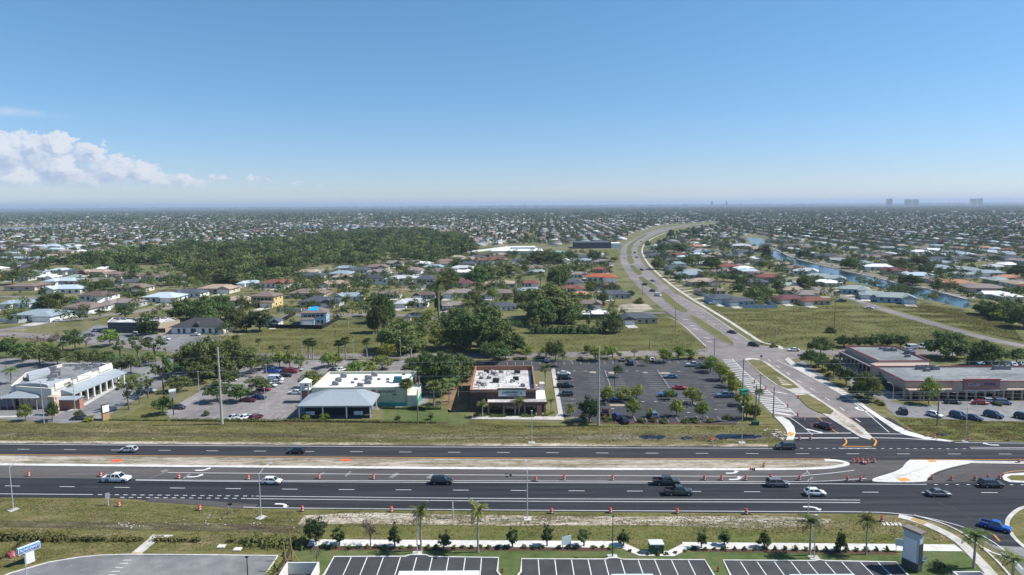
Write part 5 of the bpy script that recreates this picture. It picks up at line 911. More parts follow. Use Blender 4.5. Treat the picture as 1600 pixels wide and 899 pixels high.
# row of small fruit-stall like shrubs along the walk
for i, x in enumerate(np.linspace(505, 955, 34)):
    if min(abs(x - q) for q in (530, 579, 617, 694, 801, 855, 912)) < 5: continue
    tree('bush' if i % 3 else 'shrub', x, 856.5 + random.uniform(-1, 1), 850 + random.uniform(-3, 2), random.uniform(7, 12), 'in the mulch bed along the white sidewalk', words='small thin green shrub', group='small shrubs in the mulch bed')
for x in np.linspace(1085, 1385, 20): tree('bush', x, 859 + (x - 1085) * .008, 852 + random.uniform(-2, 2), random.uniform(7, 12), 'in the mulch bed right of the utility box', words='small thin green shrub', group='small shrubs in the mulch bed')
for x in np.linspace(985, 1070, 7): tree('bush', x, 862 + 6 * math.sin((x - 985) / 27), 860, 8, 'around the green utility box', words='small thin green shrub', group='small shrubs in the mulch bed')
def hedge(pts, h, w, label, m=L_HEDGE, dens=40, leaf=.15):
    w_ = np.array([P(*q)[:2] for q in pts]); s = np.r_[0, np.cumsum(np.linalg.norm(np.diff(w_, axis=0), axis=1))]; n = int(s[-1] * h * dens * 1.6)
    t = rng.uniform(0, s[-1], n); c = np.c_[np.interp(t, s, w_[:, 0]), np.interp(t, s, w_[:, 1]), np.zeros(n)]; a = rng.uniform(0, math.pi, n); rr = rng.uniform(.75, 1.05, n) * (1 + .22 * np.sin(t * 1.9) + .16 * np.sin(t * 4.7 + 1))
    off = np.c_[np.zeros(n), np.cos(a) * w / 2 * rr, np.maximum(.05, np.sin(a) * h * rr)]; nn = np.c_[rng.normal(size=n) * .4, np.cos(a), np.sin(a) + .3]
    o = bpy.data.objects.new('hedge', qmesh('hedge', quads(c + off - np.array([w_[0][0], w_[0][1], 0]), nn, leaf, rng), m)); o.location = (w_[0][0], w_[0][1], .02); link(o)
    b = MB(); wpath([(q[0] - w_[0][0], q[1] - w_[0][1]) for q in w_], w * .4, 0, b, h * .42); b.build('branches', mat('dark_twigs', (.05, .045, .025), 1), o)
    tag(o, label, 'hedge')
hedge([(-40, 841), (60, 843), (105, 844)], 1.5, 2.2, 'long dense hedge behind the blue bank sign', leaf=.2); hedge([(112, 845), (165, 845)], 1.1, 1.4, 'hedge section left of the footpath, nearer the bank sign'); hedge([(172, 845), (222, 845)], 1.0, 1.4, 'hedge section just left of the footpath'); hedge([(240, 845), (292, 846)], .95, 1.3, 'hedge section just right of the footpath'); hedge([(298, 846), (313, 846)], .9, 1.2, 'single bushy end of the hedge right of the footpath'); hedge([(358, 847), (366, 847)], .9, 1.3, 'short dark bush right of the footpath hedge'); hedge([(374, 848), (390, 848)], .9, 1.3, 'low dark bush left of the tall verge hedge'); hedge([(392, 847), (440, 851), (478, 853)], 1.5, 3.6, 'wide overgrown hedge left of the white sidewalk', leaf=.22)
hedge([(0, 875), (20, 862), (32, 851)], .9, 1.2, 'short hedge running diagonally beside the bank sign'); hedge([(418, 903), (436, 886), (448, 870), (452, 860)], 1.0, 2.4, 'bright green hedge beside the grey car park', L_YEL)
hedge([(268, 657.5), (440, 659.5)], .8, 1.3, 'low hedge along the pale car park'); hedge([(442, 658), (590, 660.5), (682, 661.5)], .75, 1.2, 'clipped low hedge before the open porch'); hedge([(596, 639), (640, 640), (690, 640)], .8, 1.0, 'dark hedge under the pale green wall', L_DRK)
hedge([(172, 657), (262, 658)], .6, 1.0, 'thin low hedge right of the plaza sign'); hedge([(828, 521), (880, 521), (945, 521)], 3.4, 5.0, 'tall dark hedge across the back of the dry field', L_DRK, leaf=.4, dens=14)
hedge([(190, 471), (232, 469)], 2.4, 3.0, 'dark brownish hedge behind the left rows', leaf=.4, dens=10); hedge([(96, 634), (118, 627), (150, 616), (176, 604)], .8, 1.6, 'low green hedge along the columns of the plaza')
hedge([(740, 651), (760, 651)], .9, 1.2, 'yellow-green planting left of the restaurant door', L_YEL); hedge([(766, 652), (790, 652)], .9, 1.2, 'yellow-green planting beside the restaurant door', L_YEL); hedge([(815, 652), (835, 652)], .8, 1.2, 'yellow-green planting right of the restaurant door', L_YEL); hedge([(850, 651), (865, 645)], .9, 1.4, 'yellow-green planting at the restaurant corner', L_YEL)
hedge([(803, 562.5), (822, 562.5)], 1.2, 1.6, 'left dark clipped hedge on the frontage kerb', L_DRK); hedge([(838, 562), (852, 562)], 1.2, 1.6, 'right dark clipped hedge on the frontage kerb', L_DRK)
for x, y in ((943,655),(950,658),(1003,660),(1020,659),(1037,661),(1072,660),(1086,660),(1108,660),(912,653),(948,645),(1137,655),(1180,640)): tree('bush', x, y, y - 9, 15, 'along the front of the dark car park', words='dark clipped round bush', group='dark clipped bushes')
for x, y in ((981,563),(999,562),(1018,560),(1037,560),(1080,562),(1098,561),(1118,572)): tree('bush', x, y, y - 5, 13, 'behind the dark car park', words='dark clipped round bush', group='dark clipped bushes')
for x, y in ((1370,630),(1378,634),(1342,622),(1275,575),(1284,582),(1296,588),(1560,634),(1365,612)): tree('bush', x, y, y - 7, 13, 'in the strip mall planters', words='dark clipped round bush', group='dark clipped bushes')
# ---------------------------------------------------------------- vehicles
H = -1.7
for a in [('hatch',201,706.5,'silver',180+H,'on the far carriageway, leftmost there'), ('hatch',463,708.5,'black',180+H,'on the far carriageway'), ('suv',1227,702,'dark grey',180+H,'entering the intersection on the far carriageway'), ('pickup',183,752.5,'white',H,'driving right beside the turn-lane barrels'), ('hatch',425,756,'white',H,'behind the left curved lamp'), ('suv',690,756,'black',H,'alone on the near carriageway'),
          ('pickup',1041,757,'dark grey',H,'in the inner lane'), ('pickup',1060,773,'green',H,'in the outer lane'), ('suv',1215,760,'grey',H,'in the inner lane beside the right lamp'), ('hatch',1273,774,'white',H,'in front of the right lamp pole'), ('sedan',1466,775,'grey',H,'below the concrete island'), ('suv',1548,761,'dark grey',H,'at the right edge of the intersection')]:
    car(*a, group='vehicles on the highway')
car('pickup', 1555, 827, 'bright blue', -44, 'turning into the right driveway', s=.84, words='bright blue pickup truck turning into the right driveway'); car('suv', 1287, 669, 'dark red', 125, '', words='dark red off-road car waiting at the side road stop line')
for a in [('sedan',1144,521,'dark grey',-47,'on the side road'),('suv',1178,541,'black',-40,'on the side road'),('van',1028,463,'white',-55,'on the avenue'),('suv',1019,456,'dark red',125,'on the avenue'),('suv',1007,446,'black',125,'on the avenue'),('sedan',1020,440,'grey',-55,'on the avenue'),('suv',1003,423,'dark red',-60,'on the avenue'),('sedan',995,403,'black',-75,'on the avenue'),('suv',992,396,'black',-75,'on the avenue'),('sedan',1002,378,'dark red',40,'on the avenue'),('sedan',976,404,'white',100,'on the avenue'),('sedan',1040,360,'dark grey',25,'on the avenue'),('suv',1048,358,'dark grey',25,'on the avenue')]: car(*a, group='vehicles on the side road')
for a in [('sedan',1240,549,'white',175,'leaving the frontage road junction'),('sedan',1358,483,'white',-22,'on the right residential street'),('sedan',90,503,'white',12,'on the left street'),('sedan',59,499,'black',5,'outside the corner house'),('sedan',149,488,'black',20,'outside the brown-roofed house'),('sedan',160,489,'dark red',20,'outside the brown-roofed house'),('pickup',1314,472,'dark grey',170,'beside the residential street'),('sedan',1335,459,'black',165,'outside the canal row'),('sedan',1368,470,'white',170,'outside the canal row'),('sedan',1384,470,'white',170,'outside the canal row'),('suv',1317,455,'blue',150,'outside the canal row'),('pickup',471,447,'white',5,'by the cul-de-sac'),('pickup',1115,476,'white',170,'on an avenue driveway'),('sedan',695,486,'dark red',80,'between the houses'),('sedan',690,486,'white',80,'between the houses'),('sedan',930,487,'white',80,'by the flat white roof'),('sedan',925,487,'dark blue',80,'by the flat white roof'),
          ('sedan',1237,432,'grey',150,'near the canal row'),('sedan',1228,427,'white',150,'near the canal row'),('sedan',1216,424,'silver',150,'near the canal row')]: car(*a, group='cars parked by the houses')
for a in [('sedan',278,639,'dark grey',-8,'by the dark pole sign'),('sedan',366,655,'silver',60,'along the front hedge'),('sedan',384,655,'white',60,'along the front hedge'),('hatch',400,655,'dark red',60,'along the front hedge'),('sedan',388,628,'dark red',-4,'in the middle rows'),('sedan',404,624,'dark blue',-4,'in the middle rows'),('sedan',412,611,'red',-4,'in the middle rows'),('hatch',423,605,'white',-4,'in the middle rows'),('van',431,596,'white',-6,'in the middle rows'),('sedan',432,600,'silver',-4,'in the middle rows'),('sedan',446,589,'black',-4,'in the back rows'),('sedan',447,583,'dark red',-4,'in the back rows'),('pickup',426,583,'blue',-4,'in the back rows'),('suv',456,583,'red',-4,'in the back rows'),('sedan',369,588,'white',10,'under the oaks'),('sedan',360,596,'white',10,'under the oaks'),('sedan',462,616,'white',175,'beside the small tower'),('sedan',534,580,'white',60,'behind the pale green restaurant'),('sedan',522,581,'black',60,'behind the pale green restaurant'),('sedan',328,608,'grey',10,'under the oaks'),('sedan',464,580,'silver',-4,'in the back rows')]: car(*a[:5], a[5] + ' of the pale car park', group='cars on the pale car park')
for a in [('sedan',233,613,'silver',-5,'on the plaza driveway'),('suv',222,568,'steel blue',5,'on the frontage verge road'),('sedan',140,526,'dark blue',0,'in the small car park'),('sedan',275,521,'white',10,'beside the dark-roofed office'),('sedan',305,525,'white',170,'beside the dark-roofed office'),('sedan',258,532,'white',0,'in the small car park'),('sedan',232,532,'dark grey',0,'in the small car park'),('sedan',165,517,'white',90,'in the small car park'),('sedan',150,518,'grey',90,'in the small car park'),('sedan',158,518,'dark blue',90,'in the small car park'),('sedan',127,656,'dark grey',0,'before the left plaza'),('sedan',213,531,'dark grey',0,'in the small car park'),('sedan',240,514,'black',0,'in the small car park'),('sedan',215,520,'white',90,'in the small car park')]: car(*a, group='cars on the left')
for a in [('sedan',881,586,'white',0,'in the stalls beside the brown restaurant'),('suv',882,593,'black',0,'in the stalls beside the brown restaurant'),('pickup',883,606,'black',0,'in the stalls beside the brown restaurant'),('suv',884,619,'dark grey',180,'in the stalls beside the brown restaurant'),('suv',854,566,'steel blue',90,'along the frontage side'),('sedan',907,563,'dark red',90,'along the frontage side'),('sedan',973,564,'grey',80,'along the frontage side'),('sedan',1019,564,'white',80,'along the frontage side'),('pickup',1084,573,'silver',175,'along the frontage side'),('sedan',1098,576,'black',175,'along the frontage side'),('sedan',1048,591,'steel blue',175,'in the middle stalls'),('sedan',948,619,'steel blue',0,'in the lower stalls'),('suv',953,627,'blue',0,'in the lower stalls'),('suv',977,624,'silver',180,'in the lower stalls'),('pickup',1043,620,'blue',180,'in the lower stalls'),('sedan',1062,609,'red',0,'in the middle stalls'),('pickup',946,649,'dark red',85,'in the front stalls'),('suv',964,655,'dark blue',100,'in the front stalls'),('suv',1021,652,'steel blue',92,'in the front stalls'),('sedan',975,660,'black',100,'in the front stalls'),('pickup',1133,621,'steel blue',178,'in the right stalls'),('suv',985,570,'dark blue',90,'along the frontage side')]: car(*a[:5], a[5] + ('' if 'restaurant' in a[5] else ' of the dark car park'), group='cars on the dark car park')
for a in [('suv',1411,646,'dark grey',70,'at the mall entrance'),('hatch',1460,651,'white',-60,'in the front row of the mall'),('suv',1498,653,'dark blue',-60,'in the front row of the mall'),('sedan',1520,656,'dark blue',-50,'in the front row of the mall'),('suv',1552,652,'dark blue',-55,'in the front row of the mall'),('suv',1600,655,'black',-55,'in the front row of the mall'),('sedan',1488,631,'black',-10,'against the mall walk'),('sedan',1531,632,'red',-10,'against the mall walk'),('hatch',1547,630,'silver',-10,'against the mall walk'),('suv',1566,632,'steel blue',-10,'against the mall walk'),('sedan',1558,626,'dark red',-10,'against the mall walk'),('van',1422,546,'white',178,'behind the mall'),('van',1445,545,'white',185,'behind the mall'),('sedan',1555,574,'dark blue',80,'beyond the mall roof'),('sedan',1570,574,'dark grey',80,'beyond the mall roof'),('sedan',1582,572,'white',80,'beyond the mall roof'),('sedan',1596,571,'white',80,'beyond the mall roof'),('sedan',1315,558,'black',170,'beside the mall canopy')]: car(*a, group='cars around the strip mall')
# ---------------------------------------------------------------- traffic barrels
for x, y in ((45,744.5),(157.5,745),(279.5,748),(388,749.5),(498.5,748.5),(583.5,749),(837,752),(881.5,750.5),(957,751),(1100.5,750.5),(1127,750.5),(1165,751),(1249,751),(1204,748)): barrel(x, y, 'in the worn turn lane')
for x, y in ((186,791.5),(312,797.5),(472.5,799),(611.5,800),(752,801),(861.5,802.5),(953.5,801.5),(1058,802.5),(1166,803.5),(1357,813)): barrel(x, y, 'along the near road edge')
barrel(1378, 815, 'beside the sandbags'); barrel(1193.5, 731, 'on the median'); barrel(1179.5, 735.5, 'lying on the median kerb', True)
for x, y in ((1333,723.5),(1340,723.5),(1347,723.5),(1355.5,723.5),(1365.5,723.5)): barrel(x, y, 'in the cluster across the median gap')
barrel(1347, 725.5, 'lying in the median gap', True)
for x, y in ((1324,752),(1344.5,752),(1456,749.5),(1486.5,751),(1523,751),(1543.5,749),(1561,749.5)): barrel(x, y, 'around the concrete island')
for x, y in ((1249,688),(1266,688),(1246.5,651),(1256,658),(1267,668),(1231,637),(1196,609),(1179,599),(1248,623)): barrel(x, y, 'on the side road')
for x, y in ((1418,673),(1449,683),(1460,686),(1513,690),(1576,689),(1592,724),(1110.5,690)): barrel(x, y, 'at the right-hand road edge' if x > 1400 else 'beside the ditch water')
# ---------------------------------------------------------------- lamps, poles
lamp('street_lamp', 21, 797, 9.0, 2.6, 60, 'at the left edge of the near verge'); lamp('street_lamp', 408, 809, 9.0, 2.6, 60, 'on the near verge, second from left'); lamp('street_lamp', 824, 811, 9.2, 2.8, 92, 'on the near verge at the centre'); lamp('street_lamp', 1262, 813, 9.2, 3.0, 110, 'on the near verge by the right lanes')
lamp('street_lamp', 1508, 690, 9.0, 2.8, 40, 'on the corner before the strip mall'); lamp('street_lamp', 831, 692, 8.4, 0, 0, 'on the far verge before the brown restaurant'); lamp('street_lamp', 1159, 692, 9.4, 0, 0, 'beside the ditch water under the green sign')
for x, y, yt, w_ in ((69,662,595,'before the left plaza'),(118,648,590,'beside the plaza driveway'),(100,600,560,'behind the plaza roof')): lamp('parking_lamp', x, y, height(x, y, yt), 0, 0, w_, m=CPOLE, base=False)
for x, y, yt, w_ in ((415,650,605,'on the pale car park, front'),(417,600,570,'on the pale car park, rear'),(311,612,580,'on the pale car park, left'),(960,603,562,'on the dark car park'),(472,553,530,'on the left field edge'),(552,560,532,'by the frontage road'),(626,560,528,'by the frontage road'),(657,506,462,'behind the broad round tree'),(545,520,495,'in the left field'),(1443,628,596,'before the strip mall'),(1212,543,512,'in the right field'),(1395,625,602,'right of the side road')): lamp('parking_lamp', x, y, height(x, y, yt), 1.2 if x in (1212, 1395) else 0, 180, w_, m=DKM if 'dark car' in w_ else GALV, base=False)
lamp('parking_lamp', 652, 865, height(652, 865, 802), 0, 0, 'on the lawn kerb, left lot'); lamp('parking_lamp', 957, 870, height(957, 870, 804), 0, 0, 'on the lawn kerb, middle lot', m=DGR); lamp('parking_lamp', 1272, 872, height(1272, 872, 802), 0, 0, 'on the lawn kerb, right lot'); lamp('parking_lamp', 43, 915, height(43, 915, 862), 0, 0, 'under the blue bank sign', base=False); lamp('parking_lamp', 388, 915, height(388, 915, 868), 0, 0, 'in the grey car park', m=DKM, base=False)
for x, yb, yt, lb in ((347, 663, 540, 'very tall concrete utility pole at the edge of the pale car park'), (935, 665, 538, 'very tall concrete utility pole before the dark car park')):
    h = height(x, yb, yt); rt = empty('concrete_utility_pole', P(x, yb, .02)); b = MB(); b.path([(0, 0, 0), (0, 0, h)], [.42, .22], 10); b.build('pole', CPOLE, rt); b = MB()
    for q in (.12, .3, .5): b.box((.3, 0, h * (1 - q)), (.5, .16, .3))
    b.build('bracket', GALV, rt); tag(rt, lb, 'utility pole')
TALL = []
PH = {}
for x, yb, yt, w_, c in ((653,663,606,'right of the pale green restaurant',0),(1160,618,560,'left of the striped road area',1),(1188,613,583,'over the striped road area',1),(1180,662,600,'beside the grey roadside cabinet',1),(1208,652,603,'at the corner of the striped area',0),(1464,665,608,'before the strip mall',1),(1337,608,576,'right of the side road',0),(1303,517,470,'in the right field',0),(1240,490,470,'at the edge of the right field',0),(1488,557,530,'behind the strip mall',0),(1116,556,528,'by the frontage junction',1),(1055,515,480,'by the avenue entrance',1),(1015,545,530,'on the dry field',0),(1004,463,448,'beside the avenue',0),(1311,470,456,'beside the canal row',0),(185,486,465,'in the left rows',0),(42,500,476,'by the corner house',0)): PH[x] = (P(x, yb), pole(x, yb, yt, w_, .15 if yb > 560 else .13, cross=bool(c)))
def wire(a, b, sag, label):
    a, b = Vector(a), Vector(b); pts = [a.lerp(b, t) - Vector((0, 0, sag * 4 * t * (1 - t))) for t in np.linspace(0, 1, 15)]; mb = MB(); mb.path([tuple(p - a) for p in pts], [.035] * 15, 4); o = mb.build('power_line', mat('aluminium_cable', (.35, .35, .36), .5)); o.location = a; tag(o, label, 'power line', 'power lines before the strip mall')
for k, (z1, z2, n_) in enumerate(((9.9, 10.2, 'uppermost'), (8.8, 9.3, 'second'), (7.2, 7.6, 'third'))):
    a, h = PH[1464]; b, hb_ = PH[1180]; wire((a[0], a[1], h - .3 - k * 1.1), (b[0], b[1], hb_ - .3 - k * 1.1), .8, f"thin grey power line, {n_}, crossing left over the side road"); wire((a[0], a[1], h - .3 - k * 1.1), (a[0] + 75, a[1] - 2, h - .3 - k * 1.1), .8, f"thin grey power line, {n_}, running right past the strip mall")
for (x, y, h_) in ((169, 781, 1.6), (360, 804, 0), ): pass
# ---------------------------------------------------------------- commercial buildings
def W2(px, py, h=0.0): return P(px, py, h)[:2]
def inset(q, t):
    c = np.mean(q, axis=0); out = []
    n = len(q); q = [np.array(p, float) for p in q]; a = sum(q[i][0] * q[(i + 1) % n][1] - q[(i + 1) % n][0] * q[i][1] for i in range(n)); s = 1 if a > 0 else -1
    for i in range(n):
        p0, p1, p2 = q[i - 1], q[i], q[(i + 1) % n]; d1 = (p1 - p0) / np.linalg.norm(p1 - p0); d2 = (p2 - p1) / np.linalg.norm(p2 - p1)
        n1 = np.array([-d1[1], d1[0]]) * s; n2 = np.array([-d2[1], d2[0]]) * s; b = n1 + n2; b /= np.linalg.norm(b); out.append(tuple(p1 + b * t / max(.3, np.dot(b, n1))))
    return out
def par_building(rt, q, h, wm_, rm_, par=.8, t=.3, cap=None, base=0.0):
    """walls with a parapet and a sunk flat roof; q are world corners"""
    n = len(q); i_ = inset(q, t); mb = MB(); a = sum(q[k][0] * q[(k + 1) % n][1] - q[(k + 1) % n][0] * q[k][1] for k in range(n))
    rings = [[(*p, base) for p in q], [(*p, h) for p in q], [(*p, h) for p in i_], [(*p, h - par - .3) for p in i_]]
    vs = [p for r_ in rings for p in r_]; fs = [(k * n + i, k * n + (i + 1) % n, (k + 1) * n + (i + 1) % n, (k + 1) * n + i) for k in range(3) for i in range(n)]
    if a < 0: fs = [f[::-1] for f in fs]
    mb.add(vs, fs); mb.build('wall', wm_, rt)
    rb = MB(); rb.prism(i_, h - par - .25, h - par); rb.build('roof', rm_, rt)
    if cap:
        cb_ = MB(); o_, i2 = inset(q, -.1), inset(q, t + .1); vs = [(*p, h + .005) for p in o_] + [(*p, h + .16) for p in o_] + [(*p, h + .16) for p in i2] + [(*p, h + .005) for p in i2]
        fs = [(k * n + i, k * n + (i + 1) % n, ((k + 1) % 4) * n + (i + 1) % n, ((k + 1) % 4) * n + i) for k in range(4) for i in range(n)]
        if a < 0: fs = [f[::-1] for f in fs]
        cb_.add(vs, fs).build('parapet_cap', cap, rt)
def place(rt, loc):
    rt.location = (loc[0], loc[1], 0)
    for ch in rt.children: ch.location = (ch.location[0] - loc[0], ch.location[1] - loc[1], ch.location[2])
def rtu(rt, x, y, z, s=1.0, m=None, rz=0.0):
    s *= .62; b = MB(); b.box((0, 0, .75 * s), (2.2 * s, 1.5 * s, 1.1 * s)); b.box((0, 0, .1), (2.4 * s, 1.7 * s, .2)); b.tube((-.5 * s, 0, 1.3 * s), (-.5 * s, 0, 1.42 * s), .5 * s, .5 * s, 12); o = b.build('rooftop_unit', m or mat('grey_metal_cabinet', (.22, .22, .23), .6, var=.15), rt); o.location = (x, y, z); o.rotation_euler = (0, 0, rz)
    g_ = MB(); g_.tube((-.5 * s, 0, 1.425 * s), (-.5 * s, 0, 1.45 * s), .42 * s, .42 * s, 12); g_.build('fan_grille', DKM, o)
def duct(rt, pts, r, m): b = MB(); b.path(pts, [r] * len(pts), 8); b.build('duct', m, rt)
def text(body, loc, size, m, parent, rot=(math.pi / 2, 0, 0), ext=.04, name='sign_lettering', sx=1.0):
    c = bpy.data.curves.new(name, 'FONT'); c.body = body; c.size = size; c.extrude = ext; c.align_x = 'CENTER'; c.align_y = 'CENTER'; c.offset = .012 * size; c.materials.append(m)
    t = bpy.data.objects.new(name, c); me = bpy.data.meshes.new_from_object(t); bpy.data.objects.remove(t); o = bpy.data.objects.new(name, me); o.location = loc; o.rotation_euler = rot; o.scale = (sx, 1, 1); return link(o, parent)
def center(q): return tuple(np.mean(q, axis=0))
BROWN = mat('brown_stucco', (.080, .056, .046), .9, var=.1); BRICKO = mat('terracotta_parapet', (.30, .155, .10), .9, var=.12); TPO = multi('dirty_white_roof', [(0, (.30, .29, .28)), (.45, (.50, .48, .46)), (1, (.66, .64, .62))], ((.15, .5), (1.2, .4)), bump=0)
TPOW = multi('bright_white_roof', [(0, (.62, .62, .62)), (.4, (.80, .80, .80)), (1, (.86, .86, .86))], ((.15, .5), (1.2, .4)), bump=0)
GREYR = multi('grey_membrane_roof', [(0, (.15, .165, .17)), (.5, (.215, .23, .235)), (1, (.29, .30, .30))], ((.08, .5), (.8, .4)), bump=0)
GLASSD = mat('dark_shop_glass', (.018, .02, .026), .12, spec=.8); DUCT = mat('galvanised_duct', (.55, .54, .53), .5, .2)
# brown restaurant
h = 6.6; q = [W2(731, 612.5, h), W2(837.4, 609.3, h), W2(838, 572.3, h), W2(745.6, 572.1, h)]; q[0] = (q[0][0], q[1][1]); q[3] = ((q[0][0] + q[3][0]) / 2, q[2][1]); q[0] = (q[3][0], q[0][1]); q[2] = (q[1][0], q[2][1])
rt = empty('restaurant_building', (0, 0, 0)); par_building(rt, q, h, BRICKO, TPO, 1.3, .3, BRICKO)
x0, y0, x1, y1 = q[0][0], q[0][1], q[1][0], q[2][1]
b = MB(); b.box(((x0 + x1) / 2, y0 - .06, 2.9), (x1 - x0, .1, 5.8)); b.box((x0 - .06, (y0 + y1) / 2, 2.9), (.1, y1 - y0 - .1, 5.8)); b.build('cladding', BROWN, rt)
sx0, sx1 = W2(778.5, 612, 6.4)[0], W2(821.5, 612, 6.4)[0]
b = MB(); b.box(((sx0 + sx1) / 2, y0 - .18, 5.75), (sx1 - sx0, .12, 2.0)); sg = b.build('sign_panel', mat('pale_sign_panel', (.62, .65, .65), .6), rt)
gt = mat('dark_green_lettering', (.01, .09, .075), .5); word = "CARRABBA'S"; n_ = len(word)
for k, ch in enumerate(word):
    a = (k - (n_ - 1) / 2) / n_; text(ch, ((sx0 + sx1) / 2 + a * 6.0, y0 - .28, 5.95 - a * a * 1.3), .95, gt, rt, rot=(math.pi / 2, a * .5, 0))
text("ITALIAN GRILL", ((sx0 + sx1) / 2, y0 - .28, 5.12), .48, mat('dark_blue_lettering', (.02, .03, .07), .5), rt, sx=1.0)
b = MB(); b.box(((sx0 + sx1) / 2, y0 - .12, 6.95), (sx1 - sx0 + .6, .5, .4)); b.build('raised_parapet', BROWN, rt)
px0, px1 = W2(761.5, 629, 3.8)[0], W2(854, 629, 3.8)[0]; py0 = W2(800, 630, 3.8)[1]
sx_ = W2(853, 600, 4)[0]
b = MB(); b.box(((px0 + px1) / 2, (py0 + y0 - .12) / 2, 3.75), (px1 - px0, y0 - .12 - py0, .3)); b.build('porch_roof', TPO, rt)
b = MB(); b.box(((px0 + px1) / 2, py0 - .08, 3.72), (px1 - px0 + .3, .14, .75)); b.box((px0 + .02, (py0 + y0) / 2, 3.72), (.14, y0 - py0 - .3, .75)); b.build('fascia', mat('dark_brown_trim', (.11, .07, .06), .8), rt)
b = MB(); b.box(((x1 + px1) / 2 + .02, (y0 + y0 + 13) / 2, 3.7), (px1 - x1 - .1, 13 - .1, .3)); b.build('side_roof', TPOW, rt)
b = MB(); b.box(((x1 + px1) / 2, y0 + 6.4, 1.75), (px1 - x1 - .3, 12.8, 3.5)); b.build('side_wing', mat('grey_beige_stucco', (.34, .30, .27), .9), rt)
b = MB(); b.box((px1 - .7, y0 + 11, 2.9), (1.6, 2.6, 5.8)); b.build('chimney', mat('pale_stucco', (.55, .52, .49), .9), rt); b = MB(); b.box((px1 - 3.2, y0 + 9.5, 4.6), (2.0, 1.8, 1.7)); b.build('roof_hatch', mat('pale_stucco'), rt)
b = MB(); b.box(((px0 + px1) / 2, y0 - .9, 1.75), (px1 - px0 - 1.2, .2, 3.45)); b.build('front_wall', BROWN, rt)
for k, (a, c) in enumerate(((764, 784), (789, 803), (807, 818), (822, 838))):
    xa, xb = W2(a, 640, 1.5)[0], W2(c, 640, 1.5)[0]; b = MB(); b.box(((xa + xb) / 2, y0 - 1.04, 1.6), (xb - xa, .1, 2.4)); b.build('window', GLASSD, rt)
for a in (763, 787, 805, 820, 852): xa = W2(a, 645, 1.5)[0]; b = MB(); b.box((xa, py0 + .3, 1.75), (.5, .5, 3.5)); b.build('column', mat('brown_stone_column', (.22, .15, .12), .9, var=.3, sc=3), rt)
xa, xb = W2(839, 645, 1.5)[0], W2(847, 645, 1.5)[0]; b = MB(); b.box(((xa + xb) / 2, py0 + .1, 1.55), (xb - xa, .25, 3.0)); b.build('stone_panel', mat('reddish_rubble_stone', (.30, .17, .14), .95, var=.5, sc=2.2), rt)
r_ = random.Random(5); zr = h - 1.3
for (a, c, s) in ((760, 583, 1.3), (764, 592, 1.0), (775, 597.5, 1.5), (808, 583.5, 1.3), (806, 594, 1.3), (801, 597, 1.0), (817, 604, 1.0), (748, 601, 1.1), (756, 603, 1.1), (770, 585, 1.0), (783, 583, 1.0), (752, 592, .9)): xx, yy = W2(a, c, zr); rtu(rt, xx, yy, zr, s, m=DKM if s > 1.2 else None, rz=r_.uniform(-.2, .2))
for k in range(14): xx, yy = W2(r_.uniform(747, 782), r_.uniform(582, 606), zr); duct(rt, [(xx, yy, zr), (xx, yy, zr + .8), (xx + r_.uniform(-1.6, 1.6), yy + r_.uniform(-.8, .8), zr + .8)], r_.uniform(.15, .35), DUCT)
for k in range(9): xx, yy = W2(r_.uniform(790, 820), r_.uniform(580, 600), zr); duct(rt, [(xx, yy, zr), (xx, yy, zr + .6)], .2, DUCT)
b = MB(); xa = W2(828, 590, 5.4)[0]; b.box(((xa + x1 - .3) / 2 + .2, (y0 + y1) / 2 + 2, zr + .04), (x1 - .5 - xa, 17, .06)); b.build('roof_membrane', mat('blue_grey_membrane', (.06, .09, .16), .7), rt)
place(rt, ((x0 + x1) / 2, y0)); tag(rt, 'brown flat-roofed restaurant with terracotta parapet and cluttered grey roof beside dark car park', 'restaurant')
# pale green restaurant with porch
h = 5.8; rt = empty('restaurant_building', (0, 0, 0)); PG = mat('pale_green_stucco', (.50, .53, .38), .9, var=.08); TEAL = mat('teal_painted_wall', (.02, .34, .28), .8); WHT = mat('white_trim', (.74, .74, .72), .7)
fy = W2(560, 606, h)[1]; by = W2(580, 581, h)[1]; x0, x1 = W2(490, 606, h)[0], W2(634, 606, h)[0]; xb0, xb1 = W2(517, 581, h)[0], W2(648, 581, h)[0]; x0 = (x0 + xb0) / 2 - .5; x1 = max(x1, xb1) + .3
par_building(rt, [(x0, fy), (x1, fy), (x1, by), (x0, by)], h, PG, TPOW, .7, .3, mat('cream_cap', (.60, .56, .46), .8))
b = MB(); b.box(((x0 + x1) / 2, fy - .05, .55), (x1 - x0 + .1, .14, 1.1)); b.box((x1 + .05, (fy + by) / 2, .7), (.14, by - fy - .2, 1.4)); b.build('teal_band', TEAL, rt)
ax0, ax1 = x1 - 2.6, x1 + 2.6; b = MB(); 
par_building(rt, [(x1 + .12, fy - .6), (x1 + 3.0, fy - .6), (x1 + 3.0, fy + 13), (x1 + .12, fy + 13)], 3.5, mat('cream_wall', (.62, .62, .46), .9), TPOW, .4, .25, None)
b = MB(); b.box((x1 + 3.06, fy + 6, .8), (.1, 12.6, 1.6)); b.build('teal_band', TEAL, rt)
tx = W2(612, 612, 4.6)[0]; b = MB(); b.tube((tx - 5.6, fy - .05, 4.45), (tx - 5.6, fy - .2, 4.45), .75, .75, 14); b.build('round_emblem', mat('dark_red_emblem', (.20, .02, .02), .6), rt)
text("RESTAURANT", (tx - 1.6, fy - .15, 4.5), .92, mat('near_black_lettering', (.012, .03, .028), .5), rt, ext=.08); text("GRILL", (tx + .8, fy - .15, 3.6), .5, mat('near_black_lettering'), rt, ext=.05)
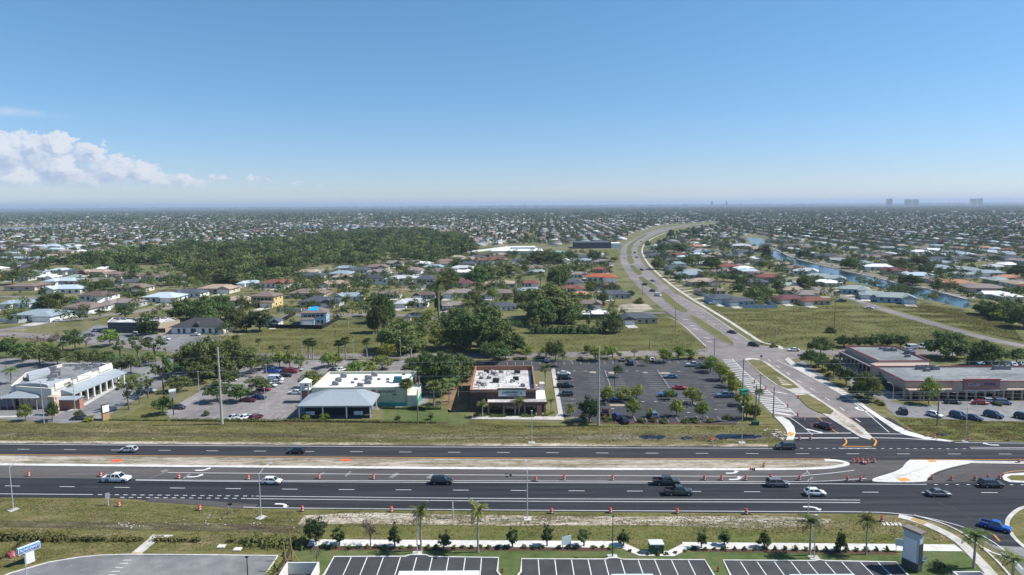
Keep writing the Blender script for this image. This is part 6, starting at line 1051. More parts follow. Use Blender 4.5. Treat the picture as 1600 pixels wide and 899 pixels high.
for a, c, s in ((537, 590, 1.5), (529, 596.5, 1.5), (524, 602, 1.5), (585, 588, 1.5), (576, 594, 1.8), (575, 600, 1.6), (563, 604, 1.4), (592, 594, .8), (606, 594, .8), (606, 598, .7), (618, 598, 1.1), (631, 586, .8), (556, 594, .9), (551, 599, .8)):
    xx, yy = W2(a, c, h - .7); rtu(rt, xx, yy, h - .7, s * .95)
xx, yy = W2(622, 598, h - .7); b = MB(); b.box((xx, yy, h + .3), (2.4, 1.6, 1.8)); b.build('rooftop_fan', mat('teal_metal', (.03, .16, .18), .5), rt)
# porch
he = 3.9; ex0, ex1 = W2(463.5, 634.3, he)[0], W2(580.5, 634.3, he)[0]; ey = W2(520, 634.3, he)[1]; eb = fy + .0; ey1 = fy - .2; rz_ = 6.0
rx0, rx1 = W2(517, 608, rz_)[0], W2(557, 608, rz_)[0]; ry = W2(535, 609, rz_)[1]; ry = min(ry, fy - .4)
wx1 = W2(592.5, 619.5, he)[0]; wy1 = W2(592, 619.5, he)[1]
METR = mat('blue_grey_metal_roof', (.34, .38, .41), .45, .1, var=.05, sc=.6)
v = [(ex0, ey, he), (ex1, ey, he), (ex1, ry + (ry - ey) * .9, he), (ex0, ry + (ry - ey) * .9, he), (rx0, ry, rz_), (rx1, ry, rz_)]
b = MB(); b.add(v, [(0, 1, 5, 4), (1, 2, 5), (2, 3, 4, 5), (3, 0, 4), (3, 2, 1, 0)]); rf = b.build('porch_roof', METR, rt); b = MB()
for k in range(1, 28):
    xk = ex0 + (ex1 - ex0) * k / 28; t_ = min(1, max(0, (xk - ex0) / (rx0 - ex0))) if xk < rx0 else (min(1, (ex1 - xk) / (ex1 - rx1)) if xk > rx1 else 1); b.bar((xk, ey, he + .04), (xk, ey + (ry - ey) * t_, he + (rz_ - he) * t_ + .04), .06, .05)
b.build('seams', METR, rf)['kind'] = 'stuff'
yb_ = ry + (ry - ey) * .9; b = MB(); b.box(((ex0 + ex1) / 2, ey + .02, he - .22), (ex1 - ex0, .16, .42)); b.box((ex1 - .05, (ey + yb_) / 2, he - .22), (.16, yb_ - ey, .42)); b.box((ex0 + .05, (ey + yb_) / 2, he - .22), (.16, yb_ - ey, .42)); b.build('fascia', mat('grey_fascia', (.36, .38, .38), .7), rt)
for k in range(5):
    xk = ex0 + .7 + (ex1 - ex0 - 1.4) * k / 4 if k < 4 else ex1 - .5; b = MB(); b.box((ex0 + .6 + (ex1 - ex0 - 1.2) * min(k, 3) / 3 if k < 4 else ex1 - .6, ey + .5 if k < 4 else (ey + yb_) / 2, (he - .4) / 2), (.35, .35, he - .4)); b.build('post', WHT, rt)
b = MB(); b.box(((ex0 + ex1) / 2, ey + 4.2, 1.7), (ex1 - ex0 - 2, .2, 3.4)); b.build('screen_wall', mat('navy_screen', (.020, .028, .045), .5), rt); b = MB(); b.box(((ex0 + ex1) / 2, ey + .55, .45), (ex1 - ex0 - 1.6, .12, .9)); b.build('railing_wall', mat('dark_navy_wall', (.02, .03, .05), .7), rt)
for a, c in ((484, 648), (559, 648)): xx = W2(a, c, 1.3)[0]; b = MB(); b.box((xx, ey + .7, 1.5), (2.6, .05, 1.1)); b.build('banner', mat('pale_banner', (.45, .52, .58), .7), rt)
# tower
tx, ty = W2(479, 628); b = MB(); b.box((tx, ty, 2.0), (2.4, 2.4, 4.0)); b.build('tower_base', mat('coral_stucco', (.42, .17, .11), .9), rt)
for s1 in (-1, 1):
    for s2 in (-1, 1): b = MB(); b.box((tx + s1 * 1.15, ty + s2 * 1.15, 3.2), (.5, .5, 6.4)); b.build('tower_post', WHT, rt)
b = MB(); b.box((tx, ty, 4.1), (2.9, 2.9, .3)); b.box((tx, ty, 6.3), (2.9, 2.9, .3)); b.add([(tx - 1.7, ty - 1.7, 6.46), (tx + 1.7, ty - 1.7, 6.46), (tx + 1.7, ty + 1.7, 6.46), (tx - 1.7, ty + 1.7, 6.46), (tx, ty, 7.7)], [(0, 1, 4), (1, 2, 4), (2, 3, 4), (3, 0, 4), (3, 2, 1, 0)]); b.build('tower_roof', WHT, rt)
place(rt, ((x0 + x1) / 2, fy)); tag(rt, 'pale green restaurant with bright white roof, blue-grey hipped porch and small tower', 'restaurant')
# left plaza
rt = empty('retail_plaza', (0, 0, 0)); CRW = mat('cream_white_wall', (.68, .64, .57), .9, var=.06); BGW = mat('blue_grey_stucco', (.38, .41, .44), .9, var=.06)
q = [W2(17, 604, 6.3), W2(80, 608, 6.3), W2(176, 571.5, 6.3), W2(160, 568, 6.3), W2(98, 569, 6.3), W2(41, 583, 6.3)]
par_building(rt, q, 6.3, CRW, GREYR, .8, .3, CRW)
A, B_ = np.array(q[1]), np.array(q[2]); d = (B_ - A) / np.linalg.norm(B_ - A); nn = np.array([d[1], -d[0]]); Ln = np.linalg.norm(B_ - A)
b = MB(); a0, a1 = A + d * 4, B_ + d * 1; e0, e1 = a0 + nn * 4.2, a1 + nn * 4.2
b.add([(*e0, 3.6), (*e1, 3.6), (*(a1 + nn * .02), 5.0), (*(a0 + nn * .02), 5.0), (*e0, 3.35), (*e1, 3.35), (*(a1 + nn * .02), 3.35), (*(a0 + nn * .02), 3.35)], [(0, 1, 2, 3), (0, 4, 5, 1), (1, 5, 6, 2), (4, 0, 3, 7), (7, 6, 5, 4)]); b.build('arcade_roof', METR, rt)
for k in range(9): p = a0 + nn * 3.9 + d * (Ln - 4.5) * k / 8; b = MB(); b.box((*p, 1.7), (.5, .5, 3.35), math.atan2(d[1], d[0])); b.build('column', WHT, rt)
b = MB(); p = a0 + d * (Ln - 4) / 2 + nn * .1; b.box((*p, 1.7), (Ln - 4, .12, 3.0), math.atan2(d[1], d[0])); b.build('shop_front', GLASSD, rt)
for k in range(6): p = a0 + nn * .22 + d * (2 + (Ln - 8) * k / 5); b = MB(); b.box((*p, 1.5), (1.2, .12, 2.9), math.atan2(d[1], d[0])); b.build('shop_pier', mat('terracotta_pier', (.40, .20, .15), .9), rt)
for k, (t0, hh) in enumerate(((.16, 1.3), (.5, 1.0), (.86, 1.3))): p = A + d * Ln * t0; b = MB(); b.box((*(p + nn * .12), 6.2 + hh / 2 - .3), (7, .35, hh + .6), math.atan2(d[1], d[0])); b.build('raised_parapet', CRW, rt)
p = A + d * Ln * .22 + nn * .4; text("Grille", (*p, 6.3), 1.1, mat('grey_lettering', (.22, .20, .22), .6), rt, rot=(math.pi / 2, 0, math.atan2(d[1], d[0])), sx=1.3)
# end pavilion
F0, F1 = np.array(W2(20, 600, 7.2)), np.array(W2(71, 601, 7.2)); yv = F0[1]; hx = (F1[0] - F0[0]) / 2; cx = (F0[0] + F1[0]) / 2
b = MB(); pr = [(cx - hx, 0), (cx + hx, 0)] + [(cx + hx * math.cos(t), 6.5 + .9 * math.sin(t)) for t in np.linspace(0, math.pi, 9)]
n_ = len(pr); b.add([(x, yv, z) for x, z in pr] + [(x, yv + 1.0, z) for x, z in pr], [tuple(range(n_)), tuple(range(2 * n_ - 1, n_ - 1, -1))] + [(i, n_ + i, n_ + (i + 1) % n_, (i + 1) % n_) for i in range(n_)]); b.build('arched_front', BGW, rt)
b = MB(); b.box((cx, yv + 6, 3.0), (2 * hx - .2, 10, 6.0)); b.build('pavilion_wall', BGW, rt)
text("Rib City", (cx - .3, yv - .1, 5.3), 1.5, mat('dark_purple_lettering', (.05, .04, .07), .5), rt, sx=1.1); b = MB(); b.box((cx + 4.2, yv - .08, 5.35), (.35, .1, 1.3)); b.build('sign_bar', WHT, rt)
he = 3.7; ex0, ex1 = W2(-4, 622.5, he)[0], W2(56, 622.8, he)[0]; ey = W2(28, 622.6, he)[1]; rx0, rx1 = W2(28, 611, 5.4)[0], W2(52, 611, 5.4)[0]; ry = yv - .05
b = MB(); b.add([(ex0, ey, he), (ex1, ey, he), (ex1 + 1.5, ry, he + .1), (ex0, ry, he + .1), (rx0, ry, 5.5), (rx1, ry, 5.5)], [(0, 1, 5, 4), (1, 2, 5), (3, 0, 4), (2, 3, 4, 5), (3, 2, 1, 0)]); b.build('porch_roof', METR, rt)
for k in range(6): b = MB(); b.box((ex0 + .5 + (ex1 - ex0 - 1) * k / 5, ey + .4, (he - .1) / 2), (.4, .4, he - .1)); b.build('post', mat('brick_post', (.30, .15, .12), .9), rt)
b = MB(); b.box(((ex0 + ex1) / 2, ey + .5, .5), (ex1 - ex0 - 1, .12, 1.0)); b.build('railing_wall', mat('dark_navy_wall'), rt)
b = MB(); b.box(((ex0 + ex1) / 2 + 1, yv - .12, 1.9), (ex1 - ex0 - 3, .1, 3.2)); b.build('shop_front', GLASSD, rt)
# low entry canopy between the pavilion and the arcade
p = W2(100, 628, 3); b = MB(); b.box((p[0], p[1] + 2, 3.5), (7, 4.5, .3)); b.build('entry_canopy', METR, rt); b = MB(); b.box((p[0], p[1] + 3.2, 1.7), (6.4, 2, 3.3)); b.build('entry_wall', mat('terracotta_pier'), rt)
b = MB(); p = W2(83, 628, 4); b.box((p[0], p[1], 2.9), (2, 2, 5.8)); b.build('entry_tower', mat('peach_stucco', (.58, .42, .32), .9), rt)
for a, c, s in ((82, 579, 1.8), (90, 581, 1.4), (88, 587, 2.0), (84, 590, 1.6), (113, 572, .9), (122, 577, 1.2), (133, 574, 1.6), (139, 577, 1.4), (146, 572, 1.2), (152, 574, 1.2), (96, 594, 1.0), (80, 597, 1.3)): xx, yy = W2(a, c, 5.5); rtu(rt, xx, yy, 5.5, s, rz=.4)
b = MB(); q2 = [W2(41, 583, 7.4), W2(74, 574, 7.4), W2(78, 577, 7.4), W2(45, 587, 7.4)]; b.prism(q2, 5.6, 7.4); b.build('roof_screen', BGW, rt)
place(rt, (q[0][0], q[0][1])); tag(rt, 'white and blue-grey retail plaza with arcaded side and hipped porch on the left', 'shopping plaza')
# strip mall
rt = empty('strip_mall', (0, 0, 0)); BEI = mat('beige_stucco', (.44, .35, .29), .9, var=.06); MRD = mat('maroon_trim', (.22, .045, .05), .8); RBR = mat('rose_brick', (.30, .16, .15), .9, var=.15, sc=2); h = 5.5
fy = W2(1500, 595.8, h)[1]; xl = W2(1414, 596.2, h)[0]; xr = xl + 62; bl = W2(1381, 576, h); by = W2(1500, 573.5, h)[1]
q = [(xl, fy), (xr, fy - 1.5), (xr, by), (W2(1360, 567.5, h)[0] + 1, by), (W2(1360, 568, h)[0], W2(1360, 568, h)[1] - 1)] 
q = [(xl, fy), (xr, fy - 1.5), (xr, by), W2(1366, 572.5, h)]
par_building(rt, q, h, BEI, GREYR, .35, .3, MRD)
q2 = [W2(1373, 564.6, h), W2(1455, 564.6, h), W2(1401, 541.6, h), W2(1321, 541, h)]; q2[1] = (q2[1][0], q2[0][1])
par_building(rt, q2, h + .02, BEI, GREYR, .35, .3, MRD)
b = MB(); q3 = [W2(1360, 568.5, h - .5), W2(1374, 565.5, h - .5), W2(1452, 566, h - .5), W2(1452, 572, h - .5), W2(1372, 573, h - .5)]; b.prism(q3, 0, h - .5); b.build('link_wing', BEI, rt)
b = MB(); b.box(((xl + xr) / 2, fy - 1.6, 3.25), (xr - xl, 2.2, .35)); b.build('arcade_roof', BEI, rt)
b = MB(); b.box(((xl + xr) / 2, fy - .85, 1.55), (xr - xl - 1, .1, 3.0)); b.build('shop_front', GLASSD, rt)
for k in range(22): b = MB(); b.box((xl + .6 + k * 2.85, fy - 2.45, 1.55), (.6, .5, 3.1)); b.build('column', mat('rose_beige_column', (.33, .25, .23), .9), rt)
gx0, gx1 = W2(1501, 600, 5)[0], W2(1558, 600, 5)[0]
b = MB(); b.box(((gx0 + gx1) / 2, fy - 2.6, 5.0), (gx1 - gx0, .5, 3.2)); b.build('sign_gable', RBR, rt)
for a, c, z_, hh in ((gx0 - 3, gx0 - .02, 4.6, 2.6), (gx1 + .02, gx1 + 2.6, 4.6, 2.6)): b = MB(); b.box(((a + c) / 2, fy - 2.3, z_), (c - a, .5, hh)); b.build('sign_wing', BEI, rt); b = MB(); b.box(((a + c) / 2, fy - 2.3, z_ + hh / 2 + .12), (c - a + .3, .8, .2)); b.build('cornice', MRD, rt)
b = MB(); b.box(((gx0 + gx1) / 2, fy - 2.6, 6.72), (gx1 - gx0 + .5, .9, .22)); b.build('cornice', MRD, rt)
b = MB(); b.box(((gx0 + gx1) / 2, fy - 2.7, 3.3), (gx1 - gx0, .6, .3)); b.build('ledge', mat('pale_stucco'), rt)
text("Club", (gx0 + (gx1 - gx0) * .27, fy - 2.9, 5.1), 1.5, mat('pale_lilac_lettering', (.42, .38, .46), .5), rt, sx=1.3); text("FITNESS", (gx0 + (gx1 - gx0) * .72, fy - 2.9, 5.2), 1.0, mat('blue_violet_lettering', (.05, .05, .30), .5), rt)
e = MB(); A, B_ = np.array(q2[0]), np.array(q2[3]); d = (B_ - A) / np.linalg.norm(B_ - A); nn = np.array([-d[1], d[0]]); nn = nn if nn[0] < 0 else -nn; L2 = np.linalg.norm(B_ - A)
b = MB(); p = A + d * L2 / 2 + nn * 1.2; b.box((*p, 3.3), (L2, 2.4, .35), math.atan2(d[1], d[0])); b.build('arcade_roof', BEI, rt); b = MB(); p = A + d * L2 / 2 + nn * .08; b.box((*p, 1.55), (L2 - 1, .1, 3.0), math.atan2(d[1], d[0])); b.build('shop_front', GLASSD, rt)
for k in range(9): p = A + d * (.6 + (L2 - 1.2) * k / 8) + nn * 2.1; b = MB(); b.box((*p, 1.55), (.6, .6, 3.1), math.atan2(d[1], d[0])); b.build('column', mat('rose_beige_column'), rt)
A, B_ = np.array(q[3]), np.array(q[0]); d = (B_ - A) / np.linalg.norm(B_ - A); nn = np.array([d[1], -d[0]]); L2 = np.linalg.norm(B_ - A)
b = MB(); p = A + d * L2 / 2 + nn * .08; b.box((*p, 1.55), (L2 - 2, .1, 3.0), math.atan2(d[1], d[0])); b.build('shop_front', GLASSD, rt)
for a, c, s in ((1437, 577, 1.6), (1443, 577, 1.6), (1449, 577, 1.6), (1455, 577, 1.6), (1461, 577.5, 1.6), (1448, 580, 1.2), (1557, 577, 1.6), (1564, 577, 1.6), (1572, 577, 1.6), (1377, 546, 1.0), (1386, 548.5, 1.4), (1396, 548.5, 1.4), (1420, 553, 2.0), (1424, 554, 1.6), (1418, 558, 1.2)): xx, yy = W2(a, c, h - .3); rtu(rt, xx, yy, h - .33, s)
place(rt, (xl, fy)); tag(rt, 'long beige and maroon L-shaped strip mall with grey roof on the right', 'strip mall')
# offices by the left street
rt = empty('office_building', (0, 0, 0)); h = 5.2; q = [W2(168, 504, h), W2(252, 504.5, h), W2(264, 497.5, h), W2(176, 497, h)]; par_building(rt, q, h, mat('dark_grey_stucco', (.08, .08, .09), .9), TPO, .6, .3, WHT)
q2 = [W2(246, 505, h + .3), W2(281, 500.5, h + .3), W2(270, 496, h + .3), W2(250, 496.5, h + .3)]; par_building(rt, q2, h + .3, mat('tan_stucco', (.50, .40, .29), .9), TPO, .6, .3, None)
b = MB(); p = W2(260, 514, 1.6); b.box((p[0], q2[0][1] - .1, 1.8), (5, .1, 2.2)); b.build('window', GLASSD, rt)
for a, c, s in ((185, 500, 1.2), (195, 500, 1.2), (210, 500, 1.2), (250, 499, 1.6), (256, 499, 1.6), (238, 500, 1.2)): xx, yy = W2(a, c, h - .6); rtu(rt, xx, yy, h - .6, s)
place(rt, q[0]); tag(rt, 'low flat-roofed dark and tan office behind a round tree', 'office building')
rt = empty('office_building', P(309, 522)); b = MB(); b.box((0, 7.5, 1.7), (25, 15, 3.4)); b.build('wall', wallm('white'), rt); b = MB(); hip(b, -12.5, 12.5, 0, 15, 3.4, 3.4, .9); b.add([(-1.8, -1.2, 4.2), (1.8, -1.2, 4.2), (0, -1.1, 5.9), (0, 3.2, 5.9)], [(0, 1, 2), (1, 3, 2), (0, 2, 3)]); b.build('roof', roofm('dark'), rt)
for x in (-9, -6.5, -2, 2.8, 6, 9): b = MB(); b.box((x, -.05, 1.5), (1.3 if abs(x) > 2.5 else 2.4, .1, 2.2)); b.build('window', GLASSD, rt)
tag(rt, 'white single-storey office with broad charcoal hipped roof', 'office building')
# far landmark buildings
rt = empty('large_white_hall', P(808, 399)); b = MB(); b.box((0, 22, 2.5), (62, 40, 5)); b.build('wall', wallm('white'), rt); b = MB(); hip(b, -31, 31, 2, 42, 5, 4.5, 1); b.box((8, 20, 6.8), (30, 22, 5)); b.build('roof', roofm('white'), rt); tag(rt, 'large bright white low hall beyond the middle houses', 'hall')
rt = empty('dark_school_block', P(930, 388.5)); b = MB(); b.box((-3, 20, 4), (50, 38, 8)); b.build('wall', mat('dark_grey_stucco'), rt); b = MB(); b.box((-3, 20, 8.2), (51, 39, .4)); b.build('roof', roofm('slate'), rt); b = MB(); b.box((30, 16, 3.5), (14, 26, 7)); b.build('entry_block', wallm('white'), rt); tag(rt, 'long dark slate block beside the curving avenue', 'school building')
# flat white carport roof by the palms
rt = empty('carport', P(921, 500)); b = MB(); b.box((0, 6, 2.9), (22, 12, .35)); b.build('roof', roofm('white'), rt)
for s in (-10, 0, 10): b = MB(); b.box((s, .6, 1.4), (.3, .3, 2.8)); b.build('post', WHT, rt)
b = MB(); b.box((0, 9, 1.4), (20, 5, 2.7)); b.build('wall', wallm('grey'), rt); tag(rt, 'bright white flat carport roof behind the dark hedge', 'carport')
# ---------------------------------------------------------------- signs and foreground objects
def board(name, px, py, w, h, z, th, deg, m, label, cat='sign', posts=1, pm_=None, extra=None):
    rt = empty(name, P(px, py, .02), R(deg)); b = MB(); b.box((0, 0, z + h / 2), (w, th, h)); o = b.build('panel', m, rt)
    for k in range(posts): x = 0 if posts == 1 else (-w / 2 + .15 + (w - .3) * k / (posts - 1)); b = MB(); b.tube((x, 0, 0), (x, 0, z + .1), .06 if posts > 1 else .14, None, 8); b.build('post', pm_ or GALV, rt)
    if extra: extra(rt)
    tag(rt, label, cat); return rt
# bank sign
rt = empty('bank_sign', P(47, 879, .02), R(58)); rt.scale = (.6, .6, .6); BLUE = mat('sign_blue', (.025, .16, .42), .4); b = MB(); b.box((0, 0, 1.7), (2.2, .9, 3.4)); b.build('pedestal', mat('white_pedestal', (.72, .72, .70), .7), rt)
b = MB(); b.box((0, 0, 4.35), (5.6, 1.0, 1.9)); hd = b.build('sign_cabinet', mat('pale_blue_cabinet', (.55, .70, .82), .5), rt); b = MB(); b.box((0, -.53, 4.4), (5.2, .05, 1.6)); b.build('sign_face', BLUE, hd); b = MB(); b.box((0, -.56, 3.85), (5.2, .04, .35)); b.build('lower_strip', mat('violet_strip', (.16, .13, .34), .5), hd); text("SUNCOAST", (0, -.58, 4.55), .95, mat('white_sign_letter', (.8, .8, .8), .5), hd, ext=.02); text("CREDIT UNION", (0, -.6, 3.87), .28, mat('white_sign_letter'), hd, ext=.01)
tag(rt, 'blue and white bank sign on a white pedestal by the hedge', 'sign')
# tall plank sign
x, y, _ = P(1424, 889); rt = empty('monument_sign', (x, y, .02), R(-62)); rt.scale = (.72, .8, .9); GRB = mat('grey_blue_cladding', (.42, .48, .54), .7, var=.06); DST = mat('dark_slate_cladding', (.045, .045, .05), .8)
b = MB(); b.box((0, 0, .8), (3.9, 1.45, 1.6)); b.build('base', mat('dark_stone_base', (.07, .07, .075), .9), rt); b = MB(); b.box((0, 0, 4.5), (3.8, 1.2, 5.8)); b.build('cabinet', GRB, rt); b = MB(); b.box((1.93, 0, 3.55), (.1, 1.26, 3.9)); b.build('end_panel', DST, rt)
b = MB(); b.box((.1, 0, 7.62), (4.4, 1.9, .42)); b.build('cap', mat('grey_brown_cap', (.20, .17, .16), .7), rt)
for s in (-1, 1):
    for k in range(11): b = MB(); b.box((-.2, s * .63, 2.0 + k * .38), (3.1, .05, .3)); b.build('tenant_panel', mat('pale_tenant_panel', (.78, .80, .82), .5), rt)
    for k in range(12): b = MB()
tag(rt, 'tall grey sign tower with blank pale tenant panels by the corner', 'sign')
# plaza sign, pole signs
def _brick(rt): b = MB(); b.box((0, 0, .95), (2.0, .7, 1.9)); b.build('brick_base', mat('tan_brick', (.40, .27, .14), .9, var=.2, sc=3), rt); b = MB(); b.box((0, -.3, 3.3), (1.9, .08, 2.0)); b.build('sign_face', mat('white_sign_letter'), rt)
board('plaza_sign', 165.5, 656, 2.1, 2.7, 1.9, .5, 62, mat('brown_sign_side', (.12, .08, .07), .8), 'white faced plaza sign on a tan brick base', posts=1, extra=_brick)
board('pole_sign', 271.5, 649, 1.9, 1.9, 5.3, .5, 40, mat('grey_sign_face', (.20, .20, .19), .6), 'dark pole sign with white top at the pale car park entrance', pm_=DKM, extra=lambda r_: MB().box((0, 0, 7.5), (1.9, .5, .6)).build('top_panel', mat('white_sign_letter'), r_))
rt = empty('pole_sign', P(1161, 658, .02), R(20)); b = MB(); b.tube((0, 0, 0), (0, 0, 8.0), .16); b.build('post', DKM, rt); b = MB(); b.box((0, 0, 8.4), (2.3, .9, 1.1)); b.box((0, 0, 9.02), (2.6, 1.2, .14)); b.build('sign_cabinet', mat('bright_green_cabinet', (.01, .24, .15), .5), rt); tag(rt, 'green cabinet sign on a dark pole at the car park corner', 'sign')
board('leaning_notice_board', 885, 857, 1.9, 1.6, .7, .08, 25, mat('pale_blue_notice', (.52, .60, .66), .6), 'pale blue-white notice board on two legs by the sidewalk', posts=2)
board('leaning_notice_board', 1407, 862, 1.7, 1.3, 1.0, .08, -20, mat('pale_blue_notice'), 'pale notice board on legs just left of the tall sign tower', posts=2)
board('road_sign', 169, 790, .8, 1.2, 1.5, .03, 30, GALV, 'small grey road sign seen from behind on the left verge'); board('road_sign', 708, 810, .5, 1.8, 1.6, .03, 80, GALV, 'narrow road sign on the verge between the palms'); board('road_sign', 360, 803, .9, .5, 1.7, .03, 10, DKM, 'small dark sign on two legs on the near verge', posts=2)
board('street_sign', 1189, 572, .9, .7, 3.4, .04, 5, mat('street_sign_blue', (.03, .10, .30), .5), 'blue street name sign on the grassy median tip', pm_=GALV); board('road_sign', 1113, 697, .8, .8, 1.6, .03, 30, mat('orange_sign', (.62, .12, .03), .6), 'orange diamond road work sign by the ditch water')
# utility box
rt = empty('utility_box', P(1025, 863, .02)); b = MB(); b.box((0, 0, .85), (2.4, 1.5, 1.7)); b.build('cabinet', mat('dark_green_cabinet', (.03, .09, .06), .6), rt); b = MB(); b.box((0, .1, 1.78), (2.5, 1.9, .14)); b.build('lid', mat('pale_grey_lid', (.58, .62, .60), .6), rt)
for s in (-.3, 0, .3): b = MB(); b.box((s, -.77, 1.35), (.18, .03, .14)); b.build('vent', GALV, rt)
tag(rt, 'dark green utility box with pale lid inside the sidewalk bend', 'utility box')
rt = empty('utility_box', P(1180, 664, .02)); b = MB(); b.box((0, 0, .5), (1.8, 1.2, 1.0)); b.build('cabinet', mat('dark_green_cabinet'), rt); b = MB(); b.box((0, 0, 1.03), (1.9, 1.3, .06)); b.build('lid', mat('dark_green_cabinet'), rt); tag(rt, 'squat green cabinet at the foot of the car park corner poles', 'utility box')
# dumpster enclosures
def enclosure(c, w, d, label):
    x, y, _ = P(*c); rt = empty('dumpster_enclosure', (x, y, .03)); b = MB(); wm2 = mat('white_block_wall', (.66, .64, .60), .9)
    for bx in (((0, 0, 1), (w, .25, 2)), ((-w / 2 + .12, -d / 2, 1), (.25, d - .26, 2)), ((w / 2 - .12, -d / 2, 1), (.25, d - .26, 2))): b = MB(); b.box(*bx); b.build('wall', wm2, rt)
    b = MB(); b.box((0, -d / 2, .04), (w - .5, d - .3, .06)); b.build('slab', LOTA, rt); tag(rt, label, 'enclosure')
enclosure((474, 897), 5.4, 6, 'white-walled dumpster enclosure beside the bright green hedge'); enclosure((1510, 912), 4.6, 6, 'dark dumpster enclosure at the lower right lawn')
for a, c, y_, lb in ((624, 749, 893, 'bright white flat roof cut by the lower edge, left'), (955, 1020, 897.5, 'pale blue flat roof cut by the lower edge, centre'), (1233, 1335, 898, 'pale flat roof cut by the lower edge, right')):
    h = 4.6; xa, ya = W2(a, y_, h); xb, yb2 = W2(c, y_, h); rt = empty('flat_roofed_shop', ((xa + xb) / 2, ya - 9, 0)); b = MB(); b.box((0, 0, h / 2 - .1), (xb - xa - .4, 17.6, h - .2)); b.build('wall', BEI, rt); b = MB(); b.box((0, 0, h - .1), (xb - xa, 18, .3)); b.build('roof', TPOW if a < 900 else mat('pale_blue_roof', (.50, .62, .68), .6), rt); tag(rt, lb, 'building')
# planter posts and stakes
for x, y, lb in ((457, 876, 'upper leaning wooden tree stakes beside the dumpster enclosure'), (448, 892, 'lower leaning wooden tree stakes at the hedge end')):
    rt = empty('staked_trunk', P(x, y, .02)); b = MB(); b.tube((0, 0, 0), (-.3, 0, 5.0), .16, .09, 7); b.build('trunk', mat('tan_wood', (.32, .22, .13), .9), rt)
    for q_ in ((1.3, -.5), (-.9, -.7), (.3, 1.2)): b = MB(); b.tube((q_[0], q_[1], 0), (0, 0, 2.2), .06, .06, 5); b.build('stake', mat('tan_wood'), rt)
    tag(rt, lb, 'staked tree')
for x, y, lb in ((785, 895, 'red and dark cart corral frame at the lot end, left'),(1122, 893, 'small red hydrant between the two right lots')):
    rt = empty('hydrant', P(x, y, .02)); b = MB(); b.tube((0, 0, 0), (0, 0, .75), .14, .12, 10); b.tube((0, 0, .75), (0, 0, .9), .12, .03, 10); b.build('barrel', mat('hydrant_red', (.35, .04, .03), .6), rt); b = MB(); b.tube((-.22, 0, .5), (.22, 0, .5), .07, None, 8); b.build('outlet', mat('hydrant_red'), rt); tag(rt, lb if x > 900 else 'small red hydrant at the end of the left lot', 'hydrant')
rt = empty('blue_flower_sculpture', P(1437, 884, .02)); b = MB()
for k in range(9): a = k * .7; b.loft([[(math.cos(a) * r0 * 1.0 + math.cos(t) * w_, math.sin(a) * r0 * .5 + math.sin(t) * w_ * .6, z_) for t in (0, 1.57, 3.14, 4.71)] for r0, z_, w_ in ((.1, 0, .3), (.6, 1.0, .25), (1.2, 1.7 - k * .08, .06))], caps=True)
b.build('blades', mat('blue_white_foil', (.20, .34, .50), .3, .3, var=.5, sc=4), rt); tag(rt, 'crumpled blue and white tarp beside the tall sign tower', 'tarp'); rt.name = 'crumpled_tarp'; 
sb = empty('flowering_bush', P(19, 870, .02)); C, Nn = crown_pts(np.random.default_rng(3), 'dome', 10, 50, .35); o = bpy.data.objects.new('flowers', qmesh('flowers', quads(C * np.array([1.5, 1.5, 1.3]), Nn, .12, np.random.default_rng(4)), leafmat('pink_blossoms', (.45, .08, .10), (.60, .25, .25)))); link(o, sb); b = MB(); b.tube((0, 0, 0), (0, 0, 1.0), .06, .03, 5); b.build('stem', BARK, sb); tag(sb, 'small pink flowering bush left of the bank sign', 'bush')
for i, (x, y) in enumerate(((346, 855), (371, 859.5))): b = MB(); b.box((0, 0, .12), (1.3, 1.1, .2)); b.box((0, 0, .24), (1.1, .9, .05)); o = b.build('manhole', CONCW); o.location = P(x, y, .02); tag(o, ('left' if i == 0 else 'right') + ' of two square white lids on the grass', 'manhole lid', 'square lids')
for k_, (hz_, nm_) in enumerate(((19.4, 'top'), (15.5, 'middle'), (11.0, 'lower'))):
    A_, B_ = P(347, 663), P(935, 665); C_ = (A_[0] + 2 * (B_[0] - A_[0]) + 22, B_[1] - 4)
    wire((A_[0] - 105, A_[1] + 3, hz_), (A_[0] + .5, A_[1], hz_), 1.6, f"{nm_} cable left of the left tall pole"); wire((A_[0] + .5, A_[1], hz_), (B_[0] + .5, B_[1], hz_), 1.6, f"{nm_} cable between the two tall concrete poles"); wire((B_[0] + .5, B_[1], hz_), (*C_, hz_), 1.8, f"{nm_} cable running right from the second tall pole")
# rubble along the verge
rb = random.Random(9); b = MB()
for k in range(240):
    if k < 110: x, y = rb.uniform(480, 1180), rb.gauss(812, 3)
    elif k < 140: x, y = rb.gauss(195, 14), rb.gauss(822, 2)
    elif k < 170: x, y = rb.uniform(250, 460), rb.gauss(817, 5)
    elif k < 200: x, y = rb.uniform(0, 1200), rb.gauss(689, 2)
    else: x, y = rb.uniform(1195, 1235), rb.gauss(680, 4)
    w_ = P(x, y, .1); s = rb.uniform(.05, .24) * (2.2 if k > 200 else 1); b.box(w_, (s * rb.uniform(1, 2.2), s, s * .5), rb.uniform(0, 3))
o = b.build('rubble', CONC); o['kind'] = 'stuff'; tag(o, 'scattered pale broken concrete rubble along the grass verges', 'rubble')
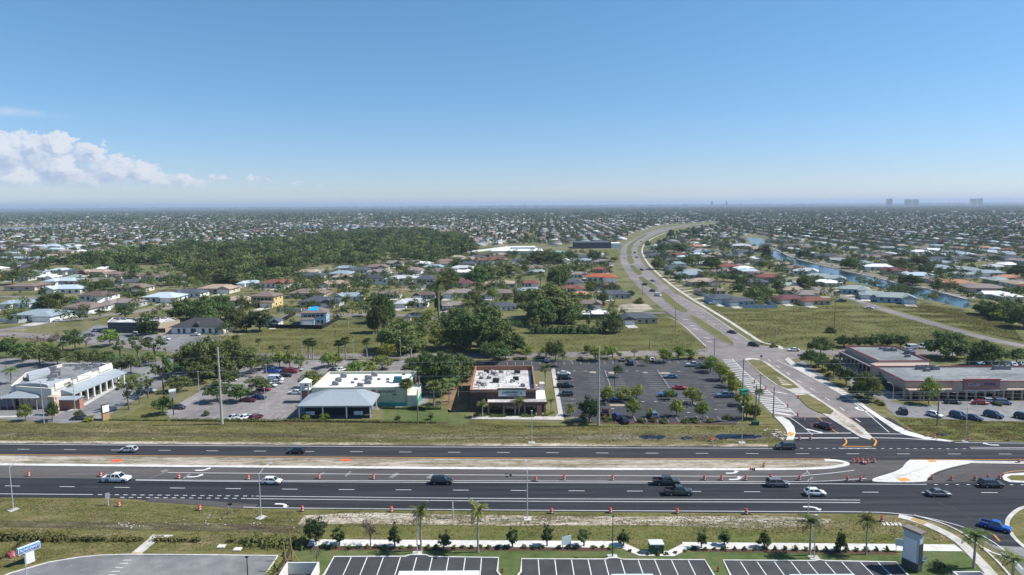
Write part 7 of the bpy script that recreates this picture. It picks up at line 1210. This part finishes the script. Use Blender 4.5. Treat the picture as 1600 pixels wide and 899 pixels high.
# ---------------------------------------------------------------- the suburb beyond
AVENUE = [tuple(p) for p in RL[5:]] + [(1110, 349), (1112, 352)] + [tuple(p) for p in RR[:][::-1][:-5]]
CENTRE = np.array([((a[0] + b[0]) / 2, (a[1] + b[1]) / 2) for a, b in ((RL[6 + k], RR[7 + k]) for k in range(13))])
WOOD = [(75, 414), (90, 424), (120, 421), (200, 425), (290, 434), (360, 446), (440, 440), (476, 428), (540, 419), (600, 412), (660, 410), (700, 408), (738, 400), (742, 385), (705, 368), (640, 362), (560, 364), (480, 373), (400, 382), (300, 388), (200, 396), (130, 403)]
NOGO = [[(300, 560), (300, 528), (372, 522), (440, 514), (530, 506), (600, 498), (640, 497), (650, 560)], [(820, 560), (826, 523), (960, 520), (975, 505), (1040, 492), (1110, 550)], [(1090, 474), (1200, 478), (1305, 472), (1420, 475), (1500, 480), (1580, 503), (1700, 560), (1200, 560)],
        [(700, 404), (728, 389), (800, 382), (968, 384), (970, 400), (940, 398), (860, 397)], [(967, 408), (960, 384), (985, 366), (1030, 352), (1120, 346), (1125, 353), (1080, 358), (1045, 372), (1008, 392), (1008, 408)], cn,
        [(960, 474), (1025, 470), (1040, 492), (960, 494)], [(-200, 361), (0, 362), (119, 356), (119, 352), (-200, 356)], [(448, 357.5), (712, 359), (712, 355.5), (448, 352.8)], [(1160, 366), (1200, 368), (1204, 390), (1165, 386)], [(-300, 600), (-300, 505), (0, 506), (90, 508), (350, 497), (350, 600)], AVENUE + []]
cc_ = np.array([P(*q)[:2] for q in smoothpx([tuple(c) for c in CENTRE], 6)])
def near_path(xy, path, r):
    d = np.full(len(xy), 1e9)
    for p in path: d = np.minimum(d, np.hypot(xy[:, 0] - p[0], xy[:, 1] - p[1]))
    return d < r
ROADS = [np.array([P(*q)[:2] for q in smoothpx(r_, 8)]) for r_ in ([(-60, 522), (82, 504), (182, 491), (285, 479), (380, 476)], [(393, 449.5), (430, 453), (470, 452), (520, 459), (560, 456)], [(440, 493), (512, 491.8), (640, 493.8), (720, 504)], [(1522, 524), (1475, 511), (1375, 482), (1340, 470), (1305, 460), (1272, 450), (1225, 436), (1185, 424), (1150, 412)], [(1222, 358), (1250, 377), (1282, 387), (1310, 396), (1345, 402)], [(1137, 353), (1111, 367), (1110, 377), (1130, 393), (1170, 403)])]
def allowed(xy, wood_ok=False, road_r=7):
    px, py = PXa(np.c_[xy, np.zeros(len(xy))]); ok = (py < 552) & (px > -160) & (px < 1760) & (xy[:, 1] > 280)
    for pl in NOGO: ok &= ~inpoly(px, py, pl)
    if not wood_ok: ok &= ~inpoly(px, py, WOOD)
    ok &= ~(near_path(xy, cc_, 27) & (xy[:, 1] < 2500))
    for r_ in ROADS: ok &= ~near_path(xy, r_[::1], road_r)
    return ok, px, py
lots = []; streets = MB()
def grid(origin, ang, region):
    u = np.array([math.cos(ang), math.sin(ang)]); v = np.array([-u[1], u[0]]); r = np.random.default_rng(42)
    for j in range(-6, 150):
        yy = j * 84.0
        n = 700; k = np.arange(-n, n)
        for sgn in (-1, 1):
            base = origin + np.outer(k * 23.0, u) + v * (yy + sgn * 20.0) + r.normal(0, 1.4, (2 * n, 2))
            px, py = PXa(np.c_[base, np.zeros(len(base))]); m = region(base, px, py) & (k % 14 != 0) & (r.random(2 * n) > .13); 
            for b in base[m]: lots.append((b[0], b[1], ang + (0 if sgn > 0 else math.pi) + r.normal(0, .03)))
        if yy < 2600:
            pts = origin + np.outer(np.arange(-90, 90) * 20.0, u) + v * yy; px, py = PXa(np.c_[pts, np.zeros(len(pts))]); ok, _, _ = allowed(pts); ok &= region(pts, px, py)
            i = 0
            while i < len(pts):
                if ok[i]:
                    j2 = i
                    while j2 + 1 < len(pts) and ok[j2 + 1]: j2 += 1
                    if j2 - i > 3: wpath(pts[i:j2 + 1], 6.5, .06, streets)
                    i = j2 + 1
                else: i += 1
rightreg = lambda b, px, py: (b[:, 1] > 300) & (((px > 1140) & (py < 470)) | ((px > 1075) & (py < 350))) & (b[:, 0] > 0) & (b[:, 1] < 3600)
canal_dir = np.array(P(1512, 474)[:2]) - np.array(P(1205, 395)[:2]); cang = math.atan2(canal_dir[1], canal_dir[0])
grid(np.array([0., 620.]), R(-3), lambda b, px, py: (b[:, 1] > 560) & (b[:, 1] < 3600) & ~rightreg(b, px, py) & (px > -200) & (px < 1800))
grid(np.array(P(1340, 424)[:2]) + np.array([0, 0.]), cang, rightreg)
struct(streets.build('residential_road', OLDR))
lots = np.array(lots); ok, lpx, lpy = allowed(lots[:, :2], road_r=14)
hx = np.array([h[:2] for h in HOUSES]); dd = np.array([np.min(np.hypot(hx[:, 0] - l[0], hx[:, 1] - l[1])) for l in lots[:, :2]]); ok &= dd > 23
lots = lots[ok]; lpx = lpx[ok]; lpy = lpy[ok]; order = np.argsort(-lpy); lots = lots[order]; lpx = lpx[order]; lpy = lpy[order]
inv = (lpx > -15) & (lpx < 1615); nind = 300 - len(HOUSES); ind = np.zeros(len(lots), bool); ind[np.where(inv)[0][:nind]] = True
rk = ['slate', 'greybrown', 'brown', 'tan', 'bluegrey', 'lightgrey', 'greygreen', 'darkbrown', 'white', 'orange', 'lightblue', 'redbrown']; rw = np.array([16, 12, 9, 7, 10, 8, 8, 7, 8, 4, 5, 3.]); rw /= rw.sum()
rr = np.random.default_rng(5)
for l, x, y in zip(lots[ind], lpx[ind], lpy[ind]):
    roof = rk[rr.choice(len(rk), p=rw)]; wall = ['cream', 'white', 'white', 'tan', 'grey'][rr.integers(5)]
    pr = HP[rr.integers(6)]; o = pr if pr.name not in USED else copy_tree(pr); USED.add(pr.name)
    o.location = (l[0], l[1], .03); o.rotation_euler = (0, 0, l[2]); s = rr.uniform(.85, 1.1); o.scale = (s, s, 1)
    recolor(o, ('roof',), roofm(roof)); recolor(o, ('wall',), wallm(wall)); HOUSES.append((l[0], l[1], 10))
    zn = 'in the suburb left of the wood' if x < 200 else 'behind the wood' if x < 760 and y < 400 else 'in the middle suburb' if x < 1000 else 'between avenue and canal' if x < 1190 else 'in the right suburb beyond the canal'
    tag(o, f"distant house with {ROOFW[roof]} roof {zn}", 'house', f"houses {zn}", auto=True)
yard, yard2 = MB(), MB(); ry = random.Random(3)
for x, y, z_ in HOUSES:
    for q_ in range(2):
        if ry.random() < .6:
            w_, h_, a = ry.uniform(14, 24), ry.uniform(10, 20), ry.uniform(-.1, .1) - .04; cx_, cy_ = x + ry.uniform(-9, 9), y + ry.uniform(-16, 8); ca, sa = math.cos(a), math.sin(a); zz = .022 + .001 * (q_ + ry.random())
            ok1, _, _ = allowed(np.array([[cx_, cy_]]), road_r=9)
            if ok1[0]: (yard if ry.random() < .5 else yard2).add([(cx_ + i_ * w_ / 2 * ca - j_ * h_ / 2 * sa, cy_ + i_ * w_ / 2 * sa + j_ * h_ / 2 * ca, zz) for i_, j_ in ((-1, -1), (1, -1), (1, 1), (-1, 1))], [(0, 1, 2, 3)])
struct(yard.build('lawn', G_LAWN)); struct(yard2.build('lawn', G_LUSH))
# distant houses as one mass
def colmat(name, rough=.9):
    m = bpy.data.materials.new(name); m.use_nodes = True; n = m.node_tree.nodes; a = n.new('ShaderNodeAttribute'); a.attribute_name = 'col'; m.node_tree.links.new(a.outputs['Color'], n['Principled BSDF'].inputs['Base Color']); n['Principled BSDF'].inputs['Roughness'].default_value = rough; n['Principled BSDF'].inputs['Specular IOR Level'].default_value = .15; return m
def trimesh(name, V, F, col, m):
    me = bpy.data.meshes.new(name); me.vertices.add(len(V)); me.vertices.foreach_set('co', V.astype(np.float32).ravel()); me.loops.add(F.size); me.loops.foreach_set('vertex_index', F.astype(np.int32).ravel()); me.polygons.add(len(F)); me.polygons.foreach_set('loop_start', np.arange(len(F), dtype=np.int32) * 3)
    a = me.attributes.new('col', 'FLOAT_COLOR', 'FACE'); a.data.foreach_set('color', np.c_[col, np.ones(len(col))].astype(np.float32).ravel()); me.materials.append(m); me.update(); return me
far = lots[~ind]; r = np.random.default_rng(8)
n2 = 16000; Y = np.sqrt(r.uniform(3500 ** 2, 14000 ** 2, n2)); X = r.uniform(-.82, .82, n2) * Y; far = np.r_[far, np.c_[X, Y, r.uniform(0, 6.28, n2)]]; n = len(far)
w = r.uniform(7, 9.5, n); d = r.uniform(6, 8, n); big = (r.random(n) < .02) & (far[:, 1] > 2300); w[big] *= r.uniform(2, 5, big.sum()); d[big] *= 2; fs_ = np.where(far[:, 1] > 3500, 1.9, 1.0); w *= fs_; d *= fs_
base = np.array([[-1, -1, 0], [1, -1, 0], [1, 1, 0], [-1, 1, 0], [-1, -1, .58], [1, -1, .58], [1, 1, .58], [-1, 1, .58], [-.35, 0, 1], [.35, 0, 1]], float)
V = base[None] * np.stack([w, d, np.full(n, 4.8)], 1)[:, None, :]; ca, sa = np.cos(far[:, 2])[:, None], np.sin(far[:, 2])[:, None]
V = np.stack([V[..., 0] * ca - V[..., 1] * sa + far[:, 0:1], V[..., 0] * sa + V[..., 1] * ca + far[:, 1:2], V[..., 2]], -1)
F0 = np.array([[0, 1, 5], [0, 5, 4], [1, 2, 6], [1, 6, 5], [2, 3, 7], [2, 7, 6], [3, 0, 4], [3, 4, 7], [4, 5, 9], [4, 9, 8], [5, 6, 9], [6, 7, 8], [6, 8, 9], [7, 4, 8]])
F = (F0[None] + np.arange(n)[:, None, None] * 10).reshape(-1, 3)
rc = np.array([ROOFS[k] for k in rk])[r.choice(len(rk), n, p=rw)] * r.uniform(.6, .95, (n, 1)); rc[big] = (.7, .7, .7); wc = np.array([(.36, .32, .27), (.44, .43, .41), (.26, .22, .19)])[r.integers(0, 3, n)]
col = np.concatenate([np.repeat(wc[:, None], 8, 1), np.repeat(rc[:, None], 6, 1)], 1).reshape(-1, 3)
o = bpy.data.objects.new('distant_houses', trimesh('distant_houses', V.reshape(-1, 3), F, col, colmat('house_colours'))); link(o); o['kind'] = 'stuff'; tag(o, 'thousands of far-off houses spreading to the horizon', 'houses')
# woodland and garden trees
allh = np.array(HOUSES)[:, :2]
cell = {}
for x, y in list(map(tuple, allh)) + [tuple(q[:2]) for q in lots[~ind]]: cell.setdefault((int(x // 20), int(y // 20)), []).append((x, y))
def clear_of(xy, rad=9.5):
    out = np.ones(len(xy), bool)
    for i, (x, y) in enumerate(xy):
        a, b = int(x // 20), int(y // 20)
        for da in (-1, 0, 1):
            for db in (-1, 0, 1):
                for q in cell.get((a + da, b + db), ()):
                    if (q[0] - x) ** 2 + (q[1] - y) ** 2 < rad * rad: out[i] = False
    return out
def lod(nq, leaf, nl, seed, shape='dome', clear=.15):
    rg = np.random.default_rng(seed); C, Nn = crown_pts(rg, shape, nl, nq / nl, .34); C[:, 2] = clear + C[:, 2] * (1 - clear); k = min(nq, len(C)); i = rg.permutation(len(C))[:k]; return C[i], Nn[i]
def forest(name, xy, wid, hgt, nq, leaf, m, nproto=6, shapes=('dome', 'oval')):
    Vs, T = [], []
    pid = r.integers(0, nproto, len(xy))
    for k in range(nproto):
        C, Nn = lod(nq, leaf, max(5, nq // 12), 300 + k, shapes[k % len(shapes)]); base_ = None; s = pid == k; q = xy[s]; w_ = wid[s]; h_ = hgt[s]; a = r.uniform(0, 6.28, len(q)); ca, sa = np.cos(a)[:, None], np.sin(a)[:, None]
        cx = (C[None, :, 0] * ca - C[None, :, 1] * sa) * w_[:, None] + q[:, 0:1]; cy = (C[None, :, 0] * sa + C[None, :, 1] * ca) * w_[:, None] + q[:, 1:2]; cz = C[None, :, 2] * h_[:, None]
        nx = Nn[None, :, 0] * ca - Nn[None, :, 1] * sa; ny = Nn[None, :, 0] * sa + Nn[None, :, 1] * ca; nz_ = np.repeat(Nn[None, :, 2], len(q), 0)
        cen = np.stack([cx, cy, cz], -1).reshape(-1, 3); nn = np.stack([nx, ny, nz_], -1).reshape(-1, 3); sz = np.repeat(leaf * (w_ / 9), C.shape[0])
        nn /= np.linalg.norm(nn, axis=1)[:, None] + 1e-9; t = r.normal(size=nn.shape); u = np.cross(nn, t); u /= np.linalg.norm(u, axis=1)[:, None] + 1e-9; v = np.cross(nn, u); ss = (sz * r.uniform(.6, 1.3, len(sz)))[:, None]
        Vs.append(np.stack([cen - u * ss, cen + v * ss * .8, cen + u * ss, cen - v * ss * .8], 1).reshape(-1, 3)); T.append(np.repeat(r.random(len(q)), C.shape[0]))
    o = bpy.data.objects.new(name, qmesh(name, np.concatenate(Vs), m, np.concatenate(T))); link(o); o['kind'] = 'stuff'; return o
L_FAR = leafmat('mixed_leaves', (0.055, 0.086, 0.032), (0.127, 0.167, 0.060), sc=.25, objvar=.45, attr=True)
L_WOOD = leafmat('woodland_leaves', (0.052, 0.086, 0.032), (0.144, 0.190, 0.069), sc=.08, objvar=.55, attr=True)
# the wood
wp = np.array([P(*q)[:2] for q in WOOD]); lo, hi = wp.min(0), wp.max(0); q = r.uniform(lo, hi, (14000, 2)); px, py = PXa(np.c_[q, np.zeros(len(q))]); jit = np.array([mnoise.noise((a * .02, b * .008, 7)) + .6 * mnoise.noise((a * .06, b * .02, 3)) for a, b in q]) * 16; q_in = inpoly(px + jit * 2, py + jit * .6, WOOD); kn = np.array([mnoise.noise((a * .018, b * .018, 1)) + .5 * mnoise.noise((a * .06, b * .06, 2)) for a, b in q]); keep = q_in & (kn + r.uniform(-.35, .5, len(q)) > .06); q = q[keep]; kn = kn[keep]
wd = np.clip(11.5 + kn * 8 + r.normal(0, 3.4, len(q)), 4, 23); hh = np.clip(8.0 + kn * 9 + r.normal(0, 3.4, len(q)), 4, 22)
o = forest('woodland', q, wd, hh, 190, .50, L_WOOD); tag(o, 'dense dark green wood behind the left and middle houses', 'wood')
# near garden trees (small mass) and farther ones
Y = np.sqrt(r.uniform(290 ** 2, 1150 ** 2, 13000)); X = r.uniform(-.82, .82, len(Y)) * Y; q = np.c_[X, Y]; ok, px, py = allowed(q, road_r=6); q = q[ok & clear_of(q, 10)]
k = np.array([mnoise.noise((a * .012, b * .012, 0)) for a, b in q]); q = q[k + r.uniform(-.35, .5, len(q)) > -.12]
bk = []
for e_, o_ in (([(1210, 387), (1245, 404), (1320, 422), (1375, 435), (1407, 443), (1512, 467)], 1), ([(1475, 477), (1430, 467), (1380, 454), (1335, 444), (1290, 434), (1245, 420), (1212, 406)], 1)):
    w_ = np.array([P(*t)[:2] for t in smoothpx(e_, 8)]); k_ = r.integers(0, len(w_), 9); bk.append(w_[k_] + r.normal(0, 1.8, (9, 2)))
q = np.r_[q, np.concatenate(bk)]
s_ = r.random(len(q)); wd = np.where(s_ < .45, r.uniform(2.2, 4.5, len(q)), r.uniform(5, 10.5, len(q))); hh = wd * r.uniform(.7, 1.15, len(q))
o = forest('garden_trees', q, wd, hh, 230, .42, L_FAR); tag(o, 'garden trees and shrubs scattered between the nearer houses', 'trees')
Y = np.sqrt(r.uniform(1150 ** 2, 3200 ** 2, 27000)); X = r.uniform(-.82, .82, len(Y)) * Y; q = np.c_[X, Y]; ok, px, py = allowed(q, road_r=4); q = q[ok & clear_of(q, 6.5)]; k = np.array([mnoise.noise((a * .006, b * .006, 3)) for a, b in q]); q = q[k + r.uniform(-.3, .55, len(q)) > -.15]
o1 = (q, r.uniform(6, 14, len(q))); o = forest('distant_trees', q, o1[1], o1[1] * r.uniform(.65, 1.0, len(q)), 46, 1.05, L_FAR); tag(o, 'distant treetops between the far houses', 'trees')
Y = np.sqrt(r.uniform(3000 ** 2, 17000 ** 2, 60000)); X = r.uniform(-.82, .82, len(Y)) * Y; q = np.c_[X, Y]; ok, px, py = allowed(q); q = q[ok]; wd = r.uniform(16, 38, len(q))
o = forest('horizon_trees', q, wd, r.uniform(7, 13, len(q)), 14, 2.0, L_FAR); tag(o, 'hazy belt of trees along the horizon', 'trees')
# towers on the horizon
for px0, px1, yt, D, lb in ((1382, 1390, 311, 9000, 'pale apartment tower on the horizon, leftmost of the right-hand group'), (1410, 1419, 312, 9000, 'pale apartment slab on the horizon, left one of the middle pair'), (1421.5, 1431, 312, 9050, 'pale apartment slab on the horizon, right one of the middle pair'), (1512, 1520, 311, 9000, 'pale apartment tower on the horizon, left one of the far right pair'), (1522.5, 1530, 310.8, 9050, 'pale apartment tower on the horizon, right one of the far right pair'), (1110, 1111.6, 315.5, 9000, 'thin tower on the horizon above the avenue, left one'), (1133, 1134.6, 315.5, 9000, 'thin tower on the horizon above the avenue, right one')):
    hz = 326 - px0 / 160; h = (hz - yt) * D / 1067 + CAMZ; x0, x1 = (px0 - 800) * D / 1067, (px1 - 800) * D / 1067; rt = empty('apartment_tower', ((x0 + x1) / 2, D, 0)); b = MB(); b.box((0, 0, h / 2), (x1 - x0, 30, h)); b.build('wall', mat('pale_tower_wall', (.70, .68, .65), .9), rt); b = MB()
    n_ = int(h / 6)
    for k in range(n_): b.box((0, -15.1, 3 + k * 6), (x1 - x0 - 4, .4, 2.4))
    b.build('balcony_bands', GLASSD, rt)['kind'] = 'stuff'; b = MB(); b.box((0, 0, h + 2), ((x1 - x0) * .5, 16, 4)); b.build('roof_block', mat('pale_tower_wall'), rt); tag(rt, lb, 'apartment tower')
# ---------------------------------------------------------------- haze
hb_ = MB(); E2 = E + 500; hb_.box((0, (E - 3000) / 2, 95), (2 * E2, E + 4000, 200)); hz = hb_.build('haze', None)
hm = bpy.data.materials.new('haze_air'); hm.use_nodes = True; n = hm.node_tree.nodes; n.remove(n['Principled BSDF']); v = n.new('ShaderNodeVolumePrincipled'); v.inputs['Color'].default_value = (.66, .80, 1, 1); v.inputs['Density'].default_value = 7.0e-5; v.inputs['Anisotropy'].default_value = .1
hm.node_tree.links.new(v.outputs[0], n['Material Output'].inputs['Volume']); hz.data.materials.clear(); hz.data.materials.append(hm); hz['kind'] = 'stuff'; tag(hz, 'pale blue haze over the whole plain', 'haze')
Y = np.sqrt(r.uniform(17000 ** 2, 42000 ** 2, 9000)); X = r.uniform(-.82, .82, len(Y)) * Y; q = np.c_[X, Y]; wd = r.uniform(90, 260, len(q))
o = forest('farthest_trees', q, wd, r.uniform(9, 18, len(q)), 14, 2.2, L_FAR); tag(o, 'farthest dark line of trees on the horizon', 'trees')
# ---------------------------------------------------------------- weeds and grass tufts
L_TUFT = leafmat('grass_tufts', (.095, .105, .034), (.20, .185, .075), sc=.35, objvar=.45, attr=True)
L_DRY = leafmat('dry_grass_tufts', (.12, .11, .045), (.24, .20, .10), sc=.3, objvar=.35, attr=True)
def tufts(name, pls, n, size, m, label, excl=(), thresh=-1.0, ns=.35):
    Vs, T = [], []
    for pl in pls:
        w_ = np.array([P(*q)[:2] for q in pl]); lo, hi = w_.min(0), w_.max(0); q = r.uniform(lo, hi, (n, 2)); px, py = PXa(np.c_[q, np.zeros(len(q))]); ok = inpoly(px, py, pl)
        for e_ in excl: ok &= ~inpoly(px, py, e_)
        q = q[ok]
        if thresh > -1: k = np.array([mnoise.noise((a * ns * .5, b * ns, 0)) for a, b in q]); q = q[k + r.uniform(-.45, .45, len(q)) > thresh]
        c = np.c_[q, np.full(len(q), .05)]; a = r.uniform(0, 6.28, len(q)); s = size * r.uniform(.5, 1.5, len(q)); u = np.c_[np.cos(a), np.sin(a), np.zeros(len(q))] * s[:, None]; up = np.c_[r.normal(0, 1.3, (len(q), 2)), np.ones(len(q)) * .55] * s[:, None] * .7
        Vs.append(np.stack([c - u * .6, c + u * .6, c + u * 1.0 + up, c - u * 1.0 + up * .8], 1).reshape(-1, 3)); T.append(r.random(len(q)))
    o = bpy.data.objects.new(name, qmesh(name, np.concatenate(Vs), m, np.concatenate(T))); link(o); o['kind'] = 'stuff'; tag(o, label, 'grass')
VN = [(-60, 666), (270, 660), (440, 661), (700, 663), (930, 666), (1160, 666), (1200, 662), (1222, 680), (1225, 688), (1200, 693), (1040, 691), (800, 692), (400, 690), (0, 688), (-60, 686)]
VS = [(-80, 780), (0, 780), (190, 782), (300, 792), (370, 797), (450, 799), (800, 802), (1200, 805), (1350, 806), (1400, 809), (1470, 832), (1490, 848), (1300, 850), (1090, 848), (1060, 860), (1000, 860), (975, 846), (480, 843), (470, 862), (240, 862), (205, 862), (120, 868), (0, 892), (-80, 900)]
PATHX = [(205, 868), (222, 868), (270, 842), (270, 836), (238, 836)]
PW = [[(990, 682), (1046, 683), (1038, 687.5), (1002, 687)], [(1105, 682), (1125, 677), (1190, 678.5), (1200, 683), (1180, 687), (1112, 687)]]
tufts('verge_grass', [VN], 52000, .13, L_TUFT, 'short rough grass and weeds on the verge north of the highway', PW, thresh=-.12)
tufts('verge_grass', [VS], 90000, .10, L_TUFT, 'short rough grass and weeds on the near verge', [PATHX], thresh=-.15)
tufts('verge_grass', [[(1400, 654), (1640, 661), (1640, 689), (1490, 688), (1440, 681)]], 26000, .15, L_TUFT, 'grass on the verge before the strip mall', thresh=-.1)
tufts('dry_tufts', [VS], 40000, .15, L_DRY, 'dry straw-coloured tufts scattered over the near verge', [PATHX], thresh=.12, ns=.2)
tufts('dry_tufts', [VN], 24000, .18, L_DRY, 'dry straw-coloured tufts along the north ditch', PW, thresh=.1, ns=.2)
tufts('field_grass', [NOGO[0]], 60000, .24, L_TUFT, 'rough grass of the left field', thresh=.05, ns=.15); tufts('field_grass', [NOGO[1]], 45000, .22, L_TUFT, 'rough grass of the middle field', [AVENUE], thresh=.05, ns=.15)
tufts('field_grass', [[(1110, 480), (1200, 483), (1305, 478), (1340, 478), (1480, 515), (1560, 540), (1310, 545), (1190, 540)], [(1380, 478), (1440, 476), (1500, 483), (1580, 507), (1600, 535), (1500, 513)]], 60000, .26, L_TUFT, 'rough grass of the right field', thresh=.0, ns=.12)
tufts('median_weeds', [md], 30000, .10, L_TUFT, 'sparse weeds on the sandy median', thresh=.12, ns=.5)
for lst in PROTO.values():
    for o in lst:
        if o.name not in USED: delete_tree(o)
for k, o in CARS.items():
    if k not in USED: delete_tree(o)
for o in HP + HP2:
    if o.name not in USED: delete_tree(o)
finish_labels()
